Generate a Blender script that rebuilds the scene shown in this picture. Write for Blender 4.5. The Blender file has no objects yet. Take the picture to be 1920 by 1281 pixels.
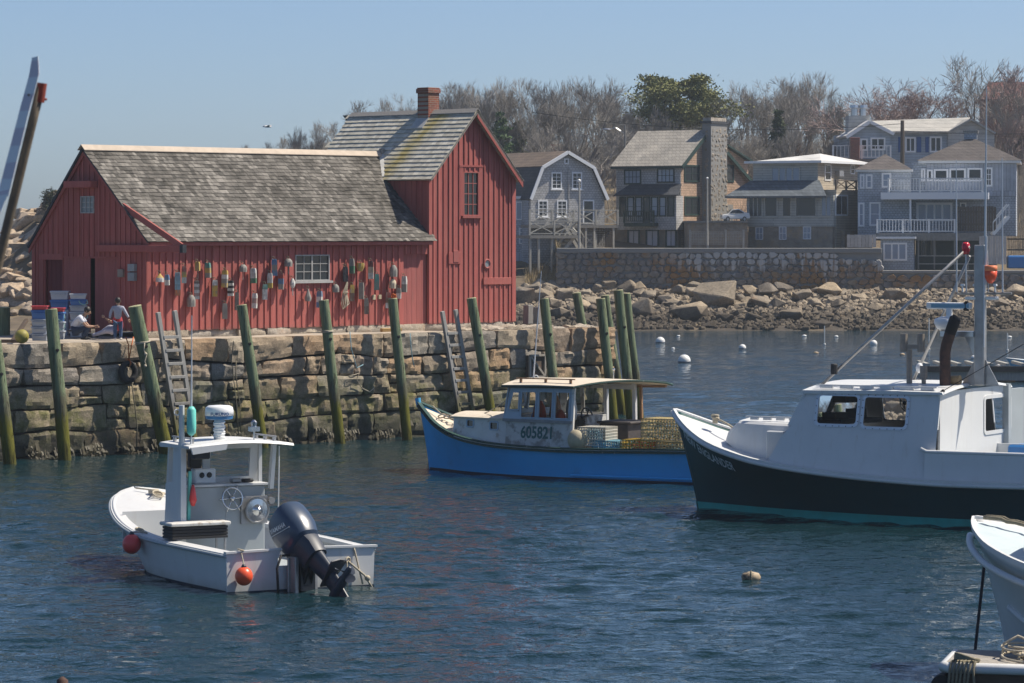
import bpy, bmesh, math, random
from math import sin, cos, pi, radians, sqrt
from mathutils import Vector, Matrix, noise
import numpy as np

# ------------------------------------------------------------------ camera, sky, sun, exposure
SC = bpy.context.scene
COL = SC.collection
F_PX, CAM_H, CX, HY = 6470.0, 6.0, 960.0, 434.0      # focal length in photo pixels, eye height, horizon row
cam = bpy.data.cameras.new('camera'); cam_o = bpy.data.objects.new('camera', cam); COL.objects.link(cam_o)
cam.sensor_width = 36.0; cam.lens = F_PX/1920*36; cam.shift_y = -(640.5-HY)/1920
cam.clip_start = 0.5; cam.clip_end = 20000
cam.dof.use_dof = True; cam.dof.focus_distance = 88; cam.dof.aperture_fstop = 10
cam_o.location = (0, 0, CAM_H); cam_o.rotation_euler = (radians(90), 0, 0)
SC.camera = cam_o
SUN = Vector((0.977*cos(radians(54)), 0.213*cos(radians(54)), sin(radians(54)))).normalized()
world = bpy.data.worlds.new('World'); SC.world = world; world.use_nodes = True
wn = world.node_tree; wn.nodes.clear()
sky = wn.nodes.new('ShaderNodeTexSky'); sky.sky_type = 'NISHITA'; sky.sun_disc = False
sky.sun_elevation = radians(54); sky.sun_rotation = math.atan2(SUN.x, SUN.y)
sky.altitude = 0; sky.air_density = 0.6; sky.dust_density = 0.9; sky.ozone_density = 5.0
bg = wn.nodes.new('ShaderNodeBackground'); bg.inputs[1].default_value = 0.073
wo = wn.nodes.new('ShaderNodeOutputWorld')
wn.links.new(sky.outputs[0], bg.inputs[0]); wn.links.new(bg.outputs[0], wo.inputs[0])
sl = bpy.data.lights.new('sun', 'SUN'); sl.energy = 3.7; sl.angle = radians(0.53); sl.color = (1.0, 0.91, 0.77)
so = bpy.data.objects.new('sun', sl); COL.objects.link(so)
so.rotation_euler = SUN.to_track_quat('Z', 'Y').to_euler(); so.location = (60, 40, 80)
SC.view_settings.view_transform = 'Standard'; SC.view_settings.look = 'None'
SC.view_settings.exposure = 0.80; SC.view_settings.gamma = 1.0
SC.cycles.max_bounces = 6; SC.cycles.glossy_bounces = 3; SC.cycles.transmission_bounces = 5
SC.cycles.transparent_max_bounces = 8; SC.cycles.caustics_reflective = False; SC.cycles.caustics_refractive = False
SC.cycles.use_denoising = True

# ------------------------------------------------------------------ measuring helpers
def ground(px, py, z=0.0):
    Y = F_PX*(CAM_H-z)/(py-HY); return Vector(((px-CX)/F_PX*Y, Y, z))
def at(px, py, Y): return Vector(((px-CX)/F_PX*Y, Y, CAM_H-(py-HY)/F_PX*Y))
class Frame:
    """a turned local frame standing at o (angle about z)"""
    def __init__(s, o, ang):
        s.o = Vector(o); s.a = ang; s.c = cos(ang); s.s = sin(ang)
    def ray(s, px, py):
        dx, dy, dz = (px-CX)/F_PX, 1.0, -(py-HY)/F_PX
        ox, oy = -s.o.x, -s.o.y
        return Vector((s.c*ox+s.s*oy, -s.s*ox+s.c*oy, CAM_H-s.o.z)), Vector((s.c*dx+s.s*dy, -s.s*dx+s.c*dy, dz))
    def on(s, ax, px, py, val):
        o, d = s.ray(px, py); k = (val-o[ax])/d[ax]; return o+d*k
    def y(s, px, py, v=0.0): return s.on(1, px, py, v)
    def x(s, px, py, v=0.0): return s.on(0, px, py, v)
    def z(s, px, py, v=0.0): return s.on(2, px, py, v)
    def world(s, p): return Vector((s.o.x+s.c*p[0]-s.s*p[1], s.o.y+s.s*p[0]+s.c*p[1], s.o.z+p[2]))

# ------------------------------------------------------------------ mesh helpers
def V(*a): return Vector(a)
class MB:
    def __init__(s): s.v = []; s.f = []; s.c = []
    def add(s, vs, fs, col=None):
        b = len(s.v); s.v.extend([tuple(p) for p in vs]); s.f.extend([tuple(i+b for i in f) for f in fs])
        s.c.extend([col]*len(fs)); return s
    def box(s, lo, hi, col=None):
        x0, y0, z0 = lo; x1, y1, z1 = hi
        return s.add([(x0,y0,z0),(x1,y0,z0),(x1,y1,z0),(x0,y1,z0),(x0,y0,z1),(x1,y0,z1),(x1,y1,z1),(x0,y1,z1)],
                     [(0,3,2,1),(4,5,6,7),(0,1,5,4),(1,2,6,5),(2,3,7,6),(3,0,4,7)], col)
    def bar(s, a, b, w, h, up=(0,0,1), col=None):
        a = Vector(a); b = Vector(b); d = (b-a).normalized(); up = Vector(up)
        sx = d.cross(up)
        if sx.length < 1e-4: sx = d.cross(Vector((1,0,0)))
        sx.normalize(); u = sx.cross(d).normalized()
        q = []
        for p in (a, b):
            for i, j in ((-1,-1),(1,-1),(1,1),(-1,1)): q.append(p+sx*(i*w/2)+u*(j*h/2))
        return s.add(q, [(0,1,2,3),(7,6,5,4),(0,4,5,1),(1,5,6,2),(2,6,7,3),(3,7,4,0)], col)
    def tube(s, pts, r, n=6, caps=True, col=None):
        pts = [Vector(p) for p in pts]; m = len(pts)
        rs = r if isinstance(r, (list, tuple)) else [r]*m
        prev = None; vs = []
        for i, p in enumerate(pts):
            d = (pts[min(i+1, m-1)]-pts[max(i-1, 0)]).normalized()
            if prev is None: prev = d.orthogonal().normalized()
            e = (prev-d*prev.dot(d))
            e = e.normalized() if e.length > 1e-6 else d.orthogonal().normalized()
            prev = e; g = d.cross(e)
            for k in range(n):
                a = 2*pi*k/n; vs.append(p+(e*cos(a)+g*sin(a))*rs[i])
        fs = []
        for i in range(m-1):
            for k in range(n):
                fs.append((i*n+k, i*n+(k+1)%n, (i+1)*n+(k+1)%n, (i+1)*n+k))
        if caps: fs.append(tuple(range(n-1, -1, -1))); fs.append(tuple(range((m-1)*n, m*n)))
        return s.add(vs, fs, col)
    def lathe(s, prof, n=12, c=(0,0,0), axis=(0,0,1), col=None):
        """prof: list of (distance along axis, radius)"""
        c = Vector(c); ax = Vector(axis).normalized()
        return s.tube([c+ax*h for h, r in prof], [max(r, 1e-4) for h, r in prof], n, True, col)
    def prism(s, poly, vec, col=None):
        n = len(poly); vec = Vector(vec); vs = [Vector(p) for p in poly]+[Vector(p)+vec for p in poly]
        fs = [tuple(range(n-1, -1, -1)), tuple(range(n, 2*n))]+[(i, (i+1) % n, n+(i+1) % n, n+i) for i in range(n)]
        return s.add(vs, fs, col)
    def loft(s, rings, closed=False, caps=False, col=None):
        n = len(rings[0]); vs = [p for r in rings for p in r]; fs = []
        for i in range(len(rings)-1):
            for k in range(n if closed else n-1):
                fs.append((i*n+k, i*n+(k+1) % n, (i+1)*n+(k+1) % n, (i+1)*n+k))
        if caps: fs.append(tuple(range(n-1, -1, -1))); fs.append(tuple(range((len(rings)-1)*n, len(rings)*n)))
        return s.add(vs, fs, col)
    def ball(s, c, r, n=12, m=8, sc=(1,1,1), col=None):
        prof = []
        vs = []; c = Vector(c)
        for i in range(m+1):
            t = pi*i/m
            for k in range(n):
                a = 2*pi*k/n; vs.append(c+Vector((sc[0]*r*sin(t)*cos(a), sc[1]*r*sin(t)*sin(a), -sc[2]*r*cos(t))))
        fs = [(i*n+k, i*n+(k+1) % n, (i+1)*n+(k+1) % n, (i+1)*n+k) for i in range(m) for k in range(n)]
        return s.add(vs, fs, col)
    def torus(s, c, R, r, axis=(0,0,1), n=24, m=8, col=None):
        ax = Vector(axis).normalized(); e = ax.orthogonal().normalized(); g = ax.cross(e); c = Vector(c); vs = []
        for i in range(n):
            a = 2*pi*i/n; d = e*cos(a)+g*sin(a)
            for k in range(m):
                b = 2*pi*k/m; vs.append(c+d*(R+r*cos(b))+ax*(r*sin(b)))
        fs = [(i*m+k, ((i+1) % n)*m+k, ((i+1) % n)*m+(k+1) % m, i*m+(k+1) % m) for i in range(n) for k in range(m)]
        return s.add(vs, fs, col)
    def mesh(s, name, mat=None, smooth=False, fix=True):
        me = bpy.data.meshes.new(name); me.from_pydata(s.v, [], s.f)
        if fix:
            bm = bmesh.new(); bm.from_mesh(me); bmesh.ops.recalc_face_normals(bm, faces=bm.faces); bm.to_mesh(me); bm.free()
        if any(c is not None for c in s.c):
            at_ = me.color_attributes.new('Col', 'FLOAT_COLOR', 'CORNER'); buf = []
            for p in me.polygons:
                c = s.c[p.index] or (1,1,1)
                for _ in range(p.loop_total): buf.extend((c[0], c[1], c[2], 1.0))
            at_.data.foreach_set('color', buf)
        if smooth: me.polygons.foreach_set('use_smooth', [True]*len(me.polygons))
        if mat: me.materials.append(M[mat] if isinstance(mat, str) else mat)
        me.update(); return me
    def build(s, name, mat, parent=None, smooth=False, bevel=0, seg=1, auto=None, loc=None, solid=0):
        o = bpy.data.objects.new(name, s.mesh(name, mat, smooth)); COL.objects.link(o)
        if parent is not None: o.parent = parent
        if loc is not None: o.location = loc
        if solid:
            md = o.modifiers.new('solid', 'SOLIDIFY'); md.thickness = solid; md.offset = -1
        if bevel:
            md = o.modifiers.new('bevel', 'BEVEL'); md.width = bevel; md.segments = seg; md.limit_method = 'ANGLE'; md.angle_limit = radians(35)
            md.harden_normals = False
        if auto is not None:
            try: o.data.set_sharp_from_angle(angle=radians(auto))
            except Exception: pass
        return o
def empty(name, loc=(0,0,0), rz=0.0):
    o = bpy.data.objects.new(name, None); COL.objects.link(o); o.location = loc; o.rotation_euler = (0,0,rz); o.empty_display_size = .3
    return o
def tag(o, label, cat, group=None):
    o['label'] = label; o['category'] = cat
    if group: o['group'] = group
    return o
def struct(o): o['kind'] = 'structure'; return o
def stuff(o): o['kind'] = 'stuff'; return o
def inst(name, me, parent=None, loc=(0,0,0), rot=(0,0,0), sc=(1,1,1)):
    o = bpy.data.objects.new(name, me); COL.objects.link(o)
    if parent is not None: o.parent = parent
    o.location = loc; o.rotation_euler = rot; o.scale = sc
    return o
def sag(a, b, d, n=10):
    a = Vector(a); b = Vector(b); r = []
    for i in range(n+1):
        t = i/n; p = a.lerp(b, t); p.z -= d*4*t*(1-t); r.append(p)
    return r
def lerp(a, b, t): return a+(b-a)*t
def interp(tab, x):
    if x <= tab[0][0]: return tab[0][1]
    for (x0, y0), (x1, y1) in zip(tab, tab[1:]):
        if x <= x1:
            t = (x-x0)/(x1-x0); return y0+(y1-y0)*t
    return tab[-1][1]
def cinterp(tab, x):
    """smooth (Catmull-Rom) table lookup"""
    n = len(tab)
    if x <= tab[0][0]: return tab[0][1]
    if x >= tab[-1][0]: return tab[-1][1]
    for i in range(n-1):
        if x <= tab[i+1][0]:
            x0, y0 = tab[i]; x1, y1 = tab[i+1]
            m0 = (y1-tab[i-1][1])/(x1-tab[i-1][0]) if i > 0 else (y1-y0)/(x1-x0)
            m1 = (tab[i+2][1]-y0)/(tab[i+2][0]-x0) if i < n-2 else (y1-y0)/(x1-x0)
            h = x1-x0; t = (x-x0)/h
            return (2*t**3-3*t**2+1)*y0+(t**3-2*t**2+t)*h*m0+(-2*t**3+3*t**2)*y1+(t**3-t**2)*h*m1

# ------------------------------------------------------------------ materials
M = {}
class NT:
    def __init__(s, name):
        s.m = bpy.data.materials.new(name); s.m.use_nodes = True; s.t = s.m.node_tree; s.t.nodes.clear()
        s.out = s.n('ShaderNodeOutputMaterial'); s.b = s.n('ShaderNodeBsdfPrincipled'); s.l(s.b.outputs[0], s.out.inputs[0]); M[name] = s.m
    def n(s, ty, **kw):
        nd = s.t.nodes.new(ty)
        for k, v in kw.items(): setattr(nd, k, v)
        return nd
    def l(s, a, b): s.t.links.new(a, b)
    def set(s, **kw):
        for k, v in kw.items(): s.b.inputs[k.replace('_', ' ')].default_value = v
    def coord(s, kind='Object', scale=(1,1,1), rnd=True):
        tc = s.n('ShaderNodeTexCoord'); src = tc.outputs[kind]
        mp = s.n('ShaderNodeMapping'); mp.inputs['Scale'].default_value = scale; s.l(src, mp.inputs[0])
        if rnd:
            oi = s.n('ShaderNodeObjectInfo'); ml = s.n('ShaderNodeMath', operation='MULTIPLY'); ml.inputs[1].default_value = 57.0
            s.l(oi.outputs['Random'], ml.inputs[0]); s.l(ml.outputs[0], mp.inputs['Location'])
        return mp.outputs[0]
    def noise(s, vec, scale, detail=4, rough=.55):
        nz = s.n('ShaderNodeTexNoise'); nz.inputs['Scale'].default_value = scale; nz.inputs['Detail'].default_value = detail; nz.inputs['Roughness'].default_value = rough
        if vec is not None: s.l(vec, nz.inputs['Vector'])
        return nz.outputs['Fac']
    def ramp(s, fac, stops):
        r = s.n('ShaderNodeValToRGB'); e = r.color_ramp.elements
        while len(e) < len(stops): e.new(.5)
        for el, (p, c) in zip(e, stops):
            el.position = p; el.color = (c[0], c[1], c[2], 1) if not isinstance(c, (int, float)) else (c, c, c, 1)
        s.l(fac, r.inputs[0]); return r.outputs[0]
    def mix(s, fac, a, b, mode='MIX'):
        m = s.n('ShaderNodeMix', data_type='RGBA', blend_type=mode)
        for sock, v in ((m.inputs[0], fac), (m.inputs[6], a), (m.inputs[7], b)):
            if hasattr(v, 'links') or isinstance(v, bpy.types.NodeSocket): s.l(v, sock)
            elif isinstance(v, (int, float)): sock.default_value = v
            else: sock.default_value = (v[0], v[1], v[2], 1)
        return m.outputs[2]
    def math(s, op, a, b=None):
        m = s.n('ShaderNodeMath', operation=op)
        for sock, v in ((m.inputs[0], a), (m.inputs[1], b)):
            if v is None: continue
            if isinstance(v, bpy.types.NodeSocket): s.l(v, sock)
            else: sock.default_value = v
        return m.outputs[0]
    def bump(s, h, strength=.4, dist=.02):
        b = s.n('ShaderNodeBump'); b.inputs['Strength'].default_value = strength; b.inputs['Distance'].default_value = dist
        s.l(h, b.inputs['Height']); s.l(b.outputs[0], s.b.inputs['Normal']); return b
    def col(s, c):
        if isinstance(c, bpy.types.NodeSocket): s.l(c, s.b.inputs['Base Color'])
        else: s.b.inputs['Base Color'].default_value = (c[0], c[1], c[2], 1)
    def rand(s, lo, hi):
        oi = s.n('ShaderNodeObjectInfo'); mr = s.n('ShaderNodeMapRange'); mr.inputs['To Min'].default_value = lo; mr.inputs['To Max'].default_value = hi
        s.l(oi.outputs['Random'], mr.inputs['Value']); return mr.outputs[0]
    def bright(s, c, f):
        m = s.n('ShaderNodeVectorMath', operation='MULTIPLY'); s.l(c, m.inputs[0])
        cb = s.n('ShaderNodeCombineXYZ')
        for i in range(3): s.l(f, cb.inputs[i])
        s.l(cb.outputs[0], m.inputs[1]); return m.outputs[0]
def pm(name, c1, c2=None, rough=.6, scale=5.0, stretch=(1,1,1), rnd=.12, bump=.2, dist=.01, metal=0.0, spec=.4, coat=0, dirt=None, dscale=1.2, damt=(.5,.75), attr=False):
    """painted / raw surface: two tones by noise, per-object drift, optional dirt tone, fine relief"""
    t = NT(name); v = t.coord('Object', stretch)
    c2 = c2 or tuple(x*.78 for x in c1)
    f = t.noise(v, scale, 5, .6); c = t.mix(t.ramp(f, [(.35, 0.0), (.65, 1.0)]), c1, c2)
    if attr:
        ca = t.n('ShaderNodeVertexColor', layer_name='Col'); c = t.mix(1.0, c, ca.outputs[0], 'MULTIPLY')
    if dirt:
        d = t.noise(v, dscale, 6, .65); c = t.mix(t.ramp(d, [(damt[0], 0.0), (damt[1], 1.0)]), c, dirt)
    if rnd: c = t.bright(c, t.rand(1-rnd, 1+rnd))
    t.col(c); t.set(Roughness=rough, Metallic=metal, Specular_IOR_Level=spec, Coat_Weight=coat)
    if bump: t.bump(t.noise(v, scale*4, 4, .6), bump, dist)
    return t
def plain(name, c, rough=.5, metal=0.0, spec=.5, emit=None):
    t = NT(name); t.col(c); t.set(Roughness=rough, Metallic=metal, Specular_IOR_Level=spec); return t

# ---- material set
RED = (0.41, 0.116, 0.100); RED2 = (0.315, 0.086, 0.077)
t = NT('red_board'); v = t.coord('Object', (7, 7, .7)); f = t.noise(v, 3.0, 6, .65)
c = t.mix(t.ramp(f, [(.3, 0.0), (.7, 1.0)]), RED, RED2)
v2 = t.coord('Object', (5, 5, 1.2)); w = t.noise(v2, 2.2, 8, .75)
c = t.mix(t.ramp(w, [(.66, 0.0), (.74, .8)]), c, (.33, .17, .15))
w3 = t.noise(t.coord('Object', (1, 1, .5)), .9, 3, .6); c = t.mix(t.ramp(w3, [(.4, 0.0), (.75, .45)]), c, (.46, .17, .14))
gp = t.n('ShaderNodeNewGeometry'); sx = t.n('ShaderNodeSeparateXYZ'); t.l(gp.outputs['Position'], sx.inputs[0])
zz = t.math('ADD', sx.outputs[2], t.math('MULTIPLY', t.noise(v2, 3.5, 6, .8), .55)); c = t.mix(t.ramp(t.math('SUBTRACT', zz, 3.1), [(.30, .75), (.46, 0.0)]), c, (.15, .12, .10))
c = t.bright(c, t.rand(.86, 1.13)); t.col(c); t.set(Roughness=.72, Specular_IOR_Level=.25); t.bump(f, .35, .006)
pm('red_door', (.38, .115, .10), (.31, .092, .083), .75, 3, (8, 8, .6), .08, .3, .005, dirt=(.17, .12, .10), dscale=1.0, damt=(.62, .8))
pm('red_dark', (.16, .03, .032), (.12, .024, .027), .75, 3, (8, 8, .6), .1, .3, .005)
t = NT('shingle'); v = t.coord('Object', (1, 1, 1), False); ca = t.n('ShaderNodeVertexColor', layer_name='Col')
big = t.noise(v, .9, 5, .7); grain = t.noise(t.coord('Object', (14, 3, 3), False), 5, 5, .7)
c = t.mix(1.0, ca.outputs[0], t.ramp(big, [(.36, (.42, .41, .40)), (.62, (.92, .91, .90))]), 'MULTIPLY'); c = t.mix(1.0, c, t.ramp(grain, [(.3, (.7, .7, .7)), (.7, (1.15, 1.15, 1.15))]), 'MULTIPLY')
t.col(c); t.set(Roughness=.88, Specular_IOR_Level=.2); t.bump(grain, .5, .008)
t = NT('shingle_tower'); v = t.coord('Object', (1, 1, 1), False); ca = t.n('ShaderNodeVertexColor', layer_name='Col'); grain = t.noise(t.coord('Object', (3, 14, 3), False), 5, 5, .7)
li = t.noise(v, 1.3, 6, .7); sp = t.n('ShaderNodeSeparateXYZ'); t.l(t.n('ShaderNodeTexCoord').outputs['Object'], sp.inputs[0])
band = t.math('ABSOLUTE', t.math('SUBTRACT', t.math('ADD', sp.outputs[1], t.math('MULTIPLY', sp.outputs[0], .42)), 6.55)); near = t.ramp(t.math('ADD', band, t.math('MULTIPLY', li, .9)), [(.42, 1.0), (1.05, 0.0)])
c = t.mix(1.0, ca.outputs[0], t.ramp(grain, [(.3, (.72, .72, .72)), (.7, (1.12, 1.12, 1.12))]), 'MULTIPLY'); c = t.mix(t.math('MULTIPLY', near, .85), c, (.36, .28, .06))
c = t.mix(t.math('MULTIPLY', t.ramp(li, [(.52, 0.0), (.7, 1.0)]), .35), c, (.26, .24, .13)); t.col(c); t.set(Roughness=.88, Specular_IOR_Level=.2); t.bump(grain, .5, .008)
pm('ridge_cap', (.50, .42, .34), (.42, .35, .28), .8, 4, (1, 1, 1), .05, .2)
pm('weathered', (.38, .35, .31), (.25, .235, .215), .85, 6, (6, 6, .5), .15, .5, .006)
pm('grey_lumber', (.36, .35, .33), (.22, .215, .205), .85, 6, (5, 5, .6), .12, .5, .006)
pm('dark_trim', (.045, .05, .06), None, .8)
t = NT('brick'); v = t.coord('Object', (1, 1, 1), False); vm = t.n('ShaderNodeMapping'); vm.inputs['Rotation'].default_value = (radians(90), 0, 0); t.l(v, vm.inputs[0])
bt = t.n('ShaderNodeTexBrick'); t.l(vm.outputs[0], bt.inputs[0]); bt.inputs['Scale'].default_value = 1.0
bt.inputs['Brick Width'].default_value = .2; bt.inputs['Row Height'].default_value = .066; bt.inputs['Mortar Size'].default_value = .007
bt.inputs['Color1'].default_value = (.30, .085, .05, 1); bt.inputs['Color2'].default_value = (.20, .06, .045, 1); bt.inputs['Mortar'].default_value = (.30, .25, .21, 1)
c = t.mix(t.math('MULTIPLY', t.ramp(t.noise(v, 2.0, 5, .7), [(.45, 0.0), (.7, 1.0)]), .5), bt.outputs['Color'], (.15, .12, .06)); t.col(c); t.set(Roughness=.9); t.bump(bt.outputs['Fac'], .6, -.01)
def stone_mat(name, tones, algae, weed, dark=(.03, .032, .028), sc=3.0):
    t = NT(name); v = t.coord('Object', (1, 1, 1)); oi = t.n('ShaderNodeObjectInfo')
    base = t.ramp(oi.outputs['Random'], tones); base.node.color_ramp.interpolation = 'LINEAR'
    f = t.noise(v, sc, 8, .72); c = t.mix(1.0, base, t.ramp(f, [(.3, (.60, .58, .56)), (.7, (1.35, 1.32, 1.27))]), 'MULTIPLY')
    sp = t.noise(v, sc*14, 3, .6); c = t.mix(1.0, c, t.ramp(sp, [(.3, (.68, .68, .68)), (.65, (1.18, 1.18, 1.18))]), 'MULTIPLY')
    rs = t.noise(v, sc*.45, 5, .7); c = t.mix(t.math('MULTIPLY', t.ramp(rs, [(.58, 0.0), (.72, 1.0)]), .40), c, (.34, .18, .08))
    g = t.n('ShaderNodeNewGeometry'); s3 = t.n('ShaderNodeSeparateXYZ'); t.l(g.outputs['Position'], s3.inputs[0])
    wv = t.noise(g.outputs['Position'], 1.1, 6, .7); z = t.math('ADD', s3.outputs[2], t.math('MULTIPLY', t.math('SUBTRACT', wv, .5), 1.5))
    def band(lo, hi): 
        mr = t.n('ShaderNodeMapRange', clamp=True); t.l(z, mr.inputs[0]); mr.inputs[1].default_value = lo; mr.inputs[2].default_value = hi; mr.inputs[3].default_value = 1; mr.inputs[4].default_value = 0; return mr.outputs[0]
    if algae:
        pat = t.ramp(t.noise(g.outputs['Position'], 2.3, 6, .75), [(.38, .12), (.62, .85)])
        c = t.mix(t.math('MULTIPLY', band(algae[0], algae[1]), pat), c, (.105, .115, .030))
    if weed: c = t.mix(t.math('MULTIPLY', band(weed[0], weed[1]), .82), c, dark)
    t.col(c); t.set(Roughness=.9, Specular_IOR_Level=.25); t.bump(t.math('ADD', t.noise(v, sc*2.2, 8, .75), t.math('MULTIPLY', sp, .35)), .95, .045); return t
stone_mat('pier_stone', [(0, (.27, .24, .20)), (.22, (.36, .285, .205)), (.42, (.25, .24, .225)), (.6, (.41, .285, .18)), (.8, (.33, .30, .255)), (1, (.38, .31, .225))], (1.3, 2.1), (.35, .9))
stone_mat('cap_stone', [(0, (.40, .37, .33)), (.5, (.44, .39, .32)), (1, (.38, .33, .27))], None, None)
stone_mat('granite_far', [(0, (.34, .285, .215)), (.3, (.18, .16, .135)), (.5, (.30, .25, .185)), (.7, (.16, .145, .13)), (.85, (.38, .31, .22)), (1, (.26, .235, .20))], None, (.75, 1.5), (.045, .036, .027), .8)
stone_mat('ledge', [(0, (.45, .36, .27)), (.5, (.38, .32, .26)), (1, (.50, .39, .28))], None, (.5, 1.6), (.05, .045, .036), .5)
plain('joint', (.035, .03, .025), .95)
pm('sand_deck', (.46, .40, .33), (.36, .31, .25), .95, 2.0, bump=.5, dist=.02)
t = NT('piling'); v = t.coord('Object', (5, 5, .55)); f = t.noise(v, 3.5, 7, .7)
c = t.mix(t.ramp(f, [(.3, 0.0), (.7, 1.0)]), (.135, .19, .115), (.215, .24, .14))
c = t.mix(t.math('MULTIPLY', t.ramp(t.noise(v, 1.6, 6, .8), [(.55, 0.0), (.66, 1.0)]), .6), c, (.30, .27, .18))
g = t.n('ShaderNodeNewGeometry'); s3 = t.n('ShaderNodeSeparateXYZ'); t.l(g.outputs['Position'], s3.inputs[0])
z = t.math('ADD', s3.outputs[2], t.math('MULTIPLY', t.math('SUBTRACT', t.noise(t.coord('Object', (5, 5, .9)), 2.5, 6, .75), .5), 1.6))
def zb(a, b, lo=1, hi=0):
    mr = t.n('ShaderNodeMapRange', clamp=True); t.l(z, mr.inputs[0]); mr.inputs[1].default_value = a; mr.inputs[2].default_value = b; mr.inputs[3].default_value = lo; mr.inputs[4].default_value = hi; return mr.outputs[0]
c = t.mix(t.math('MULTIPLY', zb(1.55, 1.8), .75), c, (.095, .08, .055)); c = t.mix(t.math('MULTIPLY', zb(1.0, 1.35), .85), c, (.14, .135, .012)); c = t.mix(t.math('MULTIPLY', zb(.15, .5), .6), c, (.055, .05, .012))
ck = t.ramp(t.noise(t.coord('Object', (9, 9, .25)), 2.2, 5, .7), [(.56, 1.0), (.62, .42), (.68, 1.0)]); c = t.mix(1.0, c, ck, 'MULTIPLY')
t.col(c); t.set(Roughness=.88, Specular_IOR_Level=.2); t.bump(t.math('ADD', f, ck), .9, .035)
pm('cut_wood', (.42, .40, .24), (.30, .30, .17), .85, 8, bump=.2)
t = NT('glass_dark'); t.col((.015, .022, .028)); t.set(Roughness=.06, Specular_IOR_Level=.6)
t = NT('glass_pale'); t.col((.22, .25, .27)); t.set(Roughness=.08, Specular_IOR_Level=.5)
t = NT('glass_clear'); t.set(Roughness=.02, IOR=1.1, Transmission_Weight=1.0, Specular_IOR_Level=.5); t.col((.93, .96, .97))
plain('interior', (.02, .02, .022), .9)
plain('white_trim', (.80, .81, .82), .5)
plain('rubber', (.018, .018, .02), .75)
pm('rope', (.50, .44, .33), (.36, .32, .25), .9, 30, bump=.4)
pm('rope_old', (.25, .22, .16), (.16, .145, .1), .9, 30, bump=.4)
pm('rope_blue', (.22, .38, .45), None, .9, 30)
pm('rope_orange', (.62, .17, .05), None, .85, 30)

# ------------------------------------------------------------------ water
t = NT('sea_water'); tc = t.n('ShaderNodeTexCoord')
def wave(scale, sx_, sy_, rot, det, rgh=.5):
    mp = t.n('ShaderNodeMapping'); mp.inputs['Scale'].default_value = (sx_, sy_, 1); mp.inputs['Rotation'].default_value = (0, 0, rot); t.l(tc.outputs['Object'], mp.inputs[0]); return t.noise(mp.outputs[0], scale, det, rgh)
h2 = wave(4.6, .8, 1.0, radians(-12), 3.0, .6); h1 = wave(1.2, .65, 1.0, radians(14), 2.0, .5)
gust = t.ramp(wave(.05, .6, 1.6, radians(8), 3.0, .6), [(.36, .6), (.64, 1.2)])
hh = t.math('MULTIPLY', t.math('ADD', t.math('MULTIPLY', h1, .45), t.math('MULTIPLY', h2, .36)), gust)
t.bump(hh, 1.0, .20); t.col((.006, .024, .031)); t.set(Roughness=.06, IOR=1.333, Specular_IOR_Level=.5)
def water_mesh():
    """harbour surface: wind ripples as real relief, finest near the quay, fading to flat far out"""
    ys = [22.0]
    while ys[-1] < 6000: ys.append(ys[-1]+max(.085, (ys[-1]/70)**2*.085 if ys[-1] < 230 else ys[-1]*.06))
    ys = np.array(ys); dys = np.gradient(ys)
    fine = np.arange(-.19, .19, .00115); outer = np.linspace(.19, 1.1, 26)
    ang = np.concatenate([-outer[::-1], fine, outer[0:1]*0+.19, outer[1:]]); ang = np.unique(np.round(ang, 6)); tx = np.tan(ang)
    Y, TX = np.meshgrid(ys, tx, indexing='ij'); X = TX*Y; Z = np.zeros_like(X); DY = dys[:, None]*np.ones_like(X)
    DX = np.abs(np.gradient(tx))[None, :]*Y
    r = np.random.RandomState(4); patch = .8+.35*np.sin(X*.09+Y*.05+1)*np.sin(Y*.07-X*.03)
    for k in range(54):
        lam = .34*(2.4/.34)**(r.rand()**1.5); th = r.normal(radians(78), radians(30)); kx, ky = cos(th)*2*pi/lam, sin(th)*2*pi/lam
        slope = .027*(lam/.9)**-.38; amp = slope*lam/(2*pi); fade = np.clip((lam/(np.abs(sin(th))*DY+np.abs(cos(th))*DX+1e-6)-2.2)/3, 0, 1)
        ph = X*kx+Y*ky+r.rand()*6.28+.8*np.sin(X*.21+k)*np.cos(Y*.17+k*2)
        s_ = np.sin(ph); Z += amp*fade*(s_+.22*np.cos(2*ph))
    Z *= patch; nr, nc = X.shape
    co = np.stack([X, Y, Z], -1).reshape(-1, 3).astype(np.float32); idx = np.arange(nr*nc).reshape(nr, nc)
    q = np.stack([idx[:-1, :-1], idx[:-1, 1:], idx[1:, 1:], idx[1:, :-1]], -1).reshape(-1, 4)
    me = bpy.data.meshes.new('water'); me.vertices.add(len(co)); me.vertices.foreach_set('co', co.ravel()); me.loops.add(q.size); me.loops.foreach_set('vertex_index', q.ravel().astype(np.int32))
    me.polygons.add(len(q)); me.polygons.foreach_set('loop_start', np.arange(0, q.size, 4, dtype=np.int32)); me.polygons.foreach_set('loop_total', np.full(len(q), 4, dtype=np.int32)); me.polygons.foreach_set('use_smooth', np.ones(len(q), dtype=bool))
    me.update(calc_edges=True); me.materials.append(M['sea_water']); return me
struct(inst('water', water_mesh()))
print('WATER', len(bpy.data.meshes['water'].polygons))

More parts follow.
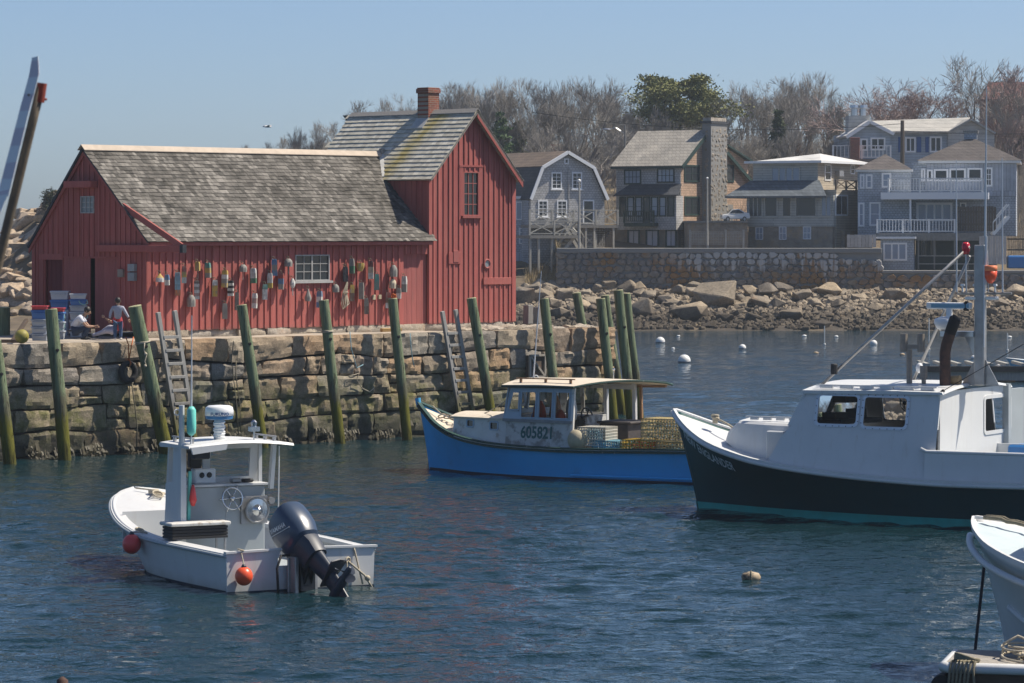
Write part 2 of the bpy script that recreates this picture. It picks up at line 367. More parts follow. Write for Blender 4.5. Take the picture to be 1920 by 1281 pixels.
# ------------------------------------------------------------------ granite pier
U_ANG = math.atan2(.715, .699)
PIER = Frame((-13.37, 90.07, 0), U_ANG)        # local x runs along the quay face, y into the quay
DECK = 3.05; T0, T1, PW = -4.0, 23.75, 7.6
rng = random.Random(7)
pier = empty('granite_pier', PIER.o, U_ANG); tag(pier, 'long granite block pier under the red fishing shed', 'pier')
mb = MB(); mb.box((T0, .30, -1.5), (T1-.3, PW-.3, DECK-.34)); mb.build('rubble_core', 'joint', pier)
mb = MB(); n1 = 44; n2 = 14
gridv = []
for j in range(n2+1):
    for i in range(n1+1):
        x = lerp(T0, T1-.28, i/n1); y = lerp(.42, PW-.3, j/n2); gridv.append((x, y, DECK-.035+.05*(noise.noise((x*.8, y*.8, 3)))))
mb.add(gridv, [(j*(n1+1)+i, j*(n1+1)+i+1, (j+1)*(n1+1)+i+1, (j+1)*(n1+1)+i) for j in range(n2) for i in range(n1)])
mb.build('deck_surface', 'sand_deck', pier, smooth=True)
mb = MB(); mb.box((T0, .44, DECK-.34), (T1-.32, PW-.32, DECK-.10)); mb.build('deck_bed', 'sand_deck', pier)
def stone_mesh(quad, depth, rng, nx=6, nz=5, jut=.05):
    """rough quarried block: quad = four (x,z) corners of its face, counter-clockwise; a domed, chipped face and ragged outline"""
    (ax, az), (bx, bz), (cx, cz), (dx, dz) = quad; vs = []; fs = []; sd = rng.random()*100
    out = rng.uniform(-.05, jut+.02); tilt = (rng.uniform(-.03, .03), rng.uniform(-.03, .03))
    for j in range(nz+1):
        for i in range(nx+1):
            a, b = i/nx, j/nz
            x = (ax*(1-a)+bx*a)*(1-b)+(dx*(1-a)+cx*a)*b; z = (az*(1-a)+bz*a)*(1-b)+(dz*(1-a)+cz*a)*b
            edge = (i in (0, nx)) or (j in (0, nz)); corner = (i in (0, nx)) and (j in (0, nz))
            k = noise.noise((x*2.3+sd, z*2.3, 1.7)); k2 = noise.noise((x*6+sd, z*6, 4.7))
            y = -out-.05*k-.075*k2-tilt[0]*(a-.5)-tilt[1]*(b-.5)
            if edge: y += .022+.03*rng.random()
            if corner: y += .015
            if edge: x += .022*noise.noise((x*5, z*5+sd, 9)); z += .022*noise.noise((x*5+sd, z*5, 2))
            if corner: x += (cx+ax)/2*.0+(((ax+cx)/2)-x)*.02; z += (((az+cz)/2)-z)*.02
            vs.append((x, y, z))
    w = nx+1
    for j in range(nz):
        for i in range(nx): fs.append((j*w+i, j*w+i+1, (j+1)*w+i+1, (j+1)*w+i))
    ring = [i for i in range(w)]+[j*w+nx for j in range(1, nz+1)]+[nz*w+i for i in range(nx-1, -1, -1)]+[j*w for j in range(nz-1, 0, -1)]
    b0 = len(vs)
    for r in ring: vs.append((vs[r][0], depth, vs[r][2]))
    m = len(ring)
    for k in range(m): fs.append((ring[k], b0+k, b0+(k+1) % m, ring[(k+1) % m]))
    return vs, fs
rows = [-.55, .10, .70, 1.28, 1.86, 2.42, DECK]
def rowz(k, x):
    if k in (0, len(rows)-1): return rows[k]+(.02*noise.noise((x*.9, k*3.1, 0)) if k else 0)
    return rows[k]+.15*noise.noise((x*.42, k*7.3, 1.1))+.06*noise.noise((x*1.3, k*5.3, 8.1))
G = .02
for k in range(len(rows)-1):
    x = T0; 
    while x < T1-.05:
        w = rng.choice([.55, .75, .95, 1.1, 1.3, 1.5, 1.8]) * (1.1 if k == len(rows)-2 else 1.0)*rng.uniform(.9, 1.1)
        x2 = min(x+w, T1)
        if T1-x2 < .35: x2 = T1
        l0, l1 = rng.uniform(-.06, .06), rng.uniform(-.06, .06)
        q = [(x+G+(l0 if x > T0 else 0), rowz(k, x)+G), (x2-G+(l1 if x2 < T1 else 0), rowz(k, x2)+G), (x2-G-(l1 if x2 < T1 else 0), rowz(k+1, x2)-G), (x+G-(l0 if x > T0 else 0), rowz(k+1, x)-G)]
        quads = [q]
        if 0 < k < len(rows)-2 and w < .85 and rng.random() < .18:
            m0 = ((q[0][0]+q[3][0])/2, lerp(q[0][1], q[3][1], .5)); m1 = ((q[1][0]+q[2][0])/2, lerp(q[1][1], q[2][1], rng.uniform(.4, .6)))
            quads = [[q[0], q[1], (m1[0], m1[1]-G), (m0[0], m0[1]-G)], [(m0[0], m0[1]+G), (m1[0], m1[1]+G), q[2], q[3]]]
        for qq in quads:
            mb = MB(); mb.add(*stone_mesh(qq, .42, rng, 8, 6)); o = mb.build('granite_block', 'pier_stone', pier, smooth=True, auto=16)
        x = x2
for k in range(9):     # blocks along the far end and a low kerb of worn slabs on the deck edge beyond the shed
    x0 = 17.4+k*.68; sv, sf = stone_mesh([(x0, .5), (x0+.66, .5), (x0+.66, 1.0+.3*rng.random()), (x0, .95)], .06, rng)
    mb = MB(); mb.add([(p[0], p[2], DECK+.05-p[1]) for p in sv], sf)
    mb.build('deck_slab', 'cap_stone', pier, smooth=True, auto=38)
def quay_t(px, off=0.0, z=0.0):
    """distance along the quay, `off` metres out from its face, seen at photo column px"""
    r = (px-CX)/F_PX; o = PIER.o; ux, uy = PIER.c, PIER.s; vx, vy = -PIER.s, PIER.c
    ox, oy = o.x-vx*off, o.y-vy*off
    return (r*oy-ox)/(ux-r*uy)
def quay_pt(px, py, off):
    tt = quay_t(px, off); p = PIER.world((tt, -off, 0)); z = CAM_H-(py-HY)/F_PX*p.y; return tt, p, z

# ------------------------------------------------------------------ pilings
PILES = [  # top px, top py, foot px, offset of head, diameter, label
    (-9, 640, 19, .22, .33, 'green timber piling cut off by the left edge of the photo'),
    (96, 581, 122, .22, .34, 'green timber piling standing in front of the stacked fish totes'),
    (253, 575, 312, .25, .38, 'stout green piling beside the standing boy, rope tied round it'),
    (453, 573, 494, .22, .30, 'green piling rising behind the radar of the white skiff'),
    (607, 564, 638, .22, .30, 'green piling with a rope ring, below the six-pane shed window'),
    (736, 561, 764, .22, .29, 'green piling just left of the right-hand shed door'),
    (884, 560, 927, .22, .30, 'green piling just right of the ladder under the shed tower'),
    (1020, 561, 1048, .22, .30, 'lone green piling beyond the shed tower, above the blue boat cabin'),
    (1126, 561, 1152, .22, .30, 'slant-topped green piling, nearest front one at the pier end'),
    (1159, 545, 1186, .30, .31, 'tallest green piling at the outer corner of the pier')]
def piling(top, foot, dia, label, rope=None, bolt=True, cut=None):
    base = Vector((foot.x, foot.y, 0)); r = empty('piling', base); tag(r, label, 'piling', 'timber pilings along the pier')
    a = foot-base; b = top-base; n = 14; pts = []; rr = []
    L = 14
    for i in range(L+1):
        s = i/L; p = a.lerp(b, s); p.x += .02*noise.noise((label.__len__()*1.7, s*3, 1)); pts.append(p); rr.append(dia/2*(1.04-.07*s)*(1+.03*noise.noise((s*5, dia*40, 3))))
    mb = MB(); mb.tube(pts, rr, n); o = mb.build('post', 'piling', r, smooth=True, auto=50)
    ca = random.Random(label).uniform(-.12, .12) if cut is None else cut
    d = (b-a).normalized(); mb = MB(); mb.tube([b+d*.001, b+d*.022], [dia/2*.965, dia/2*.9], n)
    k = mb.build('sawn_top', 'cut_wood', r, smooth=False)
    if bolt:
        mb = MB(); q = a.lerp(b, .78); side = Vector((.5, -.87, 0)); mb.tube([q+side*(dia/2-.03), q+side*(dia/2+.02)], .045, 8); mb.tube([q+side*(dia/2+.01), q+side*(dia/2+.045)], .02, 6); mb.build('bolt', 'rubber', r)
    return r, base
for tx, ty, fx, ho, dia, lab in PILES:
    tt, tp, tz = quay_pt(tx, ty, ho+dia/2); ft, fp, fz = quay_pt(fx, 850, .62+dia/2)
    s = 1.0; top = Vector((tp.x, tp.y, tz)); foot = Vector((fp.x, fp.y, 0)); foot = foot+(foot-top)*.22
    r, base = piling(top, foot, dia, lab)
    if tx in (253, 607):
        q = (foot.lerp(top, .80 if tx == 253 else .82))-base; mb = MB(); d = (top-foot).normalized(); mb.torus(q, dia/2+.012, .016, d); mb.torus(q+d*.03, dia/2+.012, .014, d+Vector((.1, 0, 0)))
        if tx == 253: 
            sd = Vector((.35, -.94, 0)); k0 = q+sd*(dia/2+.02); mb.tube([k0, k0+V(-.02, 0, -.2), k0+V(.05, 0, -.33), k0+V(.0, 0, -.5), k0+V(.05, 0, -.62)], .016, 5); mb.ball(k0+V(.03, -.02, -.3), .045); mb.ball(k0+V(.02, -.02, -.62), .04)
        else: mb.tube([q+V(-.1, -.05, -.02), q+V(-.35, .1, -.02), q+V(-.6, .3, -.02)], .014, 5)
        mb.build('rope_ring', 'rope', r, smooth=True)
REAR = [(1081, 550, 1099, 22.0, 5.6, .30, 'short green piling on the far side of the pier, right of the lone one'), (1134, 555, 1149, 23.6, 4.0, .28, 'green piling half hidden behind the slant-topped one at the pier end'),
        (1174, 551, 1186, 24.1, .9, .26, 'thin strip of green piling behind the tallest corner piling'), (6, 577, 4, None, 6.9, .42, 'dark green piling at the left edge behind the yellow ball')]
for tx, ty, fx, tl, vv, dia, lab in REAR:
    r_ = (tx-CX)/F_PX; o = PIER.o; ux, uy, vx, vy = PIER.c, PIER.s, -PIER.s, PIER.c
    tt = (r_*(o.y+vy*vv)-(o.x+vx*vv))/(ux-r_*uy); p = PIER.world((tt, vv, 0)); z = CAM_H-(ty-HY)/F_PX*p.y
    top = Vector((p.x, p.y, z)); sh = (fx-tx)/F_PX*p.y; foot = Vector((p.x+sh*2.6, p.y+.1, -.6)); piling(top, foot, dia, lab, bolt=False)
# two weathered stubs seen past the tower corner
for px_, h_, lab in ((990, .62, 'short weathered wooden stub by the tower corner'), (1009, .55, 'second weathered stub on the pier, further from the tower')):
    p = PIER.world((quay_t(px_, -5.2), 5.2, DECK-.05)); mb = MB(); mb.prism([(-.12, -.12, 0), (.12, -.12, 0), (.12, .12, 0), (-.12, .12, 0)], (.01, 0, h_)); o = mb.build('wooden_stub', 'weathered', None, bevel=.015); o.location = p; o.rotation_euler = (0, 0, U_ANG); tag(o, lab, 'post')

# ------------------------------------------------------------------ ladders
def ladder(px_top_l, py_top, px_foot_l, wpx, lab, n, lean):
    tt, tp, tz = quay_pt(px_top_l, py_top, .16); ft = quay_t(px_foot_l, .30)
    w = wpx/F_PX*tp.y/PIER.c*.98; root = empty('wooden_ladder', PIER.world((ft, -.3, 0)), U_ANG); tag(root, lab, 'ladder', 'ladders on the pier face')
    a0 = V(0, 0, -.4); d = V(tt-ft, .14, tz); a0 = a0-d.normalized()*.3
    for k in range(2):
        sh = V(w*k, 0, 0); e = d+V(0, 0, .04*k); mb = MB(); mb.bar(V(0, 0, 0)+sh+(-d.normalized()*.6), e+sh, .095, .13, (1, 0, 0)); mb.build('rail', 'ladder_wood', root, bevel=.01)
    for i in range(n):
        s = (i+.6)/(n+.0)*.86; p = d*s; mb = MB(); mb.bar(p+V(.02, -.045, 0), p+V(w-.02, -.045, 0), .04, .085, (0, 0, 1)); mb.build('rung', 'ladder_wood', root, bevel=.008)
    return root
t = NT('ladder_wood'); v = t.coord('Object', (6, 6, .6)); f = t.noise(v, 4, 6, .7); c = t.mix(t.ramp(f, [(.3, 0.0), (.7, 1.0)]), (.37, .36, .34), (.22, .215, .205))
g = t.n('ShaderNodeNewGeometry'); s3 = t.n('ShaderNodeSeparateXYZ'); t.l(g.outputs['Position'], s3.inputs[0]); z = t.math('ADD', s3.outputs[2], t.math('MULTIPLY', t.noise(v, 2, 5, .7), .9))
mr = t.n('ShaderNodeMapRange', clamp=True); t.l(z, mr.inputs[0]); mr.inputs[1].default_value = 1.5; mr.inputs[2].default_value = 2.0; mr.inputs[3].default_value = 1; mr.inputs[4].default_value = 0
mr2 = t.n('ShaderNodeMapRange', clamp=True); t.l(z, mr2.inputs[0]); mr2.inputs[1].default_value = 1.0; mr2.inputs[2].default_value = 1.6; mr2.inputs[3].default_value = 1; mr2.inputs[4].default_value = 0
c = t.mix(t.math('MULTIPLY', mr.outputs[0], .7), c, (.08, .065, .045)); c = t.mix(t.math('MULTIPLY', mr2.outputs[0], .8), c, (.15, .135, .012)); t.col(c); t.set(Roughness=.85); t.bump(f, .5, .008)
ladder(296, 586, 338, 29, 'grey wooden ladder beside the boy, behind the skiff antenna', 9, 0)
ladder(829, 584, 868, 25, 'grey wooden ladder below the tower, down to the blue boat bow', 9, 0)

# ------------------------------------------------------------------ the red shed
SH = Frame((-11.05*.923, 104.35*.923, DECK), U_ANG)     # near corner; x along the long wall, y into the shed
shed = empty('fishing_shed', SH.o, U_ANG); tag(shed, 'red board-and-batten fishing shed with buoys and a tall gabled end', 'building')
Z0 = .17; TL, TR, DEP = 10.98, 14.70, 5.13; RS, RZ = 2.72, 5.33; KF, KR = .9075, 1.10
TCX, TAZ, TEZ, TK = 12.84, 6.63, 4.58, 1.06
def zroof(s): return RZ-KF*(RS-s) if s < RS else RZ-KR*(s-RS)
def ztower(x): return TAZ-TK*abs(TCX-x)
def wall_boards(to3, x0, x1, ztop, openings, sp, rng, zb=Z0, th=.06, mat='red_board', boards=True, battens=True):
    """vertical boards with battens over the joints; to3(x, depth, z) puts them on their wall"""
    n = max(1, round((x1-x0)/sp)); xs = [x0+(x1-x0)*i/n for i in range(n+1)]
    for i in range(1, n): xs[i] += rng.uniform(-.02, .02)
    def spans(xa, xb):
        cuts = sorted([(o[2], o[3]) for o in openings if o[0] < xb-1e-3 and o[1] > xa+1e-3]); z = zb; out = []
        for a, b in cuts:
            if a > z+.02: out.append((z, a))
            z = max(z, b)
        out.append((z, None)); return out
    def slab(xa, xb, z_a, z_b, d0, d1, name, m):
        ta, tb = (ztop(xa), ztop(xb)) if z_b is None else (z_b, z_b)
        if min(ta, tb) <= z_a+.03 and max(ta, tb) <= z_a+.03: return
        mb = MB(); q = [to3(xa, d0, z_a), to3(xb, d0, z_a), to3(xb, d0, max(tb, z_a)), to3(xa, d0, max(ta, z_a))]
        mb.prism(q, to3(0, d1, 0)-to3(0, d0, 0)); mb.build(name, m, shed)
    if boards:
        for i in range(n):
            pts = sorted({xs[i], xs[i+1]} | {e for o in openings for e in o[:2] if xs[i] < e < xs[i+1]})
            for xa, xb in zip(pts, pts[1:]):
                if xb-xa < .004: continue
                j = rng.uniform(0, .006)
                for za, zb_ in spans(xa, xb): slab(xa+.002, xb-.002, za-(rng.uniform(0, .03) if za == zb else 0), zb_, j, th, 'board', mat)
    if battens:
        for i in range(1, n):
            w = .028; x = xs[i]
            for za, zb_ in spans(x-w, x+w): slab(x-w, x+w, za+.01, zb_, -.026, .0, 'batten', mat)
rng = random.Random(3)
front = lambda x, d, z: V(x, d, z)
gable = lambda x, d, z: V(d, x, z)
P_ = lambda px, py: SH.y(px, py, 0.0)
G_ = lambda px, py: SH.x(px, py, 0.0)
def rect(fn, a, b, ax):
    p, q = fn(*a), fn(*b); return (min(p[ax], q[ax]), max(p[ax], q[ax]), min(p.z, q.z), max(p.z, q.z))
WIN1 = rect(P_, (553, 478), (617, 526), 0); DOORR = rect(P_, (757, 477), (802, 612), 0); DOORR = (DOORR[0], TL-.02, Z0-.05, DOORR[3])
WINT = rect(P_, (868, 322), (897, 405), 0)
WING = rect(G_, (152, 368), (177, 400), 1); DG1 = rect(G_, (84, 487), (117, 632), 1); DG2 = rect(G_, (118, 484), (219, 632), 1)
DG1 = (DG1[0], DG1[1], Z0-.1, DG1[3]); DG2 = (DG2[0], DG2[1], Z0-.1, DG2[3])
wall_boards(front, 0, TL, lambda x: zroof(0)-.02, [WIN1, DOORR], .245, rng)
wall_boards(front, TL, TR, lambda x: ztower(x)-.05, [WINT], .215, rng)
wall_boards(gable, 0, DEP, lambda s: zroof(s)-.04, [WING, DG1, DG2], .23, rng)
wall_boards(lambda x, d, z: V(TL+d, x, z), .06, 2.2, lambda s: TEZ+.02, [], .24, rng, zb=2.6)
# hidden rear, right wall and dark inside
mb = MB(); mb.box((.08, DEP-.06, Z0), (TR-.08, DEP, 2.6)); mb.build('rear_wall', 'red_board', shed)
mb = MB(); mb.prism([(.08, DEP, 2.6), (TL, DEP, 2.6), (TL, DEP, 2.66), (.08, DEP, 2.66)], (0, -.06, 0)); mb.prism([(TL, DEP, 2.6), (TR, DEP, 2.6), (TR, DEP, TEZ), (TCX, DEP, TAZ-.1), (TL, DEP, TEZ)], (0, -.06, 0)); mb.build('rear_gable', 'red_board', shed)
wall_boards(lambda x, d, z: V(TR-d, x, z), .06, DEP, lambda s: TEZ+.02, [], .26, rng)
mb = MB(); mb.box((.35, .35, Z0), (TR-.35, DEP-.3, 2.4)); mb.build('interior', 'interior', shed)
mb = MB(); mb.box((TL+.35, .35, 2.4), (TR-.35, DEP-.3, 4.5)); mb.build('interior', 'interior', shed)
# corner boards, rakes, fascia
mb = MB(); mb.box((-.022, -.03, Z0), (.11, -.001, zroof(0)-.03)); mb.box((-.03, -.03, Z0), (-.001, .11, zroof(0)-.03)); mb.build('corner_board', 'red_board', shed)
mb = MB(); mb.box((TL-.0, -.032, Z0), (TL+.13, -.001, TEZ+.05)); mb.build('corner_board', 'red_board', shed)
mb = MB(); mb.box((TR-.13, -.032, Z0), (TR+.03, -.001, TEZ+.05)); mb.build('corner_board', 'red_board', shed)
mb = MB(); mb.box((-.03, DEP-.12, Z0), (-.001, DEP+.02, 2.62)); mb.build('corner_board', 'red_board', shed)
mb = MB(); mb.box((.0, -.17, 2.545), (TL+.03, -.145, 2.69)); mb.build('fascia', 'red_board', shed)
def rake(a, b, w, y0, y1, mat, name):
    """board along a roof edge in the x or y plane"""
    mb = MB(); mb.prism([a, b, b+V(0, 0, -w), a+V(0, 0, -w)], V(y0, y1, 0)); mb.build(name, mat, shed)
rake(V(-.034, RS, RZ+.01), V(-.034, -.16, zroof(-.16)+.01), .24, -.035, 0, 'red_board', 'rake_board')
rake(V(-.034, RS, RZ+.01), V(-.034, DEP+.12, zroof(DEP+.12)+.01), .24, -.035, 0, 'red_board', 'rake_board')
rake(V(TCX, -.24, TAZ+.0), V(TR+.14, -.24, ztower(TR+.14)), .2, 0, .03, 'red_board', 'rake_board')
rake(V(TCX, -.24, TAZ+.0), V(TL-.10, -.24, ztower(TL-.10)), .07, 0, .03, 'weathered', 'rake_board')
# soffits of the tower rakes
mb = MB(); mb.prism([(TCX, -.21, TAZ-.06), (TR+.12, -.21, ztower(TR+.12)-.06), (TR+.12, 0, ztower(TR+.12)-.06), (TCX, 0, TAZ-.06)], (0, 0, .03)); mb.build('soffit', 'red_board', shed)
# roofs: deck + shingles
def roof_slab(q, th, name, mat='weathered'):
    q = [Vector(p) for p in q]; nrm = (q[1]-q[0]).cross(q[3]-q[0]).normalized()
    if nrm.z < 0: nrm = -nrm
    mb = MB(); mb.prism(q, -nrm*th); return mb.build(name, mat, shed)
roof_slab([(-.1, RS, RZ), (TL+.02, RS, RZ), (TL+.02, -.2, zroof(-.2)), (-.1, -.2, zroof(-.2))], .07, 'roof_deck', 'dark_trim')
roof_slab([(-.12, RS, RZ+.03), (TL+.9, RS, RZ+.03), (TL+.9, DEP+.15, zroof(DEP+.15)), (-.12, DEP+.15, zroof(DEP+.15))], .07, 'roof_back', 'dark_trim')
roof_slab([(TCX, -.24, TAZ), (TCX, DEP+.25, TAZ), (TL-.12, DEP+.25, ztower(TL-.12)), (TL-.12, -.24, ztower(TL-.12))], .06, 'tower_roof_deck', 'weathered')
roof_slab([(TCX, -.24, TAZ), (TCX, DEP+.25, TAZ), (TR+.14, DEP+.25, ztower(TR+.14)), (TR+.14, -.24, ztower(TR+.14))], .06, 'tower_roof_deck', 'weathered')
def shingle(mb, o, ax, dn, nrm, w, L, th, col, lift):
    """one tapered shingle: o = upper-left corner, ax across, dn down the slope"""
    b0 = o; b1 = o+ax*w; e0 = o+dn*L; e1 = b1+dn*L; up = nrm*lift
    vs = [b0, b1, e1+up, e0+up, b0+nrm*.004, b1+nrm*.004, e1+up+nrm*th, e0+up+nrm*th]
    mb.add(vs, [(4, 5, 6, 7), (3, 2, 1, 0), (7, 6, 2, 3), (6, 5, 1, 2), (4, 7, 3, 0)], col)
mb = MB(); rng = random.Random(11); dn = V(0, -1, -KF).normalized(); nrm = V(0, -KF, 1).normalized(); ax = V(1, 0, 0)
SLEN = sqrt((RS+.22)**2*(1+KF*KF)); NC = 25; ex = SLEN/NC
for k in range(NC):
    d0 = k*ex-ex*.55; sag_ = .02*sin(k*1.3)
    x = -.14+rng.uniform(-.02, .0)
    while True:
        w = rng.uniform(.085, .19); L = ex*1.62+rng.uniform(-.012, .016); dd = max(d0, -.0)
        s_low = RS-(d0+L)/sqrt(1+KF*KF); zl = zroof(s_low)
        xm = TL+.10 if s_low < 0.02 else (TL+.0 if zl < TEZ-.08 else TCX-(TAZ-zl)/TK+.12)
        if x > xm: break
        o = V(x, RS, RZ)+dn*dd; g = rng.choice([.115, .15, .17, .19, .21, .24, .29])*rng.uniform(.85, 1.15)
        shingle(mb, o, ax, dn, nrm, w-.006, d0+L-dd, .011+rng.uniform(0, .006), (g*1.05, g*.99, g*.90), .012+rng.uniform(0, .008)); x += w
o = mb.build('shingles', 'shingle', shed); stuff(o)
mb = MB(); dn = V(-1, 0, -TK).normalized(); nrm = V(-TK, 0, 1).normalized(); ax = V(0, 1, 0); SLEN = (TCX-TL+.14)*sqrt(1+TK*TK); NC = 16; ex = SLEN/NC
for k in range(NC):
    d0 = k*ex-ex*.5; y = -.25
    while y < DEP+.24:
        w = rng.uniform(.10, .22); L = ex*1.55+rng.uniform(-.008, .008); dd = max(d0, 0.0); g = rng.choice([.50, .56, .62, .68])*rng.uniform(.9, 1.1)
        shingle(mb, V(TCX, y, TAZ)+dn*dd, ax, dn, nrm, w-.006, d0+L-dd, .012, (g, g*.94, g*.79), .024); y += w
o = mb.build('tower_shingles', 'shingle_tower', shed); stuff(o)
mb = MB(); dn2 = V(1, 0, -TK).normalized(); nr2 = V(TK, 0, 1).normalized()
for k in range(NC):
    y = -.25; d0 = k*ex
    while y < DEP+.24:
        shingle(mb, V(TCX, y, TAZ)+dn2*d0, ax, dn2, nr2, .5, ex*1.1, .016, (.3, .3, .28), .02); y += .506
o = mb.build('tower_shingles', 'shingle_tower', shed); stuff(o)
# ridge boards
mb = MB(); 
for sgn in (-1, 1): mb.prism([(-.16, RS, RZ+.075), (TL+1.0, RS, RZ+.075), (TL+1.0, RS+sgn*.16, RZ+.075-.15), (-.16, RS+sgn*.16, RZ+.075-.15)], (0, 0, .02))
mb.build('ridge_board', 'ridge_cap', shed)
mb = MB()
for sgn in (-1, 1): mb.prism([(TCX, -.26, TAZ+.06), (TCX, DEP+.26, TAZ+.06), (TCX+sgn*.13, DEP+.26, TAZ-.07), (TCX+sgn*.13, -.26, TAZ-.07)], (0, 0, .02))
mb.build('ridge_board', 'weathered', shed)
# valley flashing where the long roof meets the tower roof
va = V(TCX-(TAZ-RZ)/TK-.02, RS-.02, RZ+.05); vb = V(TL-.05, RS-(RZ-TEZ)/KF-.03, TEZ+.04)
mb = MB(); mb.bar(va, vb, .17, .035, (-.5, -.5, .7)); mb.build('flashing', 'flashing_lead', shed) if 'flashing_lead' in M else (pm('flashing_lead', (.50, .49, .46), (.38, .38, .37), .6, 3), mb.build('flashing', 'flashing_lead', shed))
mb = MB(); mb.box((va.x-.07, va.y-.1, va.z-.03), (va.x+.05, va.y+.04, va.z+.13)); mb.build('flashing_cap', 'weathered', shed, bevel=.01)
# chimney
CH = (TCX, 1.91); h = .24
mb = MB(); mb.box((CH[0]-h, CH[1]-h, TAZ-.75), (CH[0]+h, CH[1]+h, 7.22)); ch = mb.build('chimney', 'brick', shed, bevel=.008)
mb = MB(); mb.box((CH[0]-h-.035, CH[1]-h-.035, 7.222), (CH[0]+h+.035, CH[1]+h+.035, 7.36)); mb.box((CH[0]-h-.01, CH[1]-h-.01, 7.362), (CH[0]+h+.01, CH[1]+h+.01, 7.40)); c_ = mb.build('chimney_cap', 'brick', ch, bevel=.008)
mb = MB(); mb.prism([(CH[0]-h-.28, CH[1]-h-.03, ztower(CH[0]-h-.28)+.05), (CH[0]-h+.0, CH[1]-h-.03, ztower(CH[0]-h)+.06), (CH[0]-h, CH[1]+h+.03, ztower(CH[0]-h)+.06), (CH[0]-h-.28, CH[1]+h+.03, ztower(CH[0]-h-.28)+.05)], (0, 0, .02)); mb.build('chimney_flashing', 'flashing_lead', ch)
# windows ---------------------------------------------------------------
def window(parent, to3, r, cols, rows_, frame='white_trim', glass='glass_dark', d=.0, fw=.05, mw=.02, sill=None, mull=None, name='window', proud=.03, recess=.03):
    """frame, panes (each its own), glazing bars; r = (x0, x1, z0, z1) on the wall, d = wall depth"""
    x0, x1, z0, z1 = r; mb = MB()
    def bx(xa, xb, da, db, za, zb): 
        a = to3(xa, d+da, za); b = to3(xb, d+db, zb); mb.box((min(a.x, b.x), min(a.y, b.y), min(a.z, b.z)), (max(a.x, b.x), max(a.y, b.y), max(a.z, b.z)))
    bx(x0, x0+fw, -proud, recess+.02, z0, z1); bx(x1-fw, x1, -proud, recess+.02, z0, z1); bx(x0+fw, x1-fw, -proud, recess+.02, z1-fw, z1); bx(x0+fw, x1-fw, -proud, recess+.02, z0, z0+fw)
    root = mb.build(name, frame, parent)
    ix0, ix1, iz0, iz1 = x0+fw, x1-fw, z0+fw, z1-fw; mb = MB()
    cw = (ix1-ix0)/cols; rh = (iz1-iz0)/rows_
    for i in range(1, cols): bx(ix0+i*cw-(mull or mw)/2 if (mull and i == cols//2) else ix0+i*cw-mw/2, ix0+i*cw+(mull or mw)/2 if (mull and i == cols//2) else ix0+i*cw+mw/2, min(-.004, recess-.035), recess, iz0, iz1)
    for j in range(1, rows_): bx(ix0, ix1, min(-.002, recess-.033), recess, iz0+j*rh-mw/2, iz0+j*rh+mw/2)
    if cols > 1 or rows_ > 1: mb.build('glazing_bars', frame, root)
    for i in range(cols):
        for j in range(rows_):
            mb = MB(); bx(ix0+i*cw, ix0+(i+1)*cw, recess-.012, recess, iz0+j*rh, iz0+(j+1)*rh); mb.build('pane', glass, root)
    if sill:
        mb = MB(); bx(x0-.08, x1+.08, -proud-.06, .0, z0-.07, z0-.002); mb.build('sill', sill, root)
    return root
x0, x1, z0, z1 = WIN1
window(shed, front, (x0, x1, z0, z1), 4, 3, 'sash_grey', 'glass_dark', 0, .03, .018, 'sash_grey', mull=.05) if 'sash_grey' in M else (pm('sash_grey', (.42, .42, .41), (.33, .32, .31), .7), window(shed, front, (x0, x1, z0, z1), 4, 3, 'sash_grey', 'glass_dark', 0, .03, .018, 'sash_grey', mull=.05))
window(shed, front, WINT, 3, 4, 'red_door', 'glass_dark', 0, .035, .022, 'red_door')
x0, x1, z0, z1 = WINT
mb = MB(); mb.box((x0-.15, -.03, z0), (x0-.002, -.001, z1+.14)); mb.box((x1+.002, -.03, z0), (x1+.15, -.001, z1+.14)); mb.box((x0-.18, -.04, z1+.142), (x1+.18, -.001, z1+.2)); mb.build('window_casing', 'red_board', shed)
window(shed, gable, WING, 3, 3, 'sash_grey', 'glass_pale', 0, .03, .018)
# doors
x0, x1, z0, z1 = DOORR; n = 5
for i in range(n):
    mb = MB(); mb.box((x0+(x1-x0)*i/n+.004, .075, z0), (x0+(x1-x0)*(i+1)/n-.004, .10, z1)); mb.build('door_plank', 'red_door', shed)
s0, s1, z0, z1 = DG1
for i in range(4):
    mb = MB(); mb.box((.09, s0+(s1-s0)*i/4+.004, z0), (.12, s0+(s1-s0)*(i+1)/4-.004, z1)); mb.build('door_plank', 'red_dark', shed)
mb = MB(); mb.box((-.03, s0-.05, z1), (-.001, s1+.25, z1+.17)); mb.build('door_lintel', 'red_board', shed)
s0, s1, z0, z1 = DG2; a = G_(175, 500).y; b = G_(168, 500).y
for lo, hi, d in ((s0, a, .06), (b, s1, .02)):
    n = 8
    for i in range(n):
        mb = MB(); mb.box((d, lo+(hi-lo)*i/n+.002, z0), (d+.03, lo+(hi-lo)*(i+1)/n-.002, z1)); mb.build('door_plank', 'red_door', shed)
mb = MB(); mb.box((-.03, s0-.2, z1), (-.001, s1+.05, z1+.05)); mb.build('door_track', 'red_board', shed)
